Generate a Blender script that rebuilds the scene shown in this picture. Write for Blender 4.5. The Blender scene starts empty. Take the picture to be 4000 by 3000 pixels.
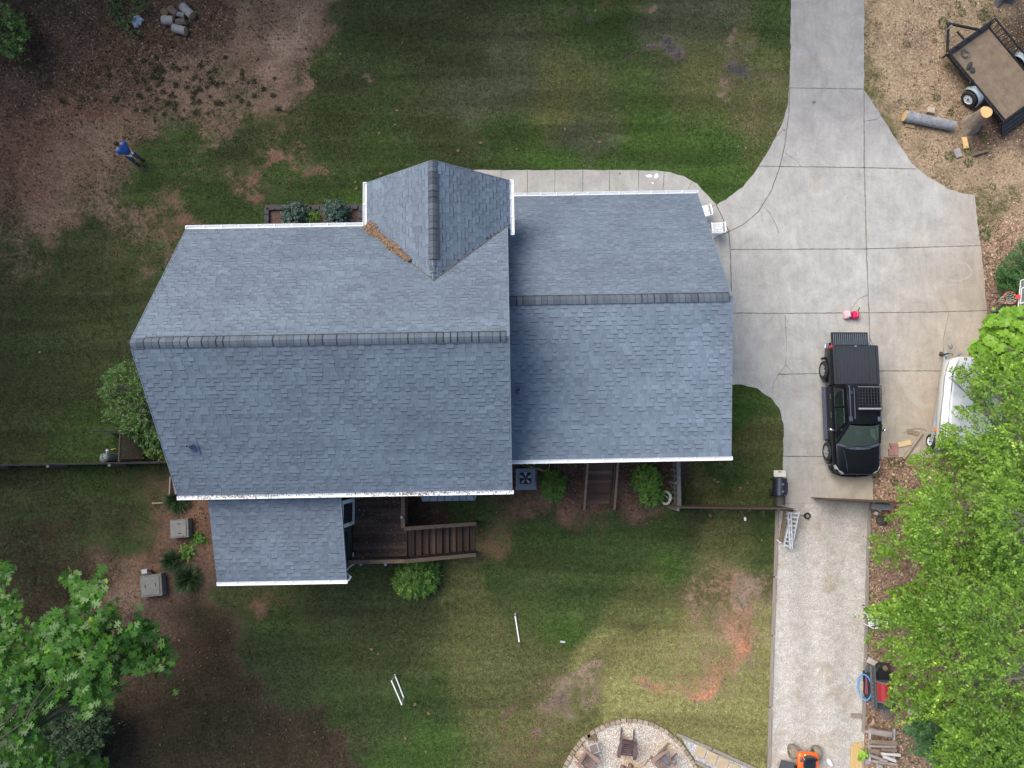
import bpy, math, random
import numpy as np
from mathutils import Vector, Matrix

# ---------------------------------------------------------------- camera, world, sun, exposure
random.seed(7); np.random.seed(7)
scn = bpy.context.scene
COL = scn.collection
CAMH = 30.0; FPX = 2826.0; TILT = math.atan(300/FPX)
cam = bpy.data.objects.new('camera', bpy.data.cameras.new('camera')); COL.objects.link(cam)
cam.location = (0, 0, CAMH); cam.rotation_euler = (TILT, 0, 0)
cam.data.sensor_width = 36; cam.data.lens = 36*FPX/4000; cam.data.clip_end = 2000; cam.data.clip_start = .1
scn.camera = cam
SUN_EL, SUN_AZ = 52.0, 305.0          # azimuth clockwise from +Y: light comes from the upper left of the picture
wd = bpy.data.worlds.new('World'); scn.world = wd; wd.use_nodes = True
nt = wd.node_tree; bg = nt.nodes['Background']
sky = nt.nodes.new('ShaderNodeTexSky'); sky.sky_type = 'NISHITA'; sky.sun_disc = False
sky.sun_elevation = math.radians(SUN_EL); sky.sun_rotation = math.radians(SUN_AZ)
sky.dust_density = 3.0; sky.air_density = 1.0
nt.links.new(sky.outputs[0], bg.inputs[0]); bg.inputs[1].default_value = 0.14
sl = bpy.data.lights.new('sun', 'SUN'); sl.energy = 2.3; sl.angle = math.radians(48); sl.color = (1, .95, .87)
sun = bpy.data.objects.new('sun', sl); COL.objects.link(sun)
_a = math.radians(SUN_AZ); _e = math.radians(SUN_EL)
_d = Vector((math.sin(_a)*math.cos(_e), math.cos(_a)*math.cos(_e), math.sin(_e)))
sun.rotation_euler = _d.to_track_quat('Z', 'Y').to_euler()
scn.view_settings.view_transform = 'Standard'; scn.view_settings.look = 'None'
scn.view_settings.exposure = 0.70; scn.view_settings.gamma = 1
scn.cycles.max_bounces = 6; scn.cycles.transparent_max_bounces = 8

# ---------------------------------------------------------------- picture <-> world
_c, _s = math.cos(TILT), math.sin(TILT)
def W(px, py, h=0.0):
    a = (px-2000)/FPX; b = (1500-py)/FPX
    y = b*_c+_s; z = b*_s-_c; t = (CAMH-h)/(-z)
    return Vector((a*t, y*t, h))
def Wn(px, py, h):
    a = (px-2000)/FPX; b = (1500-py)/FPX
    y = b*_c+_s; z = b*_s-_c; t = (CAMH-h)/(-z)
    return np.stack([a*t, y*t, np.broadcast_to(h, np.shape(a*t)).astype(float)], -1)
def Pn(x, y, h=0.0):
    dz = h-CAMH
    yc = y*_c+dz*_s; zc = -y*_s+dz*_c
    return 2000+FPX*x/(-zc), 1500-FPX*yc/(-zc)

# ---------------------------------------------------------------- materials
MATS = {}
def _new(name):
    m = bpy.data.materials.new(name); m.use_nodes = True
    nt = m.node_tree; b = nt.nodes['Principled BSDF']
    return m, nt, b
def N(nt, t, **k):
    n = nt.nodes.new(t)
    for a, v in k.items():
        if a == 'inp':
            for i, x in v.items(): n.inputs[i].default_value = x
        else: setattr(n, a, v)
    return n
def mixc(nt, fac, A, B, mode='MIX'):
    n = nt.nodes.new('ShaderNodeMix'); n.data_type = 'RGBA'; n.blend_type = mode; n.clamp_result = False
    for sock, v in ((n.inputs[0], fac), (n.inputs[6], A), (n.inputs[7], B)):
        if hasattr(v, 'links'): nt.links.new(v, sock)
        elif isinstance(v, (tuple, list)): sock.default_value = (*v[:3], 1)
        else: sock.default_value = v
    return n.outputs[2]
def rng(nt, v, a, b, c=0., d=1., smooth=False):
    n = nt.nodes.new('ShaderNodeMapRange'); n.inputs[1].default_value = a; n.inputs[2].default_value = b
    n.inputs[3].default_value = c; n.inputs[4].default_value = d
    if smooth: n.interpolation_type = 'SMOOTHSTEP'
    nt.links.new(v, n.inputs[0]); return n.outputs[0]
def noise(nt, scale, detail=4, rough=.6, vec=None, dist=0.):
    n = nt.nodes.new('ShaderNodeTexNoise'); n.inputs['Scale'].default_value = scale
    n.inputs['Detail'].default_value = detail; n.inputs['Roughness'].default_value = rough; n.inputs['Distortion'].default_value = dist
    if vec is None:
        vec = nt.nodes.new('ShaderNodeTexCoord').outputs['Object']
    nt.links.new(vec, n.inputs['Vector']); return n.outputs[0]
def math_(nt, op, a, b=None):
    n = nt.nodes.new('ShaderNodeMath'); n.operation = op
    for s, v in ((n.inputs[0], a), (n.inputs[1], b)):
        if v is None: continue
        if hasattr(v, 'links'): nt.links.new(v, s)
        else: s.default_value = v
    return n.outputs[0]
def scaled(nt, col, fac):          # colour * scalar
    n = nt.nodes.new('ShaderNodeVectorMath'); n.operation = 'SCALE'
    if hasattr(col, 'links'): nt.links.new(col, n.inputs[0])
    else: n.inputs[0].default_value = col[:3]
    if hasattr(fac, 'links'): nt.links.new(fac, n.inputs[3])
    else: n.inputs[3].default_value = fac
    return n.outputs[0]
def bump(nt, b, h, strength=.3, dist=.02):
    n = nt.nodes.new('ShaderNodeBump'); n.inputs['Strength'].default_value = strength; n.inputs['Distance'].default_value = dist
    nt.links.new(h, n.inputs['Height']); nt.links.new(n.outputs[0], b.inputs['Normal'])
def mat(name, col, rough=.7, metal=0., var=.18, scale=6., bmp=0., col2=None, stretch=None, spec=.5, coat=0.):
    if name in MATS: return MATS[name]
    m, nt, b = _new(name)
    tc = nt.nodes.new('ShaderNodeTexCoord').outputs['Object']
    if stretch:
        mp = nt.nodes.new('ShaderNodeMapping'); mp.inputs['Scale'].default_value = stretch
        nt.links.new(tc, mp.inputs[0]); tc = mp.outputs[0]
    n1 = noise(nt, scale, 6, .65, tc); n2 = noise(nt, scale*7, 3, .6, tc)
    s = math_(nt, 'ADD', math_(nt, 'MULTIPLY', n1, .65), math_(nt, 'MULTIPLY', n2, .35))
    f = rng(nt, s, .33, .67)
    c2 = col2 if col2 else tuple(x*(1-var) for x in col)
    c1 = col if col2 else tuple(min(1, x*(1+var)) for x in col)
    nt.links.new(mixc(nt, f, c2, c1), b.inputs['Base Color'])
    b.inputs['Roughness'].default_value = rough; b.inputs['Metallic'].default_value = metal
    b.inputs['Specular IOR Level'].default_value = spec
    if coat: b.inputs['Coat Weight'].default_value = coat; b.inputs['Coat Roughness'].default_value = .06
    if bmp: bump(nt, b, n2, bmp, .02)
    MATS[name] = m; return m
def glass(name, col, rough=.05):
    if name in MATS: return MATS[name]
    m, nt, b = _new(name)
    b.inputs['Base Color'].default_value = (*col, 1); b.inputs['Roughness'].default_value = rough
    b.inputs['Transmission Weight'].default_value = .85; b.inputs['IOR'].default_value = 1.1
    MATS[name] = m; return m
def leafmat(name, dark, light, tip=None, rough=.45, trans=.35):
    if name in MATS: return MATS[name]
    m, nt, b = _new(name)
    a = N(nt, 'ShaderNodeAttribute', attribute_name='tint')
    c = mixc(nt, a.outputs['Fac'], dark, light)
    if tip: c = mixc(nt, rng(nt, a.outputs['Fac'], .88, 1.), c, tip)
    nt.links.new(c, b.inputs['Base Color']); b.inputs['Roughness'].default_value = rough
    b.inputs['Specular IOR Level'].default_value = .35
    if trans:
        tr = nt.nodes.new('ShaderNodeBsdfTranslucent'); nt.links.new(c, tr.inputs[0])
        mx = nt.nodes.new('ShaderNodeMixShader'); mx.inputs[0].default_value = trans
        nt.links.new(b.outputs[0], mx.inputs[1]); nt.links.new(tr.outputs[0], mx.inputs[2])
        nt.links.new(mx.outputs[0], nt.nodes['Material Output'].inputs[0])
    MATS[name] = m; return m
def tintmat(name, dark, light, rough=.85, grain=60., amt=.25, metal=0):
    """colour from the per-face 'tint' value, with fine mineral grain"""
    if name in MATS: return MATS[name]
    m, nt, b = _new(name)
    a = N(nt, 'ShaderNodeAttribute', attribute_name='tint')
    c = mixc(nt, a.outputs['Fac'], dark, light)
    g = rng(nt, noise(nt, grain, 2, .7), .3, .7, 1-amt, 1+amt)
    g2 = rng(nt, noise(nt, .55, 5, .7), .35, .65, .9, 1.12)
    nt.links.new(scaled(nt, scaled(nt, c, g), g2), b.inputs['Base Color'])
    b.inputs['Roughness'].default_value = rough; b.inputs['Metallic'].default_value = metal
    MATS[name] = m; return m

# ---------------------------------------------------------------- mesh builder
class MB:
    def __init__(s): s.v = []; s.f = []; s.m = []; s.t = []; s.mat = 0; s.tint = .5
    def add(s, vs, fs, m=None, t=None):
        o = len(s.v); s.v += [Vector(p) for p in vs]
        for f in fs:
            s.f.append([i+o for i in f]); s.m.append(s.mat if m is None else m); s.t.append(s.tint if t is None else t)
        return s
    def poly(s, pts, m=None, t=None): return s.add(pts, [list(range(len(pts)))], m, t)
    def box(s, c, d, rz=0., rx=0., ry=0., m=None, t=None, taper=1.):
        c = Vector(c); R = Matrix.Rotation(rz, 3, 'Z') @ Matrix.Rotation(ry, 3, 'Y') @ Matrix.Rotation(rx, 3, 'X')
        vs = []
        for z in (-.5, .5):
            k = 1 if z < 0 else taper
            for x, y in ((-.5, -.5), (.5, -.5), (.5, .5), (-.5, .5)):
                vs.append(c + R @ Vector((x*d[0]*k, y*d[1]*k, z*d[2])))
        return s.add(vs, [(3, 2, 1, 0), (4, 5, 6, 7), (0, 1, 5, 4), (1, 2, 6, 5), (2, 3, 7, 6), (3, 0, 4, 7)], m, t)
    def bar(s, a, b, w, h, m=None, up=(0, 0, 1), t=None):   # box beam between two points
        a = Vector(a); b = Vector(b); d = (b-a).normalized(); u = Vector(up)
        sd = d.cross(u)
        if sd.length < 1e-4: sd = d.cross(Vector((1, 0, 0)))
        sd.normalize(); u = sd.cross(d).normalized(); vs = []
        for p in (a, b):
            for x, y in ((-.5, -.5), (.5, -.5), (.5, .5), (-.5, .5)): vs.append(p+sd*x*w+u*y*h)
        return s.add(vs, [(0, 1, 2, 3), (7, 6, 5, 4), (0, 4, 5, 1), (1, 5, 6, 2), (2, 6, 7, 3), (3, 7, 4, 0)], m, t)
    def prism(s, pts, z0, z1, m=None, t=None):
        n = len(pts); a = [Vector((p[0], p[1], z0)) for p in pts]; b = [Vector((p[0], p[1], z1)) for p in pts]
        ar = sum(pts[i][0]*pts[(i+1) % n][1]-pts[(i+1) % n][0]*pts[i][1] for i in range(n))
        if ar < 0: a.reverse(); b.reverse()
        return s.add(a+b, [list(range(n))[::-1], list(range(n, 2*n))]+[(i, (i+1) % n, n+(i+1) % n, n+i) for i in range(n)], m, t)
    def tube(s, pts, r, n=8, m=None, closed=False, t=None, squash=1.):
        pts = [Vector(p) for p in pts]; k = len(pts)
        rs = r if isinstance(r, (list, tuple)) else [r]*k
        o = len(s.v); prev = None
        for i, p in enumerate(pts):
            if closed: d = pts[(i+1) % k]-pts[i-1]
            else: d = pts[min(i+1, k-1)]-pts[max(i-1, 0)]
            d.normalize()
            if prev is None:
                u = d.cross(Vector((0, 0, 1)));  u = d.cross(Vector((1, 0, 0))) if u.length < .1 else u
            else: u = prev-d*prev.dot(d)
            u.normalize(); prev = u; w = d.cross(u)
            for j in range(n):
                a = 2*math.pi*j/n; s.v.append(p+(u*math.cos(a)+w*math.sin(a)*squash)*rs[i])
        segs = k if closed else k-1
        for i in range(segs):
            for j in range(n):
                a = o+i*n+j; b = o+i*n+(j+1) % n; q = ((i+1) % k)
                s.f.append([a, b, o+q*n+(j+1) % n, o+q*n+j]); s.m.append(s.mat if m is None else m); s.t.append(s.tint if t is None else t)
        if not closed:
            for fc in ([o+j for j in range(n)][::-1], [o+(k-1)*n+j for j in range(n)]):
                s.f.append(fc); s.m.append(s.mat if m is None else m); s.t.append(s.tint if t is None else t)
        return s
    def lathe(s, prof, c=(0, 0, 0), ax=(0, 0, 1), n=24, m=None, t=None, cap=True):   # prof: (radius, along axis)
        c = Vector(c); ax = Vector(ax).normalized(); u = ax.cross(Vector((0, 0, 1)))
        if u.length < .1: u = Vector((1, 0, 0))
        u.normalize(); w = ax.cross(u); o = len(s.v)
        for r, z in prof:
            for j in range(n):
                a = 2*math.pi*j/n; s.v.append(c+ax*z+(u*math.cos(a)+w*math.sin(a))*r)
        fs = []
        for i in range(len(prof)-1):
            for j in range(n): fs.append([o+i*n+j, o+i*n+(j+1) % n, o+(i+1)*n+(j+1) % n, o+(i+1)*n+j])
        if cap: fs.append([o+j for j in range(n)][::-1]); fs.append([o+(len(prof)-1)*n+j for j in range(n)])
        for f in fs: s.f.append(f); s.m.append(s.mat if m is None else m); s.t.append(s.tint if t is None else t)
        return s
    def ell(s, c, r, n=12, k=8, m=None, t=None, rz=0.):
        c = Vector(c); R = Matrix.Rotation(rz, 3, 'Z'); o = len(s.v)
        for i in range(k+1):
            ph = math.pi*(i/k-.5)
            ph = max(-math.pi/2+.02, min(math.pi/2-.02, ph))
            for j in range(n):
                a = 2*math.pi*j/n
                s.v.append(c+R @ Vector((r[0]*math.cos(ph)*math.cos(a), r[1]*math.cos(ph)*math.sin(a), r[2]*math.sin(ph))))
        fs = [[o+i*n+j, o+i*n+(j+1) % n, o+(i+1)*n+(j+1) % n, o+(i+1)*n+j] for i in range(k) for j in range(n)]
        fs += [[o+j for j in range(n)][::-1], [o+k*n+j for j in range(n)]]
        for f in fs: s.f.append(f); s.m.append(s.mat if m is None else m); s.t.append(s.tint if t is None else t)
        return s
    def loft(s, rings, closed=True, cap=True, m=None, t=None):
        o = len(s.v); n = len(rings[0])
        for r in rings: s.v += [Vector(p) for p in r]
        fs = []
        for i in range(len(rings)-1):
            for j in range(n if closed else n-1): fs.append([o+i*n+j, o+i*n+(j+1) % n, o+(i+1)*n+(j+1) % n, o+(i+1)*n+j])
        if cap: fs.append([o+j for j in range(n)][::-1]); fs.append([o+(len(rings)-1)*n+j for j in range(n)])
        for f in fs: s.f.append(f); s.m.append(s.mat if m is None else m); s.t.append(s.tint if t is None else t)
        return s
    def xf(s, M):
        s.v = [M @ p for p in s.v]; return s
    def build(s, name, mats, parent=None, w=False, loc=None, smooth=True, bev=0., ang=38, sub=0):
        if not isinstance(mats, (list, tuple)): mats = [mats]
        vs = s.v
        if loc is not None: vs = [p-Vector(loc) for p in vs]
        elif w and parent is not None:
            r = parent
            while r.parent: r = r.parent
            M = (Matrix.Translation(r.location) @ r.rotation_euler.to_matrix().to_4x4()).inverted()
            vs = [M @ p for p in vs]
        me = bpy.data.meshes.new(name); me.from_pydata([tuple(p) for p in vs], [], s.f)
        for m in mats: me.materials.append(m)
        me.polygons.foreach_set('material_index', s.m)
        at = me.attributes.new('tint', 'FLOAT', 'FACE'); at.data.foreach_set('value', s.t)
        me.validate(); me.update()
        if smooth:
            me.shade_smooth(); me.set_sharp_from_angle(angle=math.radians(ang))
        o = bpy.data.objects.new(name, me); COL.objects.link(o)
        if loc is not None: o.location = loc
        if parent is not None: o.parent = parent
        if bev:
            b = o.modifiers.new('bevel', 'BEVEL'); b.width = bev; b.segments = 2; b.limit_method = 'ANGLE'; b.angle_limit = math.radians(40)
        if sub:
            q = o.modifiers.new('sub', 'SUBSURF'); q.levels = sub; q.render_levels = sub
        return o
    def base(s):
        x = [p.x for p in s.v]; y = [p.y for p in s.v]; z = [p.z for p in s.v]
        return Vector(((min(x)+max(x))/2, (min(y)+max(y))/2, min(z)))

def tag(o, label, cat, group=None, kind=None):
    if label: o['label'] = label
    if cat: o['category'] = cat
    if group: o['group'] = group
    if kind: o['kind'] = kind
    return o
def thing(name, label, cat, loc=(0, 0, 0), rz=0., group=None):
    o = bpy.data.objects.new(name, None); COL.objects.link(o); o.empty_display_size = .2
    o.location = loc; o.rotation_euler = (0, 0, rz); return tag(o, label, cat, group)
def single(mb, name, mats, label, cat, group=None, **k):       # one-mesh thing given in world coordinates
    return tag(mb.build(name, mats, loc=mb.base(), **k), label, cat, group)
def struct(mb, name, mats, label=None, **k):
    o = mb.build(name, mats, **k); o['kind'] = 'structure'
    if label: o['label'] = label
    return o
def dup(root, loc, rz, label=None, group=None):
    def cp(o, par):
        c = o.copy(); COL.objects.link(c); c.parent = par
        for ch in list(o.children): cp(ch, c)
        return c
    r = cp(root, None); r.location = loc; r.rotation_euler = (0, 0, rz)
    if label: r['label'] = label
    if group: r['group'] = group
    return r

def inpoly(px, py, poly):
    poly = np.asarray(poly, float); r = np.zeros(np.shape(px), bool); j = len(poly)-1
    for i in range(len(poly)):
        xi, yi = poly[i]; xj, yj = poly[j]
        c = ((yi > py) != (yj > py)) & (px < (xj-xi)*(py-yi)/((yj-yi) or 1e-9)+xi)
        r ^= c; j = i
    return r
def edgedist(px, py, poly):
    poly = np.asarray(poly, float); d = np.full(np.shape(px), 1e9)
    for i in range(len(poly)):
        a = poly[i]; b = poly[(i+1) % len(poly)]; ab = b-a
        t = np.clip(((px-a[0])*ab[0]+(py-a[1])*ab[1])/(ab@ab+1e-9), 0, 1)
        d = np.minimum(d, np.hypot(px-a[0]-t*ab[0], py-a[1]-t*ab[1]))
    return d
def npnoise(x, y, seed, octs=((1., 1.), (2.1, .5), (4.3, .25))):
    """smooth value noise in numpy"""
    out = np.zeros_like(x); tot = 0
    for k, (fr, am) in enumerate(octs):
        rs = np.random.RandomState(seed+k); g = rs.rand(64, 64)
        u = x*fr+17.3*k+100; v = y*fr+9.1*k+100; i = np.floor(u).astype(int); j = np.floor(v).astype(int)
        a = u-i; b = v-j; a = a*a*(3-2*a); b = b*b*(3-2*b)
        q = (g[i % 64, j % 64]*(1-a)*(1-b)+g[(i+1) % 64, j % 64]*a*(1-b)+g[i % 64, (j+1) % 64]*(1-a)*b+g[(i+1) % 64, (j+1) % 64]*a*b)
        out += q*am; tot += am
    return out/tot

# many small leaves / blades as one mesh ------------------------------------
DIAMOND = (np.array([[0, 0, 0], [.45, -.28, .06], [1, 0, 0], [.45, .28, .06]]), [[0, 1, 2, 3]])
LONGLEAF = (np.array([[0, 0, 0], [.4, -.17, .03], [1, 0, -.05], [.4, .17, .03]]), [[0, 1, 2, 3]])
BLADE = (np.array([[0, -.12, 0], [0, .12, 0], [1, 0, 0]]), [[0, 1, 2]])
def _lobed(pts, fold=.05):
    v = [(x, y, abs(y)*fold*3) for x, y in pts]+[(x, -y, abs(y)*fold*3) for x, y in pts[::-1][1:-1]]
    return np.array(v), [list(range(len(v)))[::-1]]
OAK = _lobed([(0, 0), (.12, .05), (.18, .22), (.30, .26), (.28, .10), (.42, .13), (.50, .42), (.58, .36), (.60, .50), (.66, .40), (.62, .14), (.72, .16), (.84, .34), (.86, .24), (.94, .22), (.84, .10), (1, 0)])
MAPLE = _lobed([(0, 0), (.02, .30), (.15, .50), (.30, .34), (.42, .62), (.58, .50), (.58, .20), (.74, .30), (.80, .14), (1, 0)])
def leafobj(name, C, D, Nn, S, tint, mat_, tmpl=DIAMOND, parent=None, loc=None):
    C = np.asarray(C, float); n = len(C); V, F = tmpl; k = len(V)
    D = D/np.linalg.norm(D, axis=1, keepdims=True)
    B = np.cross(Nn, D); B /= np.linalg.norm(B, axis=1, keepdims=True)+1e-9; Q = np.cross(D, B)
    S = np.asarray(S).reshape(-1, 1, 1)
    P = C[:, None, :]+S*(D[:, None, :]*V[None, :, 0:1]+B[:, None, :]*V[None, :, 1:2]+Q[:, None, :]*V[None, :, 2:3])
    if loc is not None: P = P-np.array(loc)
    me = bpy.data.meshes.new(name); me.vertices.add(n*k); me.vertices.foreach_set('co', P.astype(np.float32).ravel())
    fl = [len(f) for f in F]; L = sum(fl); idx = np.concatenate([np.array(f) for f in F])
    me.loops.add(n*L); me.loops.foreach_set('vertex_index', (idx[None, :]+np.arange(n)[:, None]*k).astype(np.int32).ravel())
    me.polygons.add(n*len(F)); st = np.cumsum([0]+fl[:-1])
    me.polygons.foreach_set('loop_start', (st[None, :]+np.arange(n)[:, None]*L).astype(np.int32).ravel())
    try: me.polygons.foreach_set('loop_total', np.tile(np.array(fl, np.int32), n))
    except Exception: pass
    me.update(calc_edges=True)
    t = np.repeat(np.asarray(tint, np.float32), len(F)); at = me.attributes.new('tint', 'FLOAT', 'FACE'); at.data.foreach_set('value', t)
    me.materials.append(mat_); o = bpy.data.objects.new(name, me); COL.objects.link(o)
    if parent is not None: o.parent = parent
    elif loc is not None: o.location = loc
    return o
def unit(v): return v/(np.linalg.norm(v, axis=-1, keepdims=True)+1e-9)
def spray_leaves(P, az, rs, per=10, tw=.45, ls=.07, droop=.15, spread=55., jit=.35, tintb=None):
    """leaves set alternately along short twigs rooted at P (n,3)"""
    n = len(P); t = np.linspace(.1, 1, per)[None, :]
    dirx = np.cos(az)[:, None]; diry = np.sin(az)[:, None]; L = tw*(.6+.8*rs.rand(n, 1))
    base = np.stack([P[:, 0:1]+dirx*L*t, P[:, 1:2]+diry*L*t, P[:, 2:3]-droop*L*t*t+.06*rs.randn(n, 1)*t], -1)
    side = np.where(np.arange(per) % 2, 1, -1)[None, :]*np.radians(spread)*(1-.5*t)
    a = az[:, None]+side+.25*rs.randn(n, per)
    D = np.stack([np.cos(a), np.sin(a), -.15+.25*rs.randn(n, per)], -1)
    Nn = unit(np.stack([jit*rs.randn(n, per), jit*rs.randn(n, per), np.ones((n, per))], -1))
    S = ls*(.65+.7*rs.rand(n, per))
    tb = rs.rand(n, 1) if tintb is None else tintb.reshape(n, 1)
    T = np.clip(.65*tb+.35*rs.rand(n, per)+.15*(t-.5), 0, 1)
    return base.reshape(-1, 3), D.reshape(-1, 3), Nn.reshape(-1, 3), S.ravel(), T.ravel()
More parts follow.
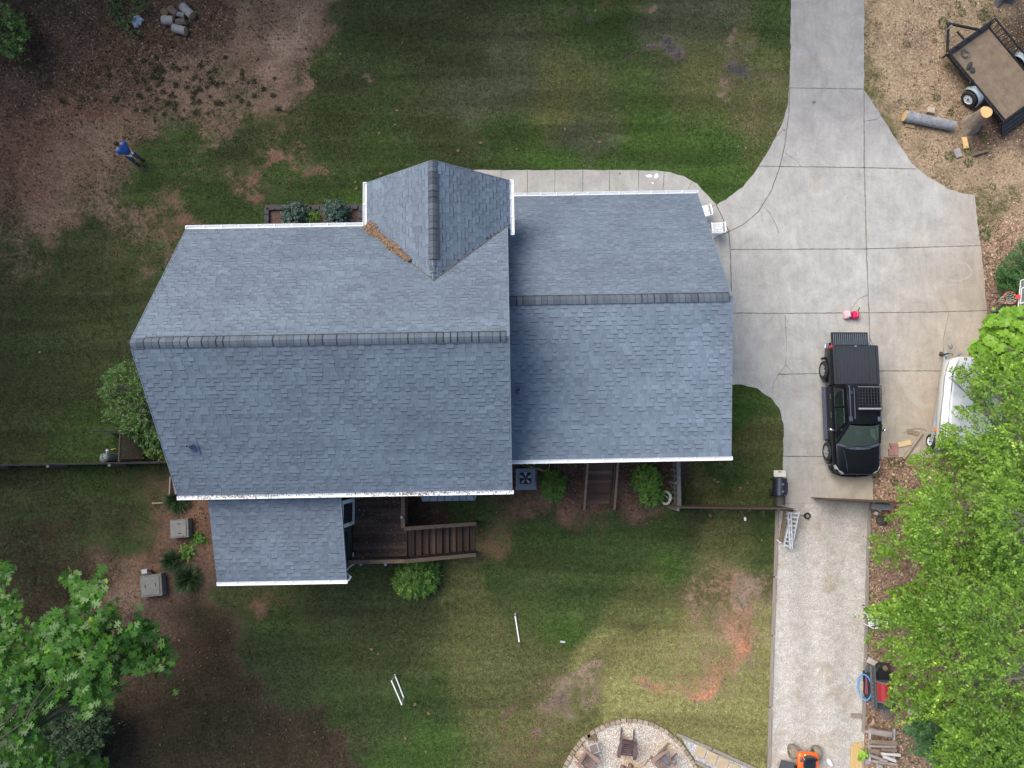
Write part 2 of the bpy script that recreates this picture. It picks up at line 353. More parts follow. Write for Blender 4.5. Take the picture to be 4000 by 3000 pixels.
# ================================================================ GROUND
PT = (.185, .128, .092); P2 = (.25, .18, .135); BR = (.092, .062, .047); RB = (.16, .090, .063); SA = (.33, .245, .155); DK = (.038, .029, .0165); RC = (.42, .195, .11); MU = (.085, .055, .042); LB = (.36, .235, .155)  # left-hand soils darkened to carry tree shade; a brighter copy serves the east
dk = (.036, .048, .0195); md = (.034, .057, .0165); br = (.040, .078, .0165); ol = (.082, .086, .032); yl = (.18, .175, .066); gg = (.060, .069, .038)
CP = [(100,100,.04,BR,dk,1),(400,60,.1,BR,dk,1),(600,150,.04,BR,dk,1),(800,80,.04,BR,dk,.9),(200,300,.03,BR,dk,.9),(500,300,.12,BR,dk,.7),(700,300,.2,PT,dk,.4),
(1000,120,.1,PT,dk,.25),(1150,90,.02,PT,dk,.1),(1210,30,.02,PT,dk,.1),(1110,230,.12,PT,dk,.05),(1080,300,.2,PT,dk,.05),(1260,250,.6,PT,md,.05),(960,350,.42,PT,dk,.1),(850,450,.35,PT,dk,.1),
(200,500,.04,RB,dk,.35),(80,650,.04,RB,dk,.3),(350,420,.15,RB,dk,.3),(350,560,.2,PT,dk,.1),(600,640,.75,PT,md,0),(750,590,.7,PT,md,0),(950,560,.75,PT,dk,0),(800,720,.7,PT,md,0),
(950,700,.5,PT,dk,0),(150,850,.2,PT,dk,.1),(450,830,.45,PT,dk,.05),(700,880,.42,RB,md,0),(650,980,.5,PT,md,0),(560,1060,.6,PT,dk,0),(80,960,.6,PT,dk,0),(800,800,.88,PT,md,0),(300,1000,.9,BR,dk,0),(950,790,.95,BR,md,0),
(450,1150,.9,BR,dk,0),(100,1300,.93,BR,dk,0),(300,1500,.9,BR,dk,0),(100,1700,.85,BR,dk,0),(500,1350,.75,BR,dk,0),(350,1700,.95,BR,md,0),(250,1780,.9,BR,md,0),
(1400,100,.97,BR,dk,0),(1350,300,.95,BR,dk,0),(1700,200,.97,BR,dk,0),(2000,300,.95,BR,gg,0),(2400,130,.95,BR,md,0),(2430,20,.6,RB,md,.1),(2600,60,.8,P2,gg,0),(2820,20,.8,P2,gg,0),
(1800,400,.92,PT,gg,0),(2200,400,.8,P2,ol,0),(1700,500,.95,BR,dk,0),(2000,580,.98,BR,md,0),(1500,620,.97,BR,md,0),(1300,520,.95,BR,dk,0),(1300,700,.9,RB,md,0),(1180,640,.6,PT,md,0),(1150,740,.8,RB,md,0),(1380,780,.98,BR,br,0),
(2300,550,.8,P2,gg,0),(2500,500,.93,P2,br,0),(2750,300,.8,P2,ol,0),(2900,240,.6,(.12,.1,.09),ol,0),(2950,500,.65,P2,ol,0),(2800,600,.9,P2,br,0),(3030,100,.97,BR,md,0),(2400,640,.95,BR,br,0),(2750,700,.95,BR,br,0),(2150,620,.95,BR,br,0),
(3480,100,.18,SA,ol,.15),(3480,250,.05,SA,ol,.05),(3400,330,.6,SA,ol,0),(3390,150,.5,SA,ol,.1),(3600,130,.15,SA,ol,.5),(3700,290,.08,SA,ol,.45),(3560,350,.05,SA,ol,.3),(3700,490,.12,SA,ol,.35),(3900,500,.1,BR,ol,.6),
(3450,500,.6,SA,ol,0),(3600,560,.25,SA,ol,.2),(3800,630,.3,SA,ol,.2),(3960,720,.1,SA,ol,.1),(3850,850,.55,SA,ol,.3),(3900,950,.2,LB,ol,.8),(3870,1100,.2,LB,ol,1),(3900,1300,0,LB,dk,1),(3950,1500,0,LB,dk,1),
(3550,1850,.06,LB,ol,1),(3470,1830,.1,LB,ol,1),(3500,2050,.05,LB,dk,1),(3500,2300,0,LB,dk,.9),(3700,2500,0,LB,dk,.9),(3480,2700,0,SA,dk,1),(3600,2900,0,SA,dk,.9),(3420,2600,0,LB,dk,.9),(3760,60,.35,SA,md,.4),(3960,200,.15,DK,md,.8),(3980,330,.2,BR,md,.6),
(100,1900,.7,DK,dk,0),(400,2000,.62,DK,dk,0),(200,2200,.4,DK,dk,0),(520,2080,.6,BR,md,0),(600,2230,.12,RB,dk,.1),(700,2180,.1,BR,dk,.15),(800,2080,.15,RB,dk,.1),(760,2330,.1,BR,dk,.15),(600,2450,.08,BR,dk,.1),(500,2330,.05,PT,dk,0),
(300,2320,.25,DK,dk,0),(780,2450,.25,DK,dk,0),(950,2360,.85,BR,dk,0),(1050,2430,.9,BR,md,0),(900,2600,.12,DK,dk,.1),(700,2800,.25,DK,dk,.1),(1200,2850,.35,DK,dk,.1),(1000,2900,.3,DK,dk,.1),
(870,2560,.15,DK,dk,.1),(1000,2690,.15,DK,dk,.1),(1150,2810,.15,DK,dk,.1),(1290,2920,.15,DK,dk,.1),(1400,3010,.15,DK,dk,.1),(1010,2560,.95,BR,dk,0),(1150,2680,.95,BR,dk,0),(1300,2790,.95,BR,md,0),(1430,2890,.95,BR,dk,0),(1530,3000,.95,BR,br,0),
(1300,2400,.93,BR,dk,0),(1040,2380,.4,RB,dk,0),(1500,2500,.93,BR,dk,0),(1650,2350,.93,BR,dk,0),(1800,2320,.9,BR,ol,0),(1900,2150,.5,RB,ol,0),(2050,1990,.35,RB,dk,.1),(2200,1990,.2,RB,dk,.2),(2400,1990,.3,RB,dk,.2),(2100,2080,.85,BR,md,0),(2350,2080,.85,BR,md,0),(2200,2110,.93,BR,md,0),
(1950,2250,.95,BR,md,0),(2300,2300,.97,BR,md,0),(2600,2200,.97,BR,br,0),(2450,2150,.9,BR,md,0),(2500,2400,.95,BR,ol,0),(2200,2450,.95,BR,br,0),(2150,2550,.9,BR,ol,0),(1800,2600,.9,BR,ol,0),(1650,2750,.95,BR,md,0),(1650,2900,.95,BR,br,0),
(2000,2700,.9,BR,ol,0),(1850,2450,.93,BR,ol,0),(2200,2710,.45,P2,ol,0),(2000,2870,.7,RB,ol,0),(2080,2960,.6,RB,ol,0),(2300,2560,.9,P2,yl,0),(2500,2600,.85,P2,yl,0),(2330,2640,.4,P2,ol,0),(2620,2680,.6,RC,yl,0),(2560,2640,.85,P2,yl,0),(2760,2290,.6,P2,ol,0),(2880,2430,.35,RC,ol,0),(2890,2510,.22,RC,yl,0),(2935,2480,.5,P2,yl,0),(2960,2560,.7,P2,yl,0),
(2850,2350,.42,P2,ol,0),(2830,2600,.42,RC,yl,0),(2750,2550,.6,P2,yl,0),(2800,2690,.6,P2,yl,0),(2700,2780,.9,P2,yl,0),(2900,2800,.9,P2,yl,0),(2950,2650,.7,P2,yl,0),(2970,2400,.6,P2,yl,0),(2960,2280,.5,P2,ol,0),(2960,2100,.85,BR,md,0),(2700,2050,.85,BR,dk,0),(2800,2120,.9,BR,ol,0),
(2750,1900,.95,BR,ol,0),(2850,1830,.95,BR,md,0),(2950,1700,.93,BR,ol,0),(2900,1600,.9,BR,br,0),(2600,2100,.9,BR,md,0),(2900,2950,.85,P2,yl,0),(2500,2750,.92,P2,yl,0),(2300,2790,.9,P2,ol,0),(2100,1880,0,MU,dk,.6),(2250,1850,0,MU,dk,.6),(2460,1900,0,MU,dk,.6),(2570,1850,.05,MU,dk,.6),(1700,2020,.15,MU,dk,.3),(1820,2000,.7,DK,md,.1),
(-300,300,.05,BR,dk,1),(-300,1300,.9,BR,dk,0),(-300,2400,.2,DK,dk,.5),(1200,-250,.05,PT,dk,.2),(2200,-250,.6,BR,md,.2),(4300,300,.1,BR,dk,.7),(4300,2000,0,BR,dk,1),(2000,3300,.9,BR,ol,0),(600,3300,.15,DK,dk,.2)]
_cp = np.array([(a, b) for a, b, *_ in CP], float)
_cv = np.array([[v, *s, *g, l] for _, _, v, s, g, l in CP], float)
GY_ = (.062, .058, .062)
RT = (.31, .175, .115)
SPOTS = [(2820, 2290, 75, 55, .55, RT), (2860, 2400, 60, 70, .36, RT), (2875, 2520, 62, 75, .22, RT), (2800, 2630, 80, 60, .42, RT), (2650, 2675, 90, 28, .5, RT), (2720, 2260, 50, 30, .6, P2), (2232, 84, 22, 12, .3, GY_), (2338, 95, 26, 14, .25, GY_), (2280, 96, 14, 8, .4, GY_), (2590, 174, 34, 13, .15, GY_), (2468, 262, 20, 11, .25, GY_), (2435, 276, 22, 6, .3, GY_), (2822, 152, 14, 18, .3, PT), (2925, 255, 42, 30, .25, GY_), (2860, 318, 16, 14, .2, PT), (2826, 384, 16, 10, .2, PT),
 (1420, 345, 20, 10, .3, (.09, .075, .072)), (1575, 398, 32, 9, .3, GY_), (1420, 360, 14, 14, .45, PT), (1860, 360, 22, 14, .4, (.1, .085, .08)), (1877, 402, 14, 9, .35, GY_), (1812, 410, 12, 7, .4, GY_), (2560, 32, 22, 14, .2, (.22, .13, .09)), (1240, 335, 26, 28, .15, PT), (1100, 400, 18, 12, .15, PT),
 (1115, 645, 38, 12, .2, RB), (1215, 675, 60, 12, .3, RB), (1020, 655, 22, 14, .2, RB), (1005, 730, 26, 22, .1, RB), (1040, 400, 26, 14, .15, PT), (900, 1055, 30, 70, .45, PT), (760, 1010, 40, 50, .5, PT), (2330, 2632, 26, 14, .1, (.24, .16, .12)), (2560, 2652, 60, 14, .25, RC), (2560, 2690, 20, 14, .2, P2), (2740, 2685, 50, 14, .2, RC),
 (2110, 2860, 26, 22, .15, (.16, .11, .09)), (2180, 2740, 44, 22, .35, (.16, .11, .09)), (2320, 2720, 50, 18, .5, P2), (1600, 2510, 12, 40, .45, RB), (1830, 2640, 10, 40, .55, RB), (1040, 2395, 40, 30, .3, (.15, .09, .07)), (1035, 2475, 24, 16, .35, (.15, .08, .06)), (2882, 2515, 34, 44, .12, RC), (1170, 70, 40, 70, .02, (.26, .19, .145)), (1130, 190, 36, 60, .05, (.26, .19, .145)), (1085, 280, 24, 30, .1, (.24, .17, .13)), (2870, 2330, 30, 60, .3, P2), (2900, 2250, 26, 30, .35, P2), (2960, 2070, 16, 26, .3, P2), (1960, 2150, 30, 20, .35, RB)]
SPOTS += [(x_, y_, 11, 11, .35, (.12, .082, .06)) for x_, y_ in ((2001, 2850), (2005, 2832), (2008, 2815), (2015, 2797), (2022, 2780), (2033, 2764), (2045, 2748), (2058, 2732), (2072, 2716), (2088, 2702), (2104, 2690), (2122, 2680), (2142, 2672), (2162, 2665), (2184, 2660), (2206, 2657))]
def fields(x, y):
    """vegetation cover, soil colour, grass colour, litter at world points"""
    wx = x+1.1*(npnoise(x*.7, y*.7, 3)-.5)*2; wy = y+1.1*(npnoise(x*.7, y*.7, 9)-.5)*2
    px, py = Pn(wx, wy); px = np.clip(px, -400, 4400); py = np.clip(py, -300, 3300)
    num = np.zeros((len(px), 8)); den = np.zeros(len(px))
    for i in range(len(_cp)):
        w = 1/((px-_cp[i, 0])**2+(py-_cp[i, 1])**2+900)**1.9
        num += w[:, None]*_cv[i][None, :]; den += w
    out = num/den[:, None]
    for sx, sy, rx, ry, v, s in SPOTS:
        w = np.exp(-(((px-sx)/rx)**2+((py-sy)/ry)**2)); w = np.clip(w*1.5, 0, 1)
        out[:, 0] = out[:, 0]*(1-w)+v*w; out[:, 1:4] = out[:, 1:4]*(1-w[:, None])+np.array(s)[None, :]*w[:, None]
    return out
def grow(a, b, n, ext, k=9):
    c = np.linspace(a, b, n); e = np.cumsum(np.geomspace(1, ext, k)); return np.concatenate([a-e[::-1], c, b+e])
gx = grow(-27, 27, 240, 110); gy = grow(-18, 26, 200, 110)
GX, GY = np.meshgrid(gx, gy); fx = GX.ravel(); fy = GY.ravel()
FV = fields(np.clip(fx, -27, 27), np.clip(fy, -18, 26))
gz = -.012+.02*(npnoise(fx*.5, fy*.5, 31)-.5)
nx, ny = len(gx), len(gy); me = bpy.data.meshes.new('ground')
I = (np.arange(ny-1)[:, None]*nx+np.arange(nx-1)[None, :]).ravel()
me.from_pydata(np.stack([fx, fy, gz], -1).tolist(), [], np.stack([I, I+1, I+nx+1, I+nx], -1).tolist())
for nm, cols in (('soil', FV[:, 1:4]), ('turf', FV[:, 4:7])):
    at = me.attributes.new(nm, 'FLOAT_COLOR', 'POINT'); at.data.foreach_set('color', np.concatenate([cols, np.ones((len(fx), 1))], 1).astype(np.float32).ravel())
for nm, c in (('veg', FV[:, 0]), ('lit', FV[:, 7])):
    at = me.attributes.new(nm, 'FLOAT', 'POINT'); at.data.foreach_set('value', c.astype(np.float32))
m, nt, b = _new('lawn and soil'); tc = nt.nodes.new('ShaderNodeTexCoord').outputs['Object']
A = {k: N(nt, 'ShaderNodeAttribute', attribute_name=k) for k in ('soil', 'turf', 'veg', 'lit')}
n1 = noise(nt, 1.3, 8, .62, tc, .3); n2 = noise(nt, 5.5, 6, .7, tc, .2); n3 = noise(nt, 22, 3, .7, tc); n4 = noise(nt, 9, 4, .7, tc)
s = math_(nt, 'ADD', math_(nt, 'MULTIPLY', n1, .28), math_(nt, 'ADD', math_(nt, 'MULTIPLY', n2, .42), math_(nt, 'MULTIPLY', n4, .30)))
s = math_(nt, 'ADD', math_(nt, 'MULTIPLY', math_(nt, 'SUBTRACT', s, .5), 2.9), .5)
d = math_(nt, 'ADD', s, math_(nt, 'SUBTRACT', A['veg'].outputs['Fac'], 1.))
mask = rng(nt, d, -.2, .2, 0, 1, True)
soil = scaled(nt, A['soil'].outputs['Color'], rng(nt, n4, .32, .68, .6, 1.4))
soil = scaled(nt, soil, rng(nt, n3, .3, .7, .72, 1.28))
turf = scaled(nt, A['turf'].outputs['Color'], rng(nt, n2, .33, .67, .62, 1.4))
turf = scaled(nt, turf, rng(nt, n3, .3, .7, .62, 1.4))
mw_ = N(nt, 'ShaderNodeMapping', inp={'Scale': (.12, 1.25, 1), 'Rotation': (0, 0, .05)}); nt.links.new(tc, mw_.inputs[0])
turf = scaled(nt, turf, rng(nt, noise(nt, 1., 3, .5, mw_.outputs[0], .5), .38, .62, .82, 1.2))
dry = mixc(nt, rng(nt, noise(nt, 2.3, 7, .7, tc, .5), .5, .68, 0, .26), turf, (.13, .105, .062))
turf = mixc(nt, math_(nt, 'MULTIPLY', rng(nt, noise(nt, .5, 4, .6, tc), .42, .6), .8), turf, dry)
vor = N(nt, 'ShaderNodeTexVoronoi', inp={'Scale': 18., 'Randomness': 1.}); nt.links.new(tc, vor.inputs['Vector'])
vc = nt.nodes.new('ShaderNodeSeparateColor'); nt.links.new(vor.outputs['Color'], vc.inputs[0])
lc = mixc(nt, vc.outputs[0], (.045, .03, .024), (.16, .105, .075)); lc = mixc(nt, rng(nt, vc.outputs[1], .9, .94), lc, (.3, .23, .17))
sl_ = nt.nodes.new('ShaderNodeSeparateColor'); nt.links.new(A['soil'].outputs['Color'], sl_.inputs[0]); lc = scaled(nt, lc, rng(nt, sl_.outputs[0], .09, .34, .9, 2.3))
lm = math_(nt, 'MULTIPLY', A['lit'].outputs['Fac'], rng(nt, vc.outputs[2], .25, .45))
soil = mixc(nt, lm, soil, lc)
soil = mixc(nt, rng(nt, noise(nt, .9, 7, .7, tc, .6), .46, .62, 0, .6), soil, scaled(nt, soil, .52))
nt.links.new(mixc(nt, mask, soil, turf), b.inputs['Base Color']); b.inputs['Roughness'].default_value = .95
b.inputs['Specular IOR Level'].default_value = .15
bump(nt, b, math_(nt, 'ADD', n3, n2), .6, .05)
me.materials.append(m); g = bpy.data.objects.new('ground', me); COL.objects.link(g); g['kind'] = 'structure'

# ---------------------------------------------------------------- pavements
def pxy(l, h=0.): return [W(x, y, h).to_2d() for x, y in l]
DRIVE = [(3092,-1300),(3376,-1300),(3374,352),(3400,388),(3440,450),(3500,548),(3560,640),(3625,692),(3700,738),(3755,757),(3808,762),(3813,830),(3828,960),(3843,1080),(3853,1215),(3860,1400),(3862,1787),(3408,1787),(3408,1962),(3055,1966),
         (3058,1780),(3062,1660),(3045,1600),(3010,1555),(2960,1520),(2900,1503),(2780,1500),(2780,1002),(2853,1000),(2846,903),(2797,800),(2850,770),(2900,730),(2950,670),(3000,590),(3048,500),(3074,425),(3084,345),(3088,200)]
WALK = [(1850,665),(2480,665),(2560,667),(2620,674),(2672,690),(2722,720),(2765,765),(2797,800),(2846,903),(2853,1000),(2740,1002),(2640,800),(2560,780),(1850,780)]
def wob(poly, amp=.02, step=.25, seed=1):
    rs = random.Random(seed); out = []
    for i, p in enumerate(poly):
        q = poly[(i+1) % len(poly)]; p = Vector(p); q = Vector(q); L = (q-p).length; k = max(1, int(L/step))
        for j in range(k): out.append(p.lerp(q, j/k)+Vector((rs.uniform(-amp, amp), rs.uniform(-amp, amp))))
    return out
m, nt, b = _new('weathered concrete'); tc = nt.nodes.new('ShaderNodeTexCoord').outputs['Object']
sep = nt.nodes.new('ShaderNodeSeparateXYZ'); nt.links.new(tc, sep.inputs[0])
warm = rng(nt, math_(nt, 'ADD', math_(nt, 'SUBTRACT', sep.outputs[0], math_(nt, 'MULTIPLY', sep.outputs[1], .55)), math_(nt, 'MULTIPLY', noise(nt, .3, 5, .6, tc), 5.)), 13.5, 20.)
north = rng(nt, sep.outputs[1], 12., 15.5)
c0 = mixc(nt, warm, (.378, .368, .345), (.345, .285, .215)); c0 = mixc(nt, north, c0, (.275, .270, .262))
rust = rng(nt, noise(nt, .55, 5, .65, tc, .3), .56, .7, 0, .2)
c0 = mixc(nt, rust, c0, (.40, .30, .22))
mp = N(nt, 'ShaderNodeMapping', inp={'Scale': (3., .6, 1)}); nt.links.new(tc, mp.inputs[0])
st = noise(nt, 1.6, 7, .7, mp.outputs[0]); c0 = scaled(nt, c0, rng(nt, st, .32, .68, .9, 1.07))
c0 = scaled(nt, c0, rng(nt, noise(nt, .8, 9, .78, tc, .5), .32, .68, .76, 1.17))
c0 = scaled(nt, c0, rng(nt, noise(nt, 45, 3, .7, tc), .3, .7, .86, 1.13))
sp = rng(nt, noise(nt, 7, 6, .8, tc), .58, .7, 0, .5); c0 = mixc(nt, sp, c0, (.17, .155, .14))
nt.links.new(c0, b.inputs['Base Color']); b.inputs['Roughness'].default_value = .9; CONC = m
bump(nt, b, noise(nt, 30, 4, .7, tc), .25, .01)
struct(MB().prism(wob(pxy(DRIVE), .022, .2, 3), -.1, .03), 'driveway', CONC, 'pale concrete driveway')
struct(MB().prism(wob(pxy(WALK), .015, .25, 5), -.1, .024), 'walkway', CONC, 'concrete walkway along the front of the house')
def ribbon(mb, pts, w, z, seed=0, jit=.35):
    rs = random.Random(seed); P = []
    for i in range(len(pts)-1):
        a = Vector(pts[i]); b_ = Vector(pts[i+1]); k = max(1, int((b_-a).length/.12))
        for j in range(k): P.append(a.lerp(b_, j/k))
    P.append(Vector(pts[-1])); L = []; R = []
    for i, p in enumerate(P):
        d = (P[min(i+1, len(P)-1)]-P[max(i-1, 0)]).normalized(); n_ = Vector((-d.y, d.x)); o = rs.uniform(-.3, .3)*w*jit*2
        ww = w*(1+rs.uniform(-jit, jit)); L.append((p.x+n_.x*(ww/2+o), p.y+n_.y*(ww/2+o), z)); R.append((p.x-n_.x*(ww/2-o), p.y-n_.y*(ww/2-o), z))
    n_ = len(P); mb.add(L+R, [(i, i+1, n_+i+1, n_+i) for i in range(n_-1)])
JO = [[(3086,345),(3373,349)],[(2962,650),(3100,652),(3375,656),(3577,661)],[(3374,350),(3374,656),(3380,820),(3383,972),(3388,1100),(3393,1222),(3398,1400),(3404,1787)],[(2853,975),(3000,975),(3383,973),(3832,960)],
      [(2800,1222),(3000,1225),(3392,1222),(3620,1220),(3853,1214)],[(3038,1463),(3240,1458),(3450,1449),(3860,1449)],[(3058,1782),(3406,1785)],[(3084,345),(3080,450),(3066,560),(3046,650),(3010,750),(2960,830),(2900,880),(2846,905),(2788,935)],
      [(2797,800),(2846,903),(2853,1000),(2856,1140)],[(2853,1140),(2852,1490)]]
JW = [[(x, 666), (x, 775)] for x in (1957, 2060, 2167, 2276, 2381, 2494)]+[[(2594, 670), (2587, 775)], [(2703, 712), (2670, 770)], [(2797, 800), (2757, 815)]]
CR = [[(3065,1232),(3068,1280),(3071,1350),(3068,1425),(3040,1462),(3020,1500),(3014,1540)],[(3068,1425),(3095,1457)],[(3391,1150),(3350,1170),(3327,1205),(3320,1222)],[(3065,598),(3090,615),(3112,632),(3128,652)],
      [(2972,800),(3005,832),(3030,880),(3042,912)],[(3018,545),(3040,525),(3055,512),(3072,505)],[(3030,490),(3050,500),(3072,520)],[(3705,1222),(3690,1290),(3681,1340),(3686,1410),(3688,1470)],[(3376,475),(3420,468),(3442,452)],[(3820,1262),(3842,1280)],[(3300,1787),(3310,1850),(3300,1960)]]
mb = MB()
for i, l in enumerate(JO): ribbon(mb, pxy(l), .035, .0345, i)
for i, l in enumerate(JW): ribbon(mb, pxy(l), .022, .0285, 50+i)
for i, l in enumerate(CR[:10]): ribbon(mb, pxy(l), .016, .0387, 80+i, .6)
struct(mb, 'driveway_joints', mat('joint dirt', (.17, .15, .12), .95, var=.4, scale=3, col2=(.10, .105, .06)), 'dirt filled joints and cracks in the concrete')
# pale stain ring and paint drips left on the slab are real marks in the concrete
mb = MB(); 
ring = [W(3735+58*math.cos(t), 1062+36*math.sin(t)).to_2d() for t in np.linspace(0, 6.28, 30)]
ribbon(mb, ring, .09, .0345, 7, .5); ribbon(mb, pxy([(3672,1095),(3690,1120),(3725,1110),(3760,1118)]), .07, .0345, 9, .5)
mb.poly([(*p, .0345) for p in wob(pxy([(3525,1508),(3550,1520),(3590,1560),(3625,1592),(3600,1600),(3560,1570),(3535,1545)]), .02, .1)])
struct(mb, 'driveway_stain', mat('pale stain', (.37, .345, .295), .9, var=.12, scale=5, col2=(.32, .295, .25)), 'pale dried stains on the concrete')
mb = MB()
for pl in ([(2520,687),(2535,680),(2548,685),(2545,694),(2530,693)], [(2558,682),(2568,677),(2573,690),(2562,700),(2555,694)], [(2545,714),(2551,712),(2553,719),(2547,721)]):
    mb.poly([(*p, .0285) for p in wob(pxy(pl), .015, .1)])
struct(mb, 'paint_spill', mat('white paint spill', (.7, .72, .74), .6, var=.05), 'white paint spilled on the walkway')

def pebble(name, c1, c2, c3, sc=26., tan=(.38, .29, .20), tanamt=.65):
    m, nt, b = _new(name); tc = nt.nodes.new('ShaderNodeTexCoord').outputs['Object']
    v = N(nt, 'ShaderNodeTexVoronoi', inp={'Scale': sc}); nt.links.new(tc, v.inputs['Vector'])
    s_ = nt.nodes.new('ShaderNodeSeparateColor'); nt.links.new(v.outputs['Color'], s_.inputs[0])
    c = mixc(nt, s_.outputs[0], c1, c2); c = mixc(nt, rng(nt, s_.outputs[1], .8, .88), c, c3)
    c = scaled(nt, c, rng(nt, v.outputs['Distance'], .25, .75, 1.06, .72))
    c = mixc(nt, rng(nt, noise(nt, .9, 6, .7, tc, .3), .5, .68, 0, tanamt), c, tan)
    c = scaled(nt, c, rng(nt, noise(nt, 3., 6, .75, tc), .3, .7, .76, 1.2))
    if name == 'drive gravel':
        s2 = nt.nodes.new('ShaderNodeSeparateXYZ'); nt.links.new(tc, s2.inputs[0]); k = math_(nt, 'ADD', s2.outputs[1], math_(nt, 'MULTIPLY', noise(nt, .6, 5, .6, tc), 3.))  # tint lowered westward and raised eastward, so leaf colour carries the shade
        c = mixc(nt, rng(nt, k, -3.2, 2.2, 0, .55), c, (.33, .275, .24))
        rt = N(nt, 'ShaderNodeTexWave', wave_type='BANDS', bands_direction='X', inp={'Scale': .21, 'Distortion': 1.5, 'Detail': 2., 'Phase Offset': 1.1}); nt.links.new(tc, rt.inputs['Vector'])
        c = scaled(nt, c, rng(nt, rt.outputs['Fac'], 0, 1, .9, 1.06))
        c = mixc(nt, rng(nt, noise(nt, 2.2, 4, .9, tc), .66, .74, 0, .6), c, (.12, .10, .085))
    nt.links.new(c, b.inputs['Base Color']); b.inputs['Roughness'].default_value = .9
    bump(nt, b, rng(nt, v.outputs['Distance'], .1, .7, 1, 0), .7, .03); return m
GR = pebble('drive gravel', (.48, .44, .39), (.68, .64, .585), (.84, .81, .76), 48.)
GRAV = [(3036,1966),(3396,1962),(3390,2250),(3385,2500),(3378,2760),(3372,3000),(3364,3350),(2998,3350),(3005,3000),(3012,2760),(3021,2500),(3028,2250)]
struct(MB().prism(pxy(GRAV), -.1, .012), 'gravel_drive', GR, 'pale gravel lane with loose stones')
PITG = pebble('fire pit gravel', (.38, .30, .22), (.68, .62, .54), (.85, .82, .78), 30., (.45, .27, .12), .75)
def arc(c, rx, ry, a0, a1, n): return [(c[0]+rx*math.cos(math.radians(a0+(a1-a0)*i/n)), c[1]+ry*math.sin(math.radians(a0+(a1-a0)*i/n))) for i in range(n+1)]
CURVE = [(2160,3140),(2190,3040),(2208,2990),(2235,2940),(2275,2888),(2320,2855),(2375,2828),(2435,2812),(2490,2813),(2545,2826),(2600,2855),(2650,2898),(2690,2950),(2720,3005),(2745,3060),(2760,3130)]
struct(MB().prism(pxy(CURVE), -.1, .014), 'fire_pit_gravel', PITG, 'cream and orange pebbles of the fire pit circle')
PATHP = [(2662,2880),(2800,2945),(2960,3015),(3060,3070),(3000,3110),(2870,3050),(2720,2972),(2690,2930)]
struct(MB().prism(pxy(PATHP), -.1, .008), 'path', pebble('path chips', (.33, .34, .35), (.58, .6, .62), (.75, .76, .78), 34., (.4, .33, .25), .2), 'grey stone chip path')
# bare tyre track and mulch beds
MULCH = mat('bark mulch', (.16, .095, .07), .95, var=.5, scale=14, bmp=.9, col2=(.05, .032, .028))
struct(MB().prism(pxy([(1035,800),(1430,800),(1432,930),(1035,930)]), -.05, .012), 'mulch_bed', MULCH, 'bark mulch in the front bed')
# ================================================================ HOUSE (local frame: u along the ridge, v towards the front)
HR = math.radians(1.0)
house = thing('house', 'long house with grey blue shingle roofs and white gutters in the middle of the yard', 'house', (0, 0, 0), HR)
SH = tintmat('grey blue shingles', (.026, .037, .050), (.168, .214, .272), .9, 55, .2)
WHITE = mat('white gutter metal', (.74, .76, .78), .4, var=.04, scale=3)
SIDING = mat('pale siding', (.42, .42, .40), .7, var=.1, scale=2, stretch=(1, 1, 14))
DARK = mat('shadow black', (.012, .013, .016), .6, var=.2)
def shingle_slope(P0, U, V, Lu, Lv, seed, keep=None, e=.143, mb=None, bias=0.):
    """laminated shingles in courses: P0 eave corner, U along, V up the slope"""
    rs = random.Random(seed); P0 = Vector(P0); U = Vector(U).normalized(); V = Vector(V).normalized(); Nn = U.cross(V).normalized()
    if Nn.z < 0: Nn = -Nn
    mb = mb or MB(); rows = int(math.ceil(Lv/e))
    def q(a0, a1, b0, b1, h0, h1, t):
        pts = [P0+U*a0+V*b0+Nn*h0, P0+U*a1+V*b0+Nn*h0, P0+U*a1+V*b1+Nn*h1, P0+U*a0+V*b1+Nn*h1]
        if keep and not keep((pts[0]+pts[2])/2): return False
        mb.poly(pts, t=max(0, min(1, t))); return True
    for r in range(rows):
        y0 = r*e; y1 = min(Lv, y0+e); a = -rs.uniform(0, .4); tab = rs.random() < .5; sh = rs.uniform(.60, .74); nxt = rs.uniform(.3, .95)
        drift = rs.uniform(-.03, .03)
        while a < Lu:
            w = rs.uniform(.13, .34) if tab else rs.uniform(.10, .26); a0 = max(0, a); a1 = min(Lu, a+w)
            if a > nxt: nxt = a+.95; sh = rs.uniform(.59, .73)
            if a1-a0 > .01:
                t = sh+rs.uniform(-.055, .055)+drift*.6+bias+(.04 if tab else -.05)
                if tab:
                    q(a0+.004, a1-.004, y0, y1, .013, .007, t)
                    mb.poly([P0+U*(a0+.004)+V*y0+Nn*.013, P0+U*(a1-.004)+V*y0+Nn*.013, P0+U*(a1-.004)+V*y0-Nn*.004, P0+U*(a0+.004)+V*y0-Nn*.004], t=.4) if not keep or keep(P0+U*(a0+a1)/2+V*y0) else None
                    if r and rs.random() < .6: q(a0+.01, a1-.01, y0-.018, y0, .0145, .0155, .1)
                else: q(a0, a1, y0, y1, .006, .002, t)
            a += w; tab = not tab
    return mb
def slab(mb, quad, th=.06, t=.15):     # solid roof deck below the shingles
    q = [Vector(p) for p in quad]; n = (q[1]-q[0]).cross(q[2]-q[0]).normalized(); n = n if n.z > 0 else -n
    lo = [p-n*th for p in q]; k = len(q); mb.add(q+lo, [list(range(k)), list(range(k, 2*k))[::-1]]+[(i, (i+1) % k, k+(i+1) % k, k+i) for i in range(k)], t=t)
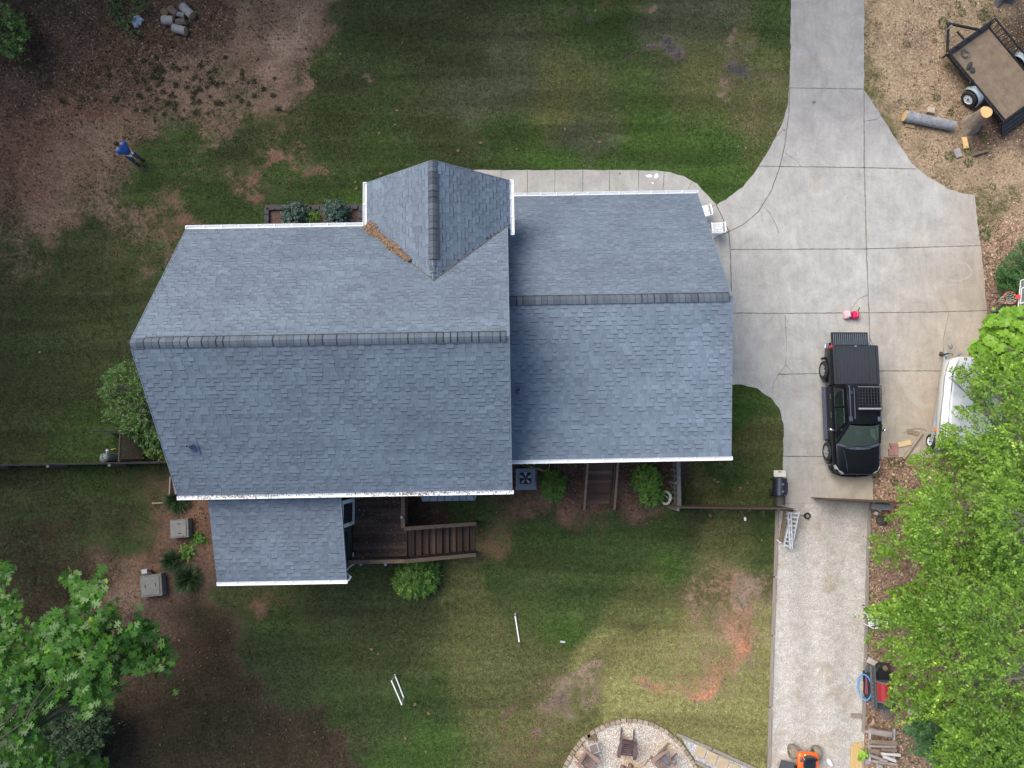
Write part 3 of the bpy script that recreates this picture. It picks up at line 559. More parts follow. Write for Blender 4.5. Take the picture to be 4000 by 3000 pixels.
def roof_part(name, slopes, extra=None):
    mb = MB()
    for s_ in slopes:
        shingle_slope(mb=mb, **{k: v for k, v in s_.items() if k != 'deck'})
        if s_.get('deck', True):
            P0 = Vector(s_['P0']); U = Vector(s_['U']).normalized()*s_['Lu']; V = Vector(s_['V']).normalized()*s_['Lv']
            d = s_.get('deck'); slab(mb, d if d else [P0, P0+U, P0+U+V, P0+V])
    return mb.build(name, SH, house, smooth=False)
E1, R1 = 6.0, 9.36; VB, VF, VR = -.95, 8.05, 3.58
sb = Vector((0, VR-VB, R1-E1)); sf = Vector((0, VR-VF, R1-E1))
roof = roof_part('roof', [dict(P0=(-11, VB, E1), U=(1, 0, 0), V=sb, Lu=11, Lv=sb.length, seed=1), dict(P0=(-11, VF, E1), U=(1, 0, 0), V=sf, Lu=11, Lv=sf.length, seed=2)])
# garage wing
GR_, GF, GB = 6.70, 3.0, 5.7
a_ = Vector((0, 5.22-.03, GR_-GB)); b__ = Vector((0, 5.22-10.14, GR_-GF))
groof = roof_part('garage_roof', [dict(P0=(-.28, .03, GB), U=(1, 0, 0), V=a_, Lu=7.62, Lv=a_.length, seed=3, bias=.03), dict(P0=(-.28, 10.14, GF), U=(1, 0, 0), V=b__, Lu=7.62, Lv=b__.length, seed=4)])
# front cross gable
CG, RG = -2.37, 7.80
def above_main(p): return p.z > E1+(VF-p.y)*.752-.01 if p.y > VR else False
sl_ = Vector((CG+4.82, 0, RG-E1)); sr_ = Vector((CG-.08, 0, RG-E1))
vy = VF-(RG-E1)/.752
groof2 = roof_part('gable_roof', [dict(P0=(-4.82, 9.58, E1), U=(0, -1, 0), V=sl_, Lu=4.1, Lv=sl_.length, seed=5, keep=above_main, deck=[(-4.82, 9.58, E1), (-4.82, VF, E1), (CG, vy, RG), (CG, 9.58, RG)]),
     dict(P0=(.08, 9.58, E1), U=(0, -1, 0), V=sr_, Lu=4.1, Lv=sr_.length, seed=6, keep=above_main, deck=[(.08, 9.58, E1), (.08, VF, E1), (CG, vy, RG), (CG, 9.58, RG)])])
# porch room roof
sp_ = Vector((0, 3.35, 1.12))
proof = roof_part('porch_roof', [dict(P0=(-10.31, -4.0, 4.3), U=(1, 0, 0), V=sp_, Lu=4.49, Lv=sp_.length, seed=7, bias=-.06)])  # negative bias puts shade into the porch shingle tint
# bay window roof
mb = MB(); B0 = [(-3.55, -.75), (-3.31, -1.42), (-1.38, -1.42), (-1.13, -.75)]; T0 = [(-3.3, -.72), (-3.05, -.75), (-1.6, -.75), (-1.4, -.72)]
for i in range(3):
    for k in range(3):
        f0, f1 = k/3, (k+1)/3; P = lambda j, f: Vector((B0[j][0]*(1-f)+T0[j][0]*f, B0[j][1]*(1-f)+T0[j][1]*f, 3.2+.5*f))
        m_ = 7 if i == 1 else 2
        for s_ in range(m_):
            g0, g1 = s_/m_, (s_+1)/m_
            mb.poly([P(i, f0).lerp(P(i+1, f0), g0), P(i, f0).lerp(P(i+1, f0), g1-.01), P(i, f1).lerp(P(i+1, f1), g1-.01), P(i, f1).lerp(P(i+1, f1), g0)], t=random.uniform(.55, .75))
            mb.poly([P(i, f0).lerp(P(i+1, f0), g0)+Vector((0, -.002, -.004)), P(i, f0).lerp(P(i+1, f0), g1)+Vector((0, -.002, -.004)), P(i, f0).lerp(P(i+1, f0), g1)+Vector((0, .02, -.02)), P(i, f0).lerp(P(i+1, f0), g0)+Vector((0, .02, -.02))], t=0)
mb.prism(B0, 3.1, 3.18, t=.1)
mb.build('bay_roof', SH, house, smooth=False)
# walls (one part per wing), set in under the eaves
mb = MB(); mb.prism([(-10.75, VB+.4), (-.25, VB+.4), (-.25, VF-.4), (-10.75, VF-.4)], -.1, E1-.05)
mb.add([(-10.75, VB+.4, E1-.05), (-10.75, VF-.4, E1-.05), (-10.75, VR, R1-.35), (-.25, VB+.4, E1-.05), (-.25, VF-.4, E1-.05), (-.25, VR, R1-.35)], [(0, 2, 1), (3, 4, 5), (0, 1, 4, 3), (1, 2, 5, 4), (2, 0, 3, 5)])
mb.prism([(-4.5, VF-.5), (-.25, VF-.5), (-.25, 9.2), (-4.5, 9.2)], -.1, 5.92); mb.add([(-4.5, 9.2, 5.92), (-.25, 9.2, 5.92), (CG, 9.2, RG-.3), (CG, 8.2, RG-.3)], [(0, 2, 1), (0, 3, 2), (1, 2, 3)])
mb.build('wall', SIDING, house, smooth=False)
mb = MB(); mb.prism([(-.2, .35), (7.0, .35), (7.0, 9.75), (-.2, 9.75)], -.1, 2.95); mb.prism([(-.2, .36), (6.99, .36), (6.99, 5.2), (-.2, 5.2)], 2.951, 5.68)
mb.add([(-.2, 5.2, 6.58), (6.99, 5.2, 6.58), (6.99, 9.74, 3.15), (-.2, 9.74, 3.15), (-.2, 5.2, 2.96), (6.99, 5.2, 2.96), (6.99, 9.74, 2.96), (-.2, 9.74, 2.96)], [(0, 3, 2, 1), (1, 2, 6, 5), (0, 4, 7, 3), (2, 3, 7, 6)])
mb.build('garage_wall', SIDING, house, smooth=False)
# porch room walls, dark screens, white corner posts
mb = MB(); mb.prism([(-10.0, -3.75), (-6.25, -3.75), (-6.25, -.56), (-10.0, -.56)], -.1, 2.2, m=0)
for x0, y0, x1, y1 in ((-10, -3.75, -6.25, -3.75), (-6.25, -3.75, -6.25, -2.5), (-10, -3.75, -10, -.56)):
    mb.bar((x0, y0, 3.2), (x1, y1, 3.2), .03, 2.0, m=1)
    mb.bar((x0, y0, 4.15), (x1, y1, 4.15), .09, .14, m=0); mb.bar((x0, y0, 2.25), (x1, y1, 2.25), .09, .1, m=0)
for x, y in ((-10, -3.75), (-6.25, -3.75), (-6.25, -2.45), (-8.1, -3.75), (-10, -2.2)): mb.box((x, y, 3.2), (.1, .1, 2.05), m=0)
mb.box((-6.26, -1.5, 3.95), (.08, 1.9, .7), m=0); mb.box((-6.26, -.85, 2.6), (.08, .55, 2.2), m=0)
mb.build('porch_wall', [mat('porch timber', (.035, .045, .04), .7), mat('insect screen', (.018, .022, .02), .9, spec=.1)], house, smooth=False)
# white door standing against the porch room
mb = MB(); mb.box((0, 0, 1.02), (1.0, .05, 2.04), m=0)
door = MB(); 
for c, d in (((-.43, 0, 1.02), (.14, .05, 2.04)), ((.43, 0, 1.02), (.14, .05, 2.04)), ((0, 0, 1.95), (.72, .05, .18)), ((0, 0, .15), (.72, .05, .3))): door.box(c, d)
door.xf(Matrix.Translation((-6.17, -1.83, 1.53)) @ Matrix.Rotation(math.radians(90), 4, 'Z'))
dd = door.build('door', mat('white door paint', (.62, .68, .74), .5, var=.05), house, smooth=False)
MB().box((-6.17, -1.83, 2.58), (.02, .72, 1.62)).build('pane', mat('dark pane', (.02, .025, .03), .15), dd)
MB().tube([(-6.13, -2.22, 2.5), (-6.08, -2.22, 2.5), (-6.08, -2.16, 2.5)], .014, 6).build('handle', mat('black metal', (.02, .02, .022), .4, metal=.6), dd)
# gutters: open K channels
def gutter(a, b, out, z, seed=0):
    a = Vector((*a, z)); b = Vector((*b, z)); o = Vector((*out, 0)); mb = MB(); u = Vector((0, 0, 1))
    prof = [(0, .0), (0, -.10), (.07, -.10), (.10, -.04), (.13, -.02), (.13, .0), (.118, .0), (.118, -.012), (.09, -.03), (.062, -.088), (.008, -.088), (.008, 0)]
    r = [[p+o*x+u*y for x, y in prof] for p in (a, b)]; mb.loft(r); n = int((b-a).length/.6)
    for i in range(n+1):
        p = a.lerp(b, i/n); mb.bar(p+u*-.004, p+o*.12+u*-.004, .03, .006)
    return mb.build('gutter', WHITE, house, smooth=False)
gutter((-11.0, VB-.01), (0.02, VB-.01), (0, -1), E1+.0); gutter((-11.0, VF+.01), (-4.96, VF+.01), (0, 1), E1)
gutter((-.02, .02), (7.36, .02), (0, -1), GB); gutter((.08, 10.15), (7.36, 10.15), (0, 1), GF)
gutter((-4.83, 9.6), (-4.83, VF+.02), (-1, 0), E1); gutter((.09, 9.6), (.09, 7.68), (1, 0), E1)
gutter((-10.31, -4.01), (-5.8, -4.01), (0, -1), 4.3)
TRIM = mat('rake trim', (.16, .19, .23), .5, var=.1)
for p, q in (((-10.985, VB, E1), (-10.985, VR, R1)), ((-10.985, VF, E1), (-10.985, VR, R1)), ((-.015, VB, E1), (-.015, VR, R1)), ((-.015, VF, E1), (-.015, VR, R1)), ((7.325, .03, GB), (7.325, 5.22, GR_)), ((7.325, 10.14, GF), (7.325, 5.22, GR_)), ((-5.815, -4, 4.31), (-5.815, -.7, 5.42)), ((-4.82, 9.585, E1), (CG, 9.585, RG)), ((.08, 9.585, E1), (CG, 9.585, RG))):
    MB().bar((p[0], p[1], p[2]-.06), (q[0], q[1], q[2]-.06), .022, .13).build('rake_trim', TRIM, house, smooth=False)
MB().tube([(-5.78, -4.06, 4.2), (-5.72, -3.95, 4.1), (-5.95, -3.8, 3.9), (-6.1, -3.8, 2.5), (-6.1, -3.8, .1)], .035, 6).build('downpipe', WHITE, house)
# ridge vents with cap shingles
CAP = tintmat('ridge cap shingles', (.018, .024, .032), (.165, .20, .245), .9, 50, .2)
def ridge(name, a, b, z, half, pitchL, pitchR, seed, tone=.5, dark=True, kneel=0):
    a = Vector(a); b = Vector(b); d = (b-a).normalized(); s_ = Vector((-d.y, d.x)); L = (b-a).length; mb = MB(); rs = random.Random(seed)
    def sec(t, up): # cross-section
        c = a+d*t; out = []
        for k in (-1, -.55, 0, .55, 1):
            zz = z+up-abs(k)*half*(pitchL if k > 0 else pitchR)*(1.0 if abs(k) > .8 else .8)
            out.append((c.x+s_.x*k*half, c.y+s_.y*k*half, zz))
        return out
    t = 0.
    while t < L:
        t1 = min(L, t+.205); tt = tone+rs.uniform(-.12, .12); A_, B_ = sec(t, .062+rs.uniform(-.003, .004)), sec(t1, .052)
        o = len(mb.v); mb.v += [Vector(p) for p in A_+B_]
        for i in range(4): mb.f.append([o+i, o+i+1, o+6+i, o+5+i]); mb.m.append(0); mb.t.append(tt)
        if rs.random() < .3:
            A2, B2 = sec(t+.002, .066), sec(t+.04, .063); o = len(mb.v); mb.v += [Vector(p) for p in A2+B2]
            for i in range(4): mb.f.append([o+i, o+i+1, o+6+i, o+5+i]); mb.m.append(0); mb.t.append(.02)
        else:
            A2, B2 = sec(t+.002, .066), sec(t+.014, .063); o = len(mb.v); mb.v += [Vector(p) for p in A2+B2]
            for i in range(4): mb.f.append([o+i, o+i+1, o+6+i, o+5+i]); mb.m.append(0); mb.t.append(.0)
        t = t1
    cap = mb.build(name, CAP, house, smooth=False)
    for k, pt in ((1, pitchL), (-1, pitchR)):
        if name == 'ridge_cap': break
        v = MB()
        q0 = a+s_*half*k*.97; q1 = b+s_*half*k*.97; zz = z-half*pt*.97+.03
        v.bar((*q0, zz), (*q1, zz), .05, .06, m=0)
        v.build('vent_slot', mat('vent slot black', (.012, .013, .017), .7), cap); return cap
ridge('ridge_vent', (-10.55, VR), (-.12, VR), R1, .155, .74, .74, 1, .55)
ridge('ridge_cap', (-11, VR), (-10.56, VR), R1-.03, .16, .74, .74, 2, .45)
ridge('ridge_vent', (.02, 5.22), (7.22, 5.22), GR_, .155, .75, .19, 3, .42)
ridge('ridge_vent', (CG, 9.2), (CG, 6.35), RG, .15, .78, .78, 4, .3)
ridge('ridge_cap', (CG, 9.58), (CG, 9.21), RG-.03, .15, .78, .78, 5, .35); ridge('ridge_cap', (CG, 6.34), (CG, 5.85), RG-.05, .15, .78, .78, 6, .35)
# valley seams
for x in (-4.82, .08): MB().bar((x, VF, E1+.03), (CG, vy, RG+.03), .03, .012).build('valley_seam', mat('valley grit', (.10, .095, .08), .9, var=.3), house, smooth=False)
# plumbing vents with lead boots
PIPE = mat('grey pipe', (.11, .135, .18), .5); LEAD = mat('boot collar', (.10, .13, .19), .55)
def stack(px, py, u, v, z, pit):
    vp = MB(); vp.lathe([(.16, -.03), (.12, .02), (.075, .14), (.065, .2)], (u, v, z), n=18, m=1); vp.poly([(u-.19, v-.26, z-.26*pit+.03), (u+.19, v-.26, z-.26*pit+.03), (u+.19, v+.14, z+.14*pit+.03), (u-.19, v+.14, z+.14*pit+.03)], m=1)
    vp.lathe([(.052, 0), (.052, .42), (.038, .42), (.038, .25)], (u, v, z), n=16, m=0, cap=False); vp.lathe([(.037, .3), (.001, .3)], (u, v, z), n=12, m=2, cap=False)
    return vp.build('vent_pipe', [PIPE, LEAD, DARK], house)
stack(700, 1738, -10.03, .62, E1+(.62-VB)*.742, .742)
stack(2027, 1518, .26, 2.3, GB+(2.3-.03)*.193, .193)
ORD = ['first', 'second', 'third', 'fourth', 'fifth', 'sixth', 'seventh', 'eighth', 'ninth', 'tenth', 'eleventh', 'twelfth', 'thirteenth', 'fourteenth', 'fifteenth', 'sixteenth', 'seventeenth', 'eighteenth', 'nineteenth', 'twentieth']
ORD += ['twenty-'+x for x in ORD[:9]]+['thirtieth']+['thirty-'+x for x in ORD[:9]]
# ================================================================ DECK, STEPS, FENCES
WOOD = mat('weathered deck boards', (.075, .055, .048), .85, var=.5, scale=2.2, col2=(.032, .024, .023), stretch=(1, 9, 1), bmp=.3)
WOODT = tintmat('dark boards', (.040, .024, .019), (.135, .082, .060), .85, 30, .35)
RAIL = mat('weathered rail', (.125, .088, .060), .85, var=.35, scale=3, stretch=(1, 6, 6)); RAILD = mat('dark rail timber', (.065, .042, .032), .9, var=.3)
def boards(mb, x0, x1, y0, y1, z, w, along='x', th=.035, gap=.008, seed=1, joints=True):
    rs = random.Random(seed); a, b = (y0, y1) if along == 'x' else (x0, x1); L0, L1 = (x0, x1) if along == 'x' else (y0, y1); p = a
    while p < b-.02:
        q = min(b, p+w); cuts = [L0]+([rs.uniform(L0+.4, L1-.4)] if joints and rs.random() < .5 and L1-L0 > 1.2 else [])+[L1]
        for i in range(len(cuts)-1):
            c = ((cuts[i]+cuts[i+1])/2, (p+q)/2); d = (cuts[i+1]-cuts[i]-.006, q-p-gap)
            if along != 'x': c = c[::-1]; d = d[::-1]
            mb.box((c[0], c[1], z-th/2+rs.uniform(-.004, .004)), (d[0], d[1], th), t=rs.choice((.1, .3, .4, .5, .95))*rs.uniform(.6, 1))
        p = q
def baluster_rail(parent, a, b, cap_w=.14, h0=.9, step=.11, posts=True, name='railing'):
    a = Vector(a); b = Vector(b); d = b-a; n = max(2, int(d.length/step)); s_ = Vector((-d.y, d.x, 0)).normalized(); mb = MB()
    mb.bar(a, b, cap_w, .035, m=0); mb.bar(a-Vector((0, 0, .08)), b-Vector((0, 0, .08)), .04, .09, m=1); mb.bar(a-Vector((0, 0, h0-.08)), b-Vector((0, 0, h0-.08)), .04, .09, m=1)
    for i in range(n+1):
        p = a+d*(i/n); mb.box((p.x+s_.x*.04, p.y+s_.y*.04, p.z-.03-(h0-.03)/2), (.036, .036, h0-.03), m=1)
    for p in (a, b): mb.box((p.x, p.y, (p.z-.03)/2), (.09, .09, p.z-.03), m=1)
    return mb.build(name, [RAIL, RAILD], parent, smooth=False)
deck = thing('wooden_deck', 'dark stained timber deck with stair of broad treads beside the porch room', 'deck', (0, 0, 0), HR)
mb = MB(); boards(mb, -6.22, -4.12, -3.6, -.56, 1.5, .142, 'x', seed=3); mb.build('deck_boards', WOODT, deck, smooth=False)
mb = MB(); mb.box((-5.17, -3.56, 1.36), (2.1, .04, .22)); mb.box((-4.14, -2.1, 1.36), (.04, 3.0, .22)); [mb.box((x, y, .65), (.12, .12, 1.3)) for x in (-6.1, -4.2) for y in (-3.5, -2.4)]
mb.build('deck_frame', RAILD, deck, smooth=False)
for i in range(10):
    x = -4.12+.256*i; mb = MB(); z = 1.5-.15*(i+.0)-.13
    boards(mb, x+.0, x+.27, -3.6, -2.52, z, .135, 'y', seed=20+i, joints=False); mb.box((x+.006, -3.06, z-.09), (.02, 1.07, .12), t=.0)
    mb.build('tread', WOODT, deck, smooth=False)
mb = MB(); mb.bar((-4.12, -2.49, 1.25), (-1.5, -2.49, .0), .045, .3); mb.bar((-4.12, -3.63, 1.25), (-1.5, -3.63, .0), .045, .3); mb.build('stringer', RAILD, deck, smooth=False)
baluster_rail(deck, (-6.2, -3.66, 2.42), (-4.1, -3.66, 2.42)); baluster_rail(deck, (-4.14, -.75, 2.42), (-4.14, -2.44, 2.42))
baluster_rail(deck, (-4.1, -2.47, 2.42), (-1.48, -2.45, .95)); baluster_rail(deck, (-4.1, -3.67, 2.42), (-1.5, -3.66, .95))
steps = thing('wooden_steps', 'short flight of dark wooden steps with two rails behind the garage', 'steps', (0, 0, 0), 0)
p0 = W(2297, 1797, 2.1); p1 = W(2282, 1990, 1.15); q0 = W(2415, 1797, 2.1); q1 = W(2400, 1990, 1.15)
baluster_rail(steps, p0, p1, .085); baluster_rail(steps, q0, q1, .085)
for i in range(7):
    t = i/7; y = (p0.y-.05)*(1-t)+(p1.y+.18)*t; z = 1.15-.16*i; y2 = (p0.y-.05)*(1-(i+1)/7)+(p1.y+.18)*(i+1)/7
    mb = MB(); boards(mb, (p0.x*(1-t)+p1.x*t)+.06, (q0.x*(1-t)+q1.x*t)-.06, y2-.02, y, max(z, .14), .14, 'x', seed=50+i, joints=False); mb.build('tread', WOODT, steps, smooth=False)
# picket fence west of the small lawn
FG = mat('grey fence timber', (.125, .12, .115), .9, var=.35, scale=5, stretch=(1, 1, .3)); FB = mat('brown stained boards', (.16, .095, .04), .85, var=.5, scale=3, col2=(.06, .04, .022), stretch=(4, 4, .5))
fe = thing('picket_fence', 'grey picket fence between the hose coil and the small lawn', 'fence', W(2640, 1890, 0)); a = W(2650, 1790, 1.15); b = W(2654, 1984, 1.15)
for k, (rz_, nm) in enumerate(((1.0, 'rail'), (.35, 'rail'))):
    MB().bar(Vector((a.x, a.y, rz_)), Vector((b.x, b.y, rz_)), .045, .09).build(nm, FG, fe, w=True, smooth=False)
mb = MB(); n = 17
for i in range(n):
    p = a.lerp(b, (i+.5)/n); mb.box((p.x+.05, p.y, .58), (.02, .085, 1.16))
    if i % 2 == 0: mb.box((p.x-.05, p.y+.05, .56), (.02, .085, 1.1))
mb.build('pickets', FG, fe, w=True, smooth=False)
mb = MB(); mb.bar(a-Vector((.0, 0, .0)), b, .15, .03); mb.build('cap_rail', FG, fe, w=True, smooth=False)
for p in (a.lerp(b, .5), b): MB().box((p.x-.12, p.y, .6), (.1, .1, 1.2)).build('post', FG, fe, w=True, smooth=False)
def board_fence(name, label, a, b, h, cat='fence', m=None, flip=1, post=True, mi=0, w_=.14):
    a = Vector(a); b = Vector(b); a.z = b.z = 0; d = b-a; L = d.length; u = d.normalized(); s_ = Vector((-u.y, u.x, 0))*flip
    t = thing(name, label, cat, (a+b)/2); n = int(L/w_); mb = MB(); rs = random.Random(int(L*100))
    for i in range(n):
        p = a+d*((i+.5)/n); hh = h+rs.uniform(-.02, .02); mb.box((p.x, p.y, hh/2), (w_-.006, .02, hh), rz=math.atan2(u.y, u.x), t=rs.random())
    mb.build('boards', m, t, w=True, smooth=False)
    for z in (.35, h-.3):
        MB().bar(a-s_*.035+Vector((0, 0, z)), b-s_*.035+Vector((0, 0, z)), .045, .09).build('rail', FG, t, w=True, smooth=False)
    if post:
        k = max(1, int(L/2.4))
        for i in range(k+1):
            p = a+d*(i/k)-s_*.1; MB().box((p.x, p.y, h/2), (.1, .1, h-.1)).build('post', FG, t, w=True, smooth=False)
    return t
def at(px, py, h): v = W(px, py, h); v.z = 0; return v
board_fence('board_fence', 'brown board fence from the picket fence to the smoker', at(2650, 1981, 1.7), at(3108, 1988, 1.7), 1.7, m=FB)
board_fence('gate', 'open brown board gate standing across the gravel lane end', at(3233, 1951, 1.6), at(3545, 1964, 1.6), 1.6, 'gate', m=FB, post=False)
FD = mat('dark wet fence boards', (.055, .042, .035), .9, var=.4, scale=4)
board_fence('board_fence', 'dark low board fence running left from the house past the gas cylinder', at(-300, 1820, 1.3), at(665, 1803, 1.3), 1.3, m=FD)
board_fence('board_fence', 'short dark fence panel above the lattice screen', at(338, 1683, 1.7), at(500, 1682, 1.7), 1.7, m=FD, post=False)
lt = thing('lattice_screen', 'dark diagonal lattice screen right of the gas cylinder', 'screen', at(560, 1745, 0)); mb = MB()
a = at(560, 1690, 0); b = at(566, 1797, 0); L = (b-a).length; H_ = 1.75; n = 12
for i in range(-n, n+8):
    for sg in (1, -1):
        y0 = i*.14; pts = []
        t0 = max(0, y0 if sg > 0 else y0); 
        lo = max(0, y0); hi = min(L, y0+H_)
        if hi-lo < .05: continue
        z0 = lo-y0; z1 = hi-y0
        if sg < 0: A_, B_ = L-lo, L-hi
        else: A_, B_ = lo, hi
        mb.bar((a.x+.01*sg, a.y-A_, z0), (a.x+.01*sg, a.y-B_, z1), .012, .035, up=(1, 0, 0))
mb.build('lattice', FD, lt, w=True, smooth=False)
mb = MB(); mb.bar((a.x, a.y, H_), (a.x, a.y-L, H_), .05, .06); mb.box((a.x, a.y, H_/2), (.09, .09, H_)); mb.box((a.x, a.y-L, H_/2), (.09, .09, H_)); mb.build('frame', FD, lt, w=True, smooth=False)
# timber edging
TIM = mat('grey landscape timber', (.235, .205, .175), .9, var=.3, scale=2, stretch=(6, 1, 1))
def timber(label, pts, w_=.13, h=.07, group='timbers edging the gravel lane', m=None):
    mb = MB()
    for i in range(len(pts)-1): mb.bar(W(*pts[i], h/2), W(*pts[i+1], h/2), w_, h)
    return single(mb, 'edging_timber', m or TIM, label, 'timber', group, smooth=False, bev=.01)
timber('upper timber along the lawn side of the gravel lane, beside the ladder', [(3035, 1995), (3028, 2250)]); timber('timber along the lawn side of the gravel lane beside the bare red soil', [(3027, 2256), (3019, 2480)])
timber('timber along the lawn side of the gravel lane above the mower', [(3018, 2486), (3010, 2760)]); timber('timber on the lawn side of the gravel lane level with the mower', [(3009, 2766), (3002, 3060)])
timber('upper timber along the tree side of the gravel lane below the gate', [(3397, 1990), (3389, 2210)]); timber('timber along the tree side of the gravel lane above the blue hoop', [(3389, 2216), (3381, 2570)])
timber('timber along the tree side of the gravel lane beside the red grill', [(3381, 2576), (3372, 2860)])
timber('pale timber edging the upper side of the stepping stone path', [(2645, 2868), (2780, 2925)], .12, .09, 'timbers edging the path'); timber('pale timber on the upper side of the path at the picture edge', [(2784, 2927), (3010, 3030)], .12, .09, 'timbers edging the path')
timber('pale timber on the lower side of the stepping stone path', [(2715, 2975), (2860, 3045)], .11, .09, 'timbers edging the path')
# fire pit edging pavers: walk the curve
PAV = tintmat('tan paver', (.20, .155, .115), (.36, .29, .22), .9, 30, .25)
pts = [W(x, y, 0) for x, y in CURVE]; cum = [0]
for i in range(len(pts)-1): cum.append(cum[-1]+(pts[i+1]-pts[i]).length)
def on(s_):
    for i in range(len(pts)-1):
        if s_ <= cum[i+1]: f = (s_-cum[i])/(cum[i+1]-cum[i]); return pts[i].lerp(pts[i+1], f), (pts[i+1]-pts[i]).normalized()
    return pts[-1], (pts[-1]-pts[-2]).normalized()
s_ = .1; k = 0; pv = []
while s_ < cum[-1]-.1:
    p, d = on(s_); 
    if Pn(p.x, p.y)[1] < 3030:
        if len(pv) < 4:
            mb = MB(); mb.box((0, 0, .05), (.205, .145, .1), t=.2+.25*len(pv), taper=.93)
            o = mb.build('edging_paver', PAV, loc=(0, 0, 0), bev=.008); pv.append(o)
        else: o = pv[k % 4].copy(); COL.objects.link(o)
        o.location = (p.x, p.y, 0); o.rotation_euler = (0, 0, math.atan2(d.y, d.x)+random.uniform(-.05, .05)); k += 1
        tag(o, ORD[k-1]+' tan concrete paver from the left end of the fire pit border', 'paver', 'pavers bordering the fire pit')
    s_ += .222
STONE = mat('tan stepping stone', (.40, .315, .205), .9, var=.15, scale=4, bmp=.3)
for i, (x, y, lb) in enumerate(((2736, 2935, 'tan square stepping stone nearest the fire pit'), (2779, 2960, 'tan square stepping stone second from the fire pit'), (2823, 2983, 'tan square stepping stone third from the fire pit'), (2866, 3006, 'tan square stepping stone cut by the bottom of the picture'))):
    p = W(x, y, 0); mb = MB(); mb.box((0, 0, .025), (.42, .44, .05), rz=math.radians(-22)); o = mb.build('stepping_stone', STONE, loc=(0, 0, 0), bev=.012); o.location = (p.x, p.y, 0); tag(o, lb, 'stepping stone', 'stepping stones')
# dark blocks round the front bed
BLK = mat('dark wall block', (.060, .058, .064), .9, var=.3, scale=7, bmp=.4)
bl = [(1041, 880, 0), (1042, 853, 0), (1042, 825, 0), (1056, 812, 1), (1083, 811, 1), (1111, 811, 1), (1147, 811, 1), (1198, 811, 1), (1234, 811, 1), (1264, 812, 1), (1294, 811, 1), (1324, 811, 1), (1354, 809, 1), (1384, 808, 1), (1411, 815, 0), (1408, 843, 0), (1406, 871, 0)]
for i, (x, y, o_) in enumerate(bl):
    p = W(x, y, .1); d = (.30, .21) if o_ else (.2, .29); a_, b_ = d[0]/2, d[1]/2; mb = MB(); c_ = .045
    mb.prism([(-a_, -b_), (a_, -b_), (a_, b_-c_), (a_-c_, b_), (-a_+c_, b_), (-a_, b_-c_)] if o_ else [(-a_+c_, -b_), (a_, -b_), (a_, b_), (-a_+c_, b_), (-a_, b_-c_), (-a_, -b_+c_)], 0, .16)
    o = mb.build('wall_block', BLK, loc=(0, 0, 0), bev=.012); o.location = (p.x, p.y, 0); o.rotation_euler.z = random.uniform(-.08, .08)
    tag(o, (ORD[2-i]+' dark block from the top in the left side of the front bed border' if i < 3 else ORD[i-3]+' dark block from the left in the top row of the front bed border' if i < 14 else ORD[i-14]+' dark block from the top in the right side of the front bed border'), 'block', 'blocks bordering the front bed')
# ================================================================ VEHICLES AND THINGS
BLACKP = mat('black car paint', (.006, .007, .010), .28, var=.3, spec=.25, coat=.15)
BLKM = mat('satin black metal', (.016, .017, .020), .5, var=.3, scale=5, metal=.2)
PLB = mat('black plastic', (.018, .020, .024), .6, var=.25)
TYRE = mat('tyre rubber', (.022, .021, .021), .85, var=.25, scale=20)
CHROME = mat('chrome', (.75, .76, .78), .12, metal=1., var=.03); ALU = mat('brushed aluminium', (.50, .52, .55), .42, metal=.7, var=.2, scale=9)
GLS = mat('tinted glass', (.012, .016, .018), .06, var=.2, spec=.8); WSG = glass('windscreen glass', (.34, .47, .42))
def wheel(parent, c, ax, R=.38, w=.24, rim=.62, spokes=7, rm=None, style='alloy', w_=False):
    """wheel part with tyre and rim sub-parts"""
    c = Vector(c); ax = Vector(ax).normalized(); h = w/2
    mb = MB(); mb.lathe([(R*rim, -h*.9), (R*.80, -h), (R*.95, -h*.85), (R, -h*.55), (R, h*.55), (R*.95, h*.85), (R*.80, h), (R*rim, h*.9), (R*rim*.98, 0), (R*rim, -h*.9)], c, ax, 32, cap=False)
    t = mb.build('wheel', TYRE, parent, w=w_)
    mb = MB(); r = R*rim; mb.lathe([(r, -h*.8), (r, h*.88), (r*.93, h*.84), (r*.88, h*.3), (r*.88, -h*.7)], c, ax, 28, cap=False)
    u = ax.cross(Vector((0, 0, 1))).normalized(); v = ax.cross(u)
    mb.lathe([(r*.88, h*.2), (.001, h*.2)], c, ax, 24, m=1, cap=False)
    if style == 'alloy':
        for i in range(spokes):
            a = 2*math.pi*i/spokes; d = u*math.cos(a)+v*math.sin(a)
            for o in (-.09, .09):
                q = v*math.cos(a)-u*math.sin(a); mb.bar(c+ax*h*.72+d*r*.18+q*o*r*.4, c+ax*h*.8+d*r*.92+q*o*r*1.2, r*.14, h*.2, up=ax)
        mb.lathe([(r*.24, h*.5), (r*.24, h*.85), (.001, h*.9)], c, ax, 16, cap=False)
    else:
        mb.lathe([(r*.9, h*.55), (r*.5, h*.75), (r*.26, h*.7), (.001, h*.7)], c, ax, 24, cap=False)
        for i in range(8):
            a = 2*math.pi*i/8; d = u*math.cos(a)+v*math.sin(a); mb.lathe([(r*.085, 0), (.001, .002)], c+d*r*.68+ax*(h*.66), ax, 8, m=1, cap=False)
        mb.lathe([(r*.17, h*.6), (r*.15, h*1.15), (.001, h*1.2)], c, ax, 12, m=1, cap=False)
    mb.build('rim', [rm or ALU, PLB], t, w=w_); return t
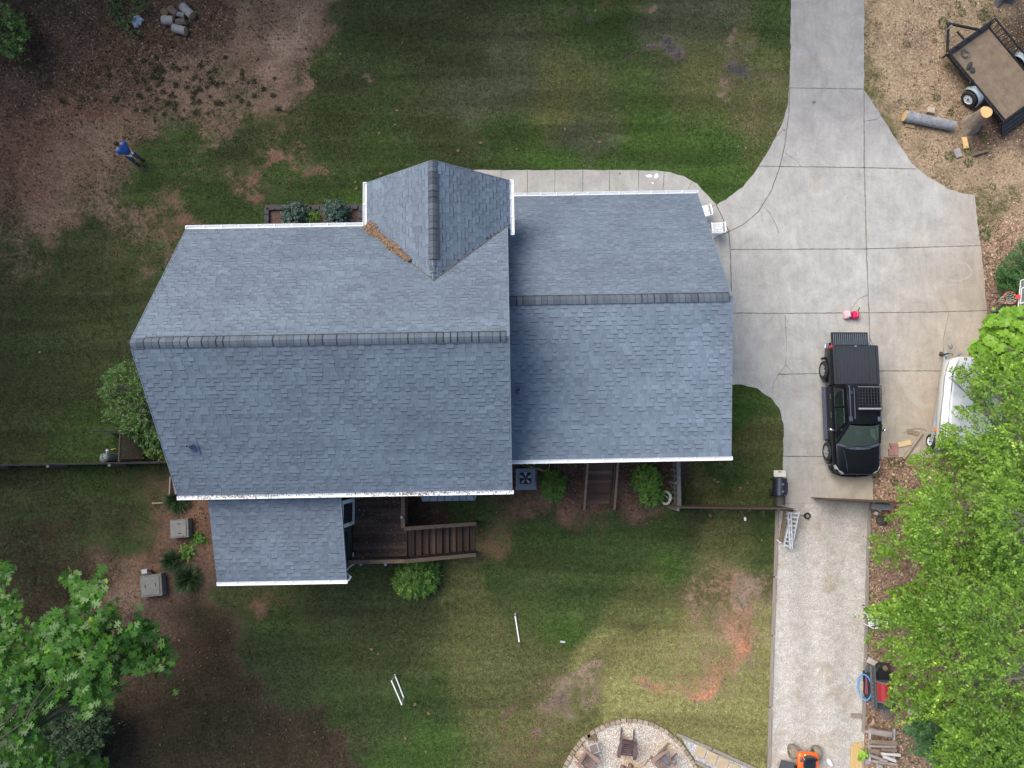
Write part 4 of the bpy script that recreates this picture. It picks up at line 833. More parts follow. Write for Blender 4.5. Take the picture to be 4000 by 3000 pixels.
# ---------------------------------------------------------------- pickup: local +Y points to its nose, origin on the ground under the cab
TR = thing('pickup_truck', 'black crew cab pickup with roof basket and lowered tailgate parked on the driveway', 'pickup', (13.765, 2.04, .03), math.radians(180-.1))
def bodyring(y, w, zt, zb=.36, tuck=.0, crown=.03):   # cross-section, half width w, top z
    sh = zb+(zt-zb)*.62
    pts = [(w-.06-tuck, zb), (w-.01, zb+.10), (w, sh-.08), (w-.005, sh+.04), (w-.035, zt-.10), (w-.075, zt-.03), (w-.14, zt), (w*.5, zt+crown*.7), (0, zt+crown)]
    r = [(x, y, z) for x, z in pts]+[(-x, y, z) for x, z in pts[::-1][1:]]
    return r
R_ = [bodyring(2.58, .62, .80, .46, .1, .01), bodyring(2.54, .78, .98, .40, .06, .02), bodyring(2.44, .86, 1.03, .36, .03, .03), bodyring(2.2, .915, 1.07, .36), bodyring(1.7, .935, 1.10, .36), bodyring(1.35, .935, 1.12), bodyring(1.1, .93, 1.10), bodyring(.4, .93, 1.10), bodyring(-.95, .93, 1.10)]
body = MB().loft(R_[::-1] if False else R_); bo = body.build('body', BLACKP, TR, ang=32)
# bed
bb = MB().loft([bodyring(-1.0, .935, 1.24, .40), bodyring(-2.0, .935, 1.24, .40), bodyring(-2.52, .92, 1.24, .44), bodyring(-2.58, .90, 1.22, .48)]); be = bb.build('bed', BLACKP, TR, ang=32)
cut = MB()
for y in (-1.67, 1.67):
    for sx in (-1, 1): cut.lathe([(.44, -.34), (.44, .34)], (sx*.86, y, .40), (1, 0, 0), 28)
co = cut.build('cut', PLB, TR); 
for o in (bo, be):
    q = o.modifiers.new('b', 'BOOLEAN'); q.object = co; q.operation = 'DIFFERENCE'; q.solver = 'EXACT'
bpy.context.view_layer.update(); dg = bpy.context.evaluated_depsgraph_get()
for o in (bo, be):
    me = bpy.data.meshes.new_from_object(o.evaluated_get(dg)); o.modifiers.clear(); o.data = me
bpy.data.objects.remove(co)
# cabin: pillars and roof as one loft, glass set into it
def cabring(y, wb, wt, zt, zb=1.08): return [(wb, y, zb), (wb-.02, y, zb+.1*(zt-zb)), (wt+.04, y, zt-.10*(zt-zb)-.05), (wt, y, zt-.02), (wt-.10, y, zt+.005), (0, y, zt+.03)]+[(-wt+.10, y, zt+.005), (-wt, y, zt-.02), (-wt-.04, y, zt-.10*(zt-zb)-.05), (-wb+.02, y, zb+.1*(zt-zb)), (-wb, y, zb)]
cab = MB(); cab.loft([cabring(-.98, .87, .70, 1.66), cabring(-.9, .88, .645, 1.75), cabring(-.2, .885, .645, 1.79), cabring(.42, .88, .635, 1.77), cabring(.62, .875, .63, 1.72)])
cb = cab.build('cabin', BLACKP, TR, ang=40)
# windscreen and its frame
ws = MB(); lo = [(-.80, 1.33, 1.13), (-.4, 1.45, 1.135), (0, 1.48, 1.14), (.4, 1.45, 1.135), (.80, 1.33, 1.13)]; hi = [(-.60, .64, 1.715), (-.3, .69, 1.735), (0, .70, 1.74), (.3, .69, 1.735), (.60, .64, 1.715)]
ws.add([Vector(p) for p in lo+hi], [(i, i+1, 6+i, 5+i) for i in range(4)]); wo_ = ws.build('windscreen', WSG, TR)
for s_ in (-1, 1):
    fr = MB(); fr.bar((s_*.86, 1.36, 1.10), (s_*.63, .63, 1.735), .09, .05); fr.add([(s_*.85, 1.36, 1.09), (s_*.87, .55, 1.09), (s_*.64, .6, 1.72)], [(0, 1, 2) if s_ > 0 else (2, 1, 0)])
    fr.build('pillar', BLACKP, TR, bev=.01)
inn = MB(); inn.box((0, 1.05, 1.09), (1.5, .75, .05), m=0); inn.box((0, .95, 1.14), (.22, .2, .07), m=1); inn.box((0, .72, 1.2), (1.25, .15, .16), m=1); inn.add([(-.4, 1.40, 1.145), (-.12, 1.42, 1.145), (-.12, 1.40, 1.145), (-.4, 1.38, 1.145)], [(0, 1, 2, 3)], m=1); inn.add([(.4, 1.40, 1.145), (.12, 1.42, 1.145), (.12, 1.40, 1.145), (.4, 1.38, 1.145)], [(3, 2, 1, 0)], m=1)
inn.build('dashboard', [mat('grey green dash', (.10, .135, .12), .7), PLB], TR, smooth=False)
for nm, sx in (('rear', 1), ('rear', -1)):
    pass
for sx in (-1, 1):
    for y0, y1, col in ((-.86, -.12, 0), (-.02, .56, 1)):
        ya, yb = (y0+.10 if y0 < -.5 else y0, y1); f = .1*(0 if y0 < -.5 else 1)
        def P_(y, z): # on the tumblehome plane, proud of it
            k = (z-1.12)/(1.66-1.12); return (sx*(.885-(.885-.69)*k+.012), y, z)
        pts = [P_(y0, 1.17), P_(y1+(.28 if y0 > -.5 else 0), 1.17), P_(y1, 1.60), P_(ya, 1.60)]
        wdo = MB().poly(pts if sx > 0 else pts[::-1]).build('side_window', GLS if col == 0 else mat('green window glass', (.012, .022, .020), .08, var=.3), TR)
        e_ = MB(); e_.tube([Vector(p) for p in pts], .008, 5, closed=True); e_.build('window_trim', mat('window trim grey', (.06, .07, .08), .4), wdo)
    MB().tube([(sx*.955, -.62, 1.02), (sx*.985, -.60, 1.025), (sx*.985, -.46, 1.025), (sx*.955, -.44, 1.02)], .014, 6).build('door_handle', CHROME, TR)
    MB().tube([(sx*.955, .12, 1.02), (sx*.985, .14, 1.025), (sx*.985, .30, 1.025), (sx*.955, .32, 1.02)], .014, 6).build('door_handle', CHROME, TR)
    mir = MB(); mir.ell((sx*1.06, .82, 1.20), (.13, .055, .085), 12, 8, rz=sx*-.35); mo = mir.build('mirror', CHROME, TR); MB().bar((sx*.86, .86, 1.16), (sx*.98, .84, 1.17), .05, .05).build('mirror_arm', PLB, mo)
    sb_ = MB(); sb_.bar((sx*.99, -.98, .46), (sx*.99, 1.2, .46), .17, .05); sb_.build('running_board', mat('running board', (.06, .07, .10), .6, var=.3), TR, bev=.01)
    for y in (-1.67, 1.67):
        wheel(TR, (sx*.86, y, .385), (sx, 0, 0), .385, .25)
        arch = MB(); arch.tube([(sx*.94, y+.47*math.cos(a), .40+.47*math.sin(a)) for a in np.linspace(-.25, math.pi+.25, 18)], .03, 6); arch.build('wheel_arch', BLACKP, TR)
        MB().box((sx*.95, y-.50, .44), (.14, .03, .26)).build('mud_flap', PLB, TR)
    hl = MB(); hl.loft([[(sx*.885, 2.18, .98), (sx*.90, 2.2, .86), (sx*.90, 2.3, .86), (sx*.87, 2.28, 1.01)], [(sx*.77, 2.40, 1.015), (sx*.80, 2.46, .84), (sx*.78, 2.5, .84), (sx*.74, 2.47, 1.0)], [(sx*.60, 2.50, 1.005), (sx*.6, 2.56, .84), (sx*.58, 2.58, .84), (sx*.57, 2.55, .98)]])
    hl.xf(Matrix.Translation((0, .012, .02))); hl.build('headlight', mat('clear headlight', (.55, .57, .56), .12, metal=.5, var=.3, scale=14), TR)
    MB().box((sx*.885, -2.53, 1.08), (.09, .12, .26), rz=0).build('taillight', mat('red lens', (.50, .008, .015), .2, var=.1), TR, bev=.02)
    MB().tube([(sx*.945, 2.25, .62), (sx*.93, 2.4, .60), (sx*.84, 2.56, .58)], .022, 6).build('bumper_edge', CHROME, TR)
    MB().tube([(sx*.953, 1.25, .90), (sx*.958, 1.6, .955), (sx*.953, 2.0, .92)], .010, 5).build('fender_line', mat('paint highlight line', (.035, .045, .07), .2), TR)
gr = MB(); gr.bar((-.6, 2.57, .86), (.6, 2.57, .86), .05, .16); gr.xf(Matrix.Identity(4)); gr.build('grille', PLB, TR, bev=.01)
bp = MB().loft([[(-.90, 2.28, z0), (-.93, 2.30, z1), (-.9, 2.34, z1), (-.88, 2.34, z0)] if False else [(x, y, .42), (x, y-.12, .42), (x, y-.12, .64), (x, y, .66)] for x, y in ((-.93, 2.34), (-.80, 2.56), (-.5, 2.66), (0, 2.69), (.5, 2.66), (.80, 2.56), (.93, 2.34))]); bp.build('front_bumper', BLACKP, TR, bev=.015)
rb_ = MB().loft([[(x, y, .52), (x, y-.16, .52), (x, y-.16, .68), (x, y, .68)] for x, y in ((-.96, -2.50), (-.9, -2.62), (0, -2.66), (.9, -2.62), (.96, -2.50))]); rb_.build('rear_bumper', CHROME, TR, bev=.015)
cw = MB(); cw.loft([[(x, y0, z), (x, y1, z-.01)] for x, y0, y1, z in ((-.84, 1.33, 1.42, 1.128), (-.4, 1.47, 1.58, 1.146), (0, 1.50, 1.61, 1.152), (.4, 1.47, 1.58, 1.146), (.84, 1.33, 1.42, 1.128))], closed=False, cap=False); cw.xf(Matrix.Translation((0, 0, .012))); cwo = cw.build('cowl', mat('dusty cowl plastic', (.05, .06, .09), .7, var=.5, scale=10), TR, smooth=False)
for x0 in (-.55, .1): MB().tube([(x0, 1.52, 1.175), (x0+.5, 1.50, 1.18)], .010, 5).build('wiper', PLB, cwo)
for s_ in (1,): MB().tube([(s_*.60, 1.62, 1.13), (s_*.50, 2.1, 1.12), (s_*.44, 2.44, 1.055)], .012, 5).build('hood_crease', MATS['paint highlight line'], TR)
MB().lathe([(.035, 0), (.03, .01), (.001, .012)], (0, 2.60, .93), (0, 1, 0), 14).build('front_emblem', CHROME, TR)
tc_ = MB(); n = 22
for i in range(n):
    x0 = -.80+1.6*i/n; tc_.box((x0+1.6/n/2, -1.78, 1.275+.006*(i % 2)), (1.6/n-.004, 1.50, .03), t=.5)
tc_.bar((-.86, -1.02, 1.27), (-.86, -2.54, 1.27), .09, .06); tc_.bar((.86, -1.02, 1.27), (.86, -2.54, 1.27), .09, .06); tc_.bar((-.88, -2.545, 1.275), (.88, -2.545, 1.275), .03, .045); tc_.bar((-.88, -1.02, 1.275), (.88, -1.02, 1.275), .05, .045)
tco = tc_.build('tonneau_cover', mat('black vinyl cover', (.020, .024, .032), .55, var=.35, scale=5, stretch=(9, 1, 1)), TR, bev=.006)
MB().box((-.0, -2.535, 1.302), (.09, .02, .006)).build('latch', mat('pale tag', (.5, .5, .5), .5), tco)
tg = MB(); tg.box((0, -2.90, .80), (1.50, .56, .06))
tgo = tg.build('tailgate', BLKM, TR, bev=.012); rib = MB()
for i in range(17): rib.box((-.66+.0825*i, -2.89, .838), (.030, .46, .018))
rib.build('ribs', mat('grey blue liner ribs', (.10, .125, .155), .55, var=.3), tgo, smooth=False, bev=.004)
for sx in (-1, 1): MB().tube([(sx*.80, -2.56, 1.12), (sx*.78, -3.05, .84)], .008, 5).build('tailgate_cable', BLKM, tgo)
# roof rails and basket
rk = thing('roof_basket', 'black wire cargo basket clamped on the pickup roof', 'roof basket', (13.765, 2.04, .03), math.radians(180-.1))
bx0, bx1, by0, by1, bz = -.60, .22, -.86, .10, 1.93
bx0, bx1 = -.56, .36
mb = MB()
for z in (bz, bz+.1): mb.tube([(bx0, by0, z), (bx1, by0, z), (bx1, by1, z), (bx0, by1, z)], .016, 6, closed=True)
for i in range(7):
    for x in (bx0, bx1): mb.tube([(x, by0+(by1-by0)*i/6, bz), (x, by0+(by1-by0)*i/6, bz+.1)], .010, 5)
    for y in (by0, by1): mb.tube([(bx0+(bx1-bx0)*i/6, y, bz), (bx0+(bx1-bx0)*i/6, y, bz+.1)], .010, 5)
mb.build('rails', BLKM, rk)
mb = MB()
for i in range(1, 8): mb.tube([(bx0+(bx1-bx0)*i/8, by0, bz), (bx0+(bx1-bx0)*i/8, by1, bz)], .006, 4)
for i in range(1, 8): mb.tube([(bx0, by0+(by1-by0)*i/8, bz-.008), (bx1, by0+(by1-by0)*i/8, bz-.008)], .006, 4)
mb.build('mesh_floor', mat('wire grey', (.045, .05, .055), .5), rk)
MB().bar((bx0, by1-.07, bz+.06), (bx1, by1-.07, bz+.06), .06, .02).build('wind_bar', ALU, rk); MB().bar((bx0+.02, by0+.04, bz+.05), (bx1-.05, by0+.04, bz+.05), .02, .02).build('rear_bar', ALU, rk)
for sx in (-1, 1):
    MB().tube([(sx*.575, -.88, 1.80), (sx*.585, -.78, 1.86), (sx*.59, .4, 1.87), (sx*.585, .50, 1.79)], .024, 6).build('roof_rail', mat('blue grey rail', (.10, .12, .17), .45, metal=.4), TR)
MB().tube([(.40, -.8, 1.84), (.41, .42, 1.84)], .02, 6).build('roof_rail', MATS['blue grey rail'], TR)
MB().box((.50, -.62, 1.84), (.09, .16, .04)).build('rail_bracket', PLB, TR, bev=.01)
for sx in (-1, 1): MB().box((sx*.555, .42, 1.80), (.13, .18, .03)).build('rail_foot', mat('blue grey foot', (.07, .085, .14), .5), TR, bev=.01)
# ---------------------------------------------------------------- utility trailer
def axes(A, B, C):   # local frame from three world points at the same height
    pass
TRW = mat('worn plywood floor', (.215, .16, .105), .85, var=.25, scale=2.5, col2=(.11, .082, .06), stretch=(1.5, 1.5, 1), bmp=.2)
A = W(3880, 62, .95); B = W(3703, 203, .95); C = W(3926, 474, .95)
ux = (C-B); ux.z = 0; LT = ux.length; ux.normalize(); uy = Vector((-ux.y, ux.x, 0)); wT = (A-B).dot(uy); ang = math.atan2(ux.y, ux.x)
tl = thing('utility_trailer', 'black open utility trailer with worn plywood floor and white spoked wheel', 'trailer', (B.x, B.y, 0), ang)
mb = MB(); sg = 1 if wT > 0 else -1; wT = abs(wT)
def ty(v): return v*sg
mb.box((LT/2, ty(wT/2), .60), (LT-.1, wT-.42, .05)); tf = mb.build('plank_floor', TRW, tl, smooth=False)
mb = MB()
for y in (.20, wT-.20): mb.bar((0, ty(y), .60), (LT, ty(y), .60), .06, .1)
for x in (.03, LT-.03): mb.bar((x, ty(.0), .58), (x, ty(wT), .58), .07, .12)
mb.build('frame', BLKM, tl, smooth=False)
for y, nm in ((.02, 0), (wT-.02, 1)):
    mb = MB(); yi = .19 if nm == 0 else wT-.19
    mb.bar((0, ty(y), .96), (LT, ty(y), .96), .06, .05); mb.bar((0, ty(yi), .64), (LT, ty(yi), .64), .05, .05)
    k = 0
    for x in list(np.linspace(.08, LT*.42, 8))+[LT*.80, LT*.9, LT-.05]:
        mb.bar((x, ty(y), .94), (x, ty(yi), .62), .06, .03, up=(1, 0, 0)); k += 1
    mb.bar((LT*.42, ty(y), .9), (LT*.46, ty(yi), .62), .2, .03, up=(1, 0, 0))
    mb.build('side_rail', BLKM, tl, smooth=False)
mb = MB(); mb.bar((0, ty(0), .95), (0, ty(wT), .95), .07, .06); mb.bar((.1, ty(.1), .64), (.1, ty(wT-.1), .64), .1, .04)
for y in np.linspace(.05, wT-.05, 5): mb.bar((.02, ty(y), .6), (0, ty(y), .95), .05, .05, up=(1, 0, 0))
mb.build('front_rail', BLKM, tl, smooth=False)
mb = MB(); cp = (-1.05, ty(wT*.47), .50)
for y in (.30, wT-.45): mb.bar((0, ty(y), .52), cp, .07, .1)
mb.bar((-.03, ty(wT*.5), .52), (-.55, ty(wT*.49), .52), .05, .06); to = mb.build('tongue', BLKM, tl, smooth=False)
MB().lathe([(.05, -.15), (.05, .02), (.03, .05), (.03, .09)], (-1.1, ty(wT*.47), .48), (-1, 0, .05), 10).build('coupler', BLKM, to)
mb = MB(); mb.tube([(-.86, ty(wT*.40), .2), (-.86, ty(wT*.40), .78)], .035, 10); mb.tube([(-.86, ty(wT*.40), .78), (-.86, ty(wT*.33), .79)], .014, 6); mb.build('jack', ALU, to)
mb = MB(); mb.box((LT+.32, ty(wT/2), .28), (.06, wT-.15, .04), ry=0)
mb = MB(); g0, g1 = (LT+.02, .55), (LT+.42, .18)
for y in (.15, wT-.15): mb.bar((g0[0], ty(y), g0[1]), (g1[0], ty(y), g1[1]), .06, .05)
for t in (0, .33, .66, 1): mb.bar((g0[0]+(g1[0]-g0[0])*t, ty(.15), g0[1]+(g1[1]-g0[1])*t), (g0[0]+(g1[0]-g0[0])*t, ty(wT-.15), g0[1]+(g1[1]-g0[1])*t), .06, .04)
mb.add([(g0[0], ty(.18), g0[1]-.01), (g0[0], ty(wT-.18), g0[1]-.01), (g1[0], ty(wT-.18), g1[1]-.01), (g1[0], ty(.18), g1[1]-.01)], [(0, 1, 2, 3)])
mb.build('ramp_gate', BLKM, tl, smooth=False)
WHR = mat('white wheel paint', (.68, .74, .80), .4, var=.08, scale=12); GALV = mat('grey fender', (.36, .41, .44), .5, metal=.2, var=.15)
for y, s_ in ((-.02, -1), (wT+.02, 1)):
    yy = ty(y)-.1*sg*(-s_)*0
    cx_ = LT*.56; wheel(tl, (cx_, ty(y+s_*.05), .36), (0, ty(s_), 0), .36, .22, .6, rm=WHR, style='steel')
    mb = MB(); ri = []
    for a in np.linspace(-.1, math.pi+.1, 14):
        px_, pz_ = cx_+.46*math.cos(a), .38+.46*math.sin(a); ri.append([(px_, ty(y+s_*.10), pz_), (px_, ty(y-s_*.16), pz_), (cx_+.44*math.cos(a), ty(y-s_*.16), .38+.44*math.sin(a)), (cx_+.44*math.cos(a), ty(y+s_*.10), .38+.44*math.sin(a))])
    mb.loft(ri); mb.build('fender', GALV, tl)
MB().lathe([(.03, 0), (.025, .02)], (.03, ty(-.03), .93), (0, -sg, 0), 8).build('marker_light', mat('amber lens', (.7, .18, .02), .3), tl)
MB().lathe([(.03, 0), (.025, .02)], (LT-.03, ty(-.03), .93), (0, -sg, 0), 8).build('marker_light', MATS['red lens'], tl)
# cable coil lying on the trailer floor
c = W(3768, 212, .63); mb = MB()
for k, (dx, dy, r, e) in enumerate(((0, 0, .17, 1.), (.02, .02, .155, .9), (-.01, -.03, .14, 1.1), (-.05, .12, .12, .9), (.06, -.05, .17, .85))):
    mb.tube([(c.x+dx+r*math.cos(a), c.y+dy+r*e*math.sin(a), .635+.012*k) for a in np.linspace(0, 6.2, 22)], .009, 5)
single(mb, 'cable_coil', mat('grey steel cable', (.10, .11, .11), .5, metal=.5), 'coiled steel cable lying on the trailer floor', 'cable')
c = W(3785, 258, .63); mb = MB(); mb.ell((c.x, c.y, .66), (.1, .22, .05), 10, 6, rz=-.6); mb.ell((c.x+.12, c.y-.2, .66), (.12, .14, .05), 10, 6); single(mb, 'strap_bundle', mat('dark straps', (.03, .035, .035), .9, var=.5, scale=20), 'dark heap of straps on the trailer floor edge', 'strap')
# ---------------------------------------------------------------- logs
LOGB = mat('silver grey log bark', (.36, .37, .39), .95, var=.35, scale=6, stretch=(1, 1, 1), bmp=.9, col2=(.15, .145, .15)); LOGD = mat('brown log bark', (.13, .10, .085), .95, var=.4, scale=8, bmp=.8); CUTW = mat('fresh cut wood', (.62, .43, .19), .8, var=.15, scale=7, col2=(.50, .32, .13)); CUTD = mat('aged cut wood', (.24, .17, .11), .85, var=.2, scale=7)
def log(name, label, a, b, r, m, cutm, group=None, cat='log', n=16, r2=None, taper=True):
    a = Vector(a); b = Vector(b); mb = MB(); d = b-a; k = 9; rs = random.Random(int(a.x*97+a.y*31)); rr = []
    for i in range(k+1): rr.append((r+((r2 or r)-r)*i/k)*(1+rs.uniform(-.025, .025)))
    mb.tube([a+d*i/k+Vector((rs.uniform(-1, 1), rs.uniform(-1, 1), 0))*r*.03 for i in range(k+1)], rr, n, 0)
    mb.m[-1] = 1; mb.m[-2] = 1
    for v in mb.v: v += Vector((rs.uniform(-1, 1), rs.uniform(-1, 1), rs.uniform(-1, 1)))*r*.035
    return single(mb, name, [m, cutm], label, cat, group, ang=50)
log('log', 'long silver barked log lying beside the driveway', W(3533, 452, .24), W(3725, 492, .22), .235, LOGB, CUTW, r2=.215)
log('log', 'short thick brown log lying among the tan weeds below the split board', W(3803, 606, .07), W(3858, 590, .07), .055, LOGD, CUTD)
st_ = MB(); rs_ = random.Random(4); gb = W(3795, 487, 0); gt = W(3853, 437, 1.30); ri = []
for i in range(9):
    t = i/8; c = gb.lerp(Vector((gt.x, gt.y, 1.30)), t); r = .31-.06*t+(.16*(1-t)**5); ri.append([(c.x+r*math.cos(a)*(1+.13*math.sin(3*a+1)*(1-t*.6)+.10*(1-t)**3*math.sin(7*a)), c.y+r*math.sin(a)*(1+.13*math.sin(3*a+1)*(1-t*.6)+.10*(1-t)**3*math.sin(5*a)), c.z-.05*(i == 0)) for a in np.linspace(0, 2*math.pi, 25)[:-1]])
st_.loft(ri); st_.m = [0]*len(st_.f); st_.m[-1] = 1
single(st_, 'tree_stump', [mat('stump bark', (.36, .30, .24), .95, var=.4, scale=4, col2=(.13, .095, .07), bmp=.9, stretch=(2, 2, .5)), CUTW], 'tall freshly cut tree stump beside the trailer wheel', 'stump', ang=60)
tb = MB(); gb = W(3862, 35, 0); ri = []
for i in range(7):
    t = i/6; z = 5*t; c = W(3862+20, 0, 0)+Vector((.5, .35, 0)); r = .34+.35*(1-t)**12
    ri.append([(c.x+r*math.cos(a)*(1+.25*(1-t)**8*math.sin(6*a)), c.y+r*math.sin(a)*(1+.25*(1-t)**8*math.sin(6*a)), z) for a in np.linspace(0, 2*math.pi, 25)[:-1]])
c = W(3880, 2, 0); ri = []
for z, r, w_ in ((-.05, .62, .3), (.12, .48, .25), (.4, .37, .1), (1.2, .31, .03), (6, .25, 0), (9, .2, 0)):
    ri.append([(c.x+.35+r*math.cos(a)*(1+w_*math.sin(6*a)), c.y+.35+z*.06+r*math.sin(a)*(1+w_*math.sin(6*a)), z) for a in np.linspace(0, 2*math.pi, 31)[:-1]])
tb.loft(ri); single(tb, 'dark_tree', mat('blue grey bark', (.085, .085, .095), .95, var=.5, scale=5, bmp=.9, stretch=(2, 2, .4)), 'flared dark trunk foot of a tree at the top edge above the trailer', 'tree', ang=60)
def plank(name, label, cpx, l, w_, t_, deg, m, z=.0, group=None, cat='plank', rx=0., bev=.006, ry=0):
    p = W(*cpx, z+t_/2); mb = MB(); mb.box((p.x, p.y, z+t_/2), (l, w_, t_), rz=math.radians(deg), rx=rx, ry=ry); return single(mb, name, m, label, cat, group, smooth=False, bev=bev)
plank('split_board', 'pale square cut board below the stump', (3770, 558), .52, .21, .06, 98, CUTW)
plank('wood_chunk', 'pale split wood chunk behind the long silver log', (3635, 432), .32, .26, .18, -12, mat('pale split wood', (.40, .33, .25), .9, var=.3, scale=5), cat='wood chunk', bev=.03)
plank('bark_slab', 'tan bark slab under the left end of the long log', (3555, 491), .42, .18, .06, -12, mat('tan bark', (.36, .25, .13), .9, var=.3, scale=6), cat='bark', bev=.03)
plank('stone', 'pale grey stone below the long log near the weeds', (3742, 598), .3, .4, .07, 20, mat('pale stone', (.27, .25, .24), .9, var=.3, scale=6, bmp=.5), cat='stone', bev=.05)
for (p, q, r, m, lb, cm) in (((712, 24), (752, 62), .20, LOGB, 'grey log at the upper right of the cut log heap', CUTD), ((636, 78), (680, 82), .21, LOGB, 'grey log at the left of the cut log heap', CUTD), ((677, 110), (727, 122), .20, LOGB, 'grey log at the bottom of the cut log heap', CUTD), ((660, 34), (692, 56), .16, LOGD, 'dark log at the top left of the cut log heap', CUTD), ((692, 54), (722, 62), .13, LOGB, 'small grey log with reddish cut end in the middle of the cut log heap', mat('reddish cut wood', (.22, .11, .06), .9)), ((690, 88), (726, 86), .17, LOGD, 'brown wedge shaped log in the middle of the cut log heap', CUTD)):
    log('log', lb, W(*p, r), W(*q, r), r*.92, m, cm, 'cut logs heaped in the leaf litter')
log('log_round', 'pale thin log round left of the top of the cut log heap', W(641, 47, .02), W(641, 47, .12), .15, CUTD, mat('dull wood end', (.2, .17, .10), .9), cat='log round')
bg_ = MB(); c = W(537, 86, .0); rs_ = np.random.RandomState(3); gx_, gy_ = 14, 18; Mx = Matrix.Rotation(math.radians(-38), 3, 'Z'); vv = []
for j in range(gy_+1):
    for i in range(gx_+1):
        x = (i/gx_-.5)*.42; y = (j/gy_-.5)*.52; e = max(abs(x)/.21, abs(y)/.26); z = .03+.12*(1-e**4)+.03*math.sin(x*31+y*17)+.03*rs_.rand(); p = Mx @ Vector((x+.02*rs_.randn()*(e > .9), y+.02*rs_.randn()*(e > .9), max(.01, z))); vv.append((c.x+p.x, c.y+p.y, p.z))
bg_.add(vv, [(j*(gx_+1)+i, j*(gx_+1)+i+1, (j+1)*(gx_+1)+i+1, (j+1)*(gx_+1)+i) for j in range(gy_) for i in range(gx_)])
single(bg_, 'crumpled_bag', mat('blue white plastic', (.50, .60, .68), .4, var=.3, scale=9, col2=(.16, .26, .34)), 'crumpled blue white plastic bag beside the ivy', 'bag')
# ---------------------------------------------------------------- basketball hoop
bh = thing('basketball_hoop', 'basketball hoop with red rim and clear backboard on a grey pole', 'basketball hoop', W(3872, 1218, 0)); p0 = W(3874, 1217, 0)
MB().bar(p0, (p0.x+.28, p0.y, 3.3), .15, .15).build('pole', mat('blue grey pole', (.10, .115, .145), .5), bh, w=True, bev=.01)
bc = W(3981, 1160, 2.9); nrm = Vector((-math.cos(.17), -math.sin(.17)*-1, 0)); nrm = Vector((-.985, .17, 0)).normalized(); sd = Vector((nrm.y*-1, nrm.x, 0))
q0, q1 = bc+sd*.67, bc-sd*.67; q0.z = q1.z = 2.9; up = Vector((0, 0, 1.05)); fm = MB()
fm.tube([q0, q1, q1+up, q0+up], .028, 6, closed=True); fo = fm.build('backboard_frame', mat('dark frame', (.03, .035, .04), .4), bh, w=True)
lm = MB(); o = nrm*.03; ins = .05
def rect(mb, a, b, h0, h1, w_): 
    A_, B_ = a+Vector((0, 0, h0)), b+Vector((0, 0, h0)); C_, D_ = b+Vector((0, 0, h1)), a+Vector((0, 0, h1))
    for p, q in ((A_, B_), (B_, C_), (C_, D_), (D_, A_)): mb.bar(p, q, .012, w_, up=(q-p).normalized().cross(nrm))
rect(lm, q0.lerp(q1, .03)+o, q1.lerp(q0, .03)+o, .04, 1.0, .04); rect(lm, bc+sd*.3+o, bc-sd*.3+o, .14, .60, .05)
lm.build('white_lines', mat('white paint lines', (.75, .77, .78), .5), fo, w=True, smooth=False)
MB().poly([q0, q1, q1+up, q0+up]).build('backboard', glass('clear acrylic', (.86, .92, .93)), bh, w=True)
RED = mat('hoop red', (.62, .05, .05), .4, var=.1); rc = W(3946, 1163, 3.02); rm_ = MB(); rm_.tube([(rc.x+.245*math.cos(a), rc.y+.245*math.sin(a), 3.02) for a in np.linspace(0, 2*math.pi, 33)[:-1]], .013, 6, closed=True)
ro = rm_.build('rim', RED, bh, w=True); bq = Vector((bc.x, bc.y, 3.02)); MB().bar((rc.x+.22, rc.y+.01, 3.02), bq+nrm*.03, .15, .05).build('rim_bracket', RED, ro, w=True, bev=.008)
nt_ = MB()
for k in range(12):
    for s_ in (1, -1):
        pts = []
        for i in range(6):
            t = i/5; r = .24*(1-t)+.13*t-.02*math.sin(t*3.1); a = 2*math.pi*k/12+s_*t*.8; pts.append((rc.x+r*math.cos(a), rc.y+r*math.sin(a), 3.02-.42*t))
        nt_.tube(pts, .006, 4)
nt_.build('net', mat('off white cord', (.62, .64, .55), .8), ro, w=True)
for z in (3.0, 3.55): MB().bar((p0.x+.28, p0.y, z-.3), (bc.x, bc.y, z), .05, .05).build('support_arm', BLKM, bh, w=True)
# ---------------------------------------------------------------- covered boat on its trailer
ta = thing('boat_trailer', 'silver boat trailer with jack and small white wheel under the covered boat', 'trailer', W(3740, 1560, 0))
mb = MB(); fk = W(3694, 1372, .5); mb.bar(fk, W(3692, 1398, .5), .09, .08); mb.bar(W(3692, 1395, .5), W(3640, 1725, .5), .08, .1); mb.bar(W(3692, 1395, .5), W(3850, 1725, .5), .08, .1); mb.bar(W(3635, 1722, .42), W(3860, 1722, .42), .08, .08); mb.build('frame', GALV, ta, w=True)
mb = MB(); j = W(3690, 1384, .6); mb.tube([(j.x, j.y, .25), (j.x, j.y, .85)], .03, 8); mb.tube([W(3668, 1385, .2), (j.x, j.y, .35)], .022, 6); mb.tube([(j.x, j.y, .85), (j.x+.16, j.y-.02, .86), (j.x+.16, j.y-.1, .86)], .012, 5); jo = mb.build('jack', BLKM, ta, w=True)
jw = W(3677, 1382, .1); MB().lathe([(.09, -.03), (.09, .03)], (jw.x, jw.y, .1), (1, .2, 0), 16).build('jack_wheel', mat('reddish hub', (.09, .055, .05), .7), jo, w=True)
MB().ell(W(3712, 1352, .55), (.09, .14, .07), 10, 6, rz=.3).build('coupler_cover', mat('grey cloth', (.20, .21, .22), .8, var=.4, scale=12), ta, w=True)
mb = MB(); mb.bar(W(3738, 1396, .5), W(3754, 1380, .62), .07, .07); mb.build('winch_strap', mat('grey webbing', (.16, .18, .21), .8), ta, w=True)
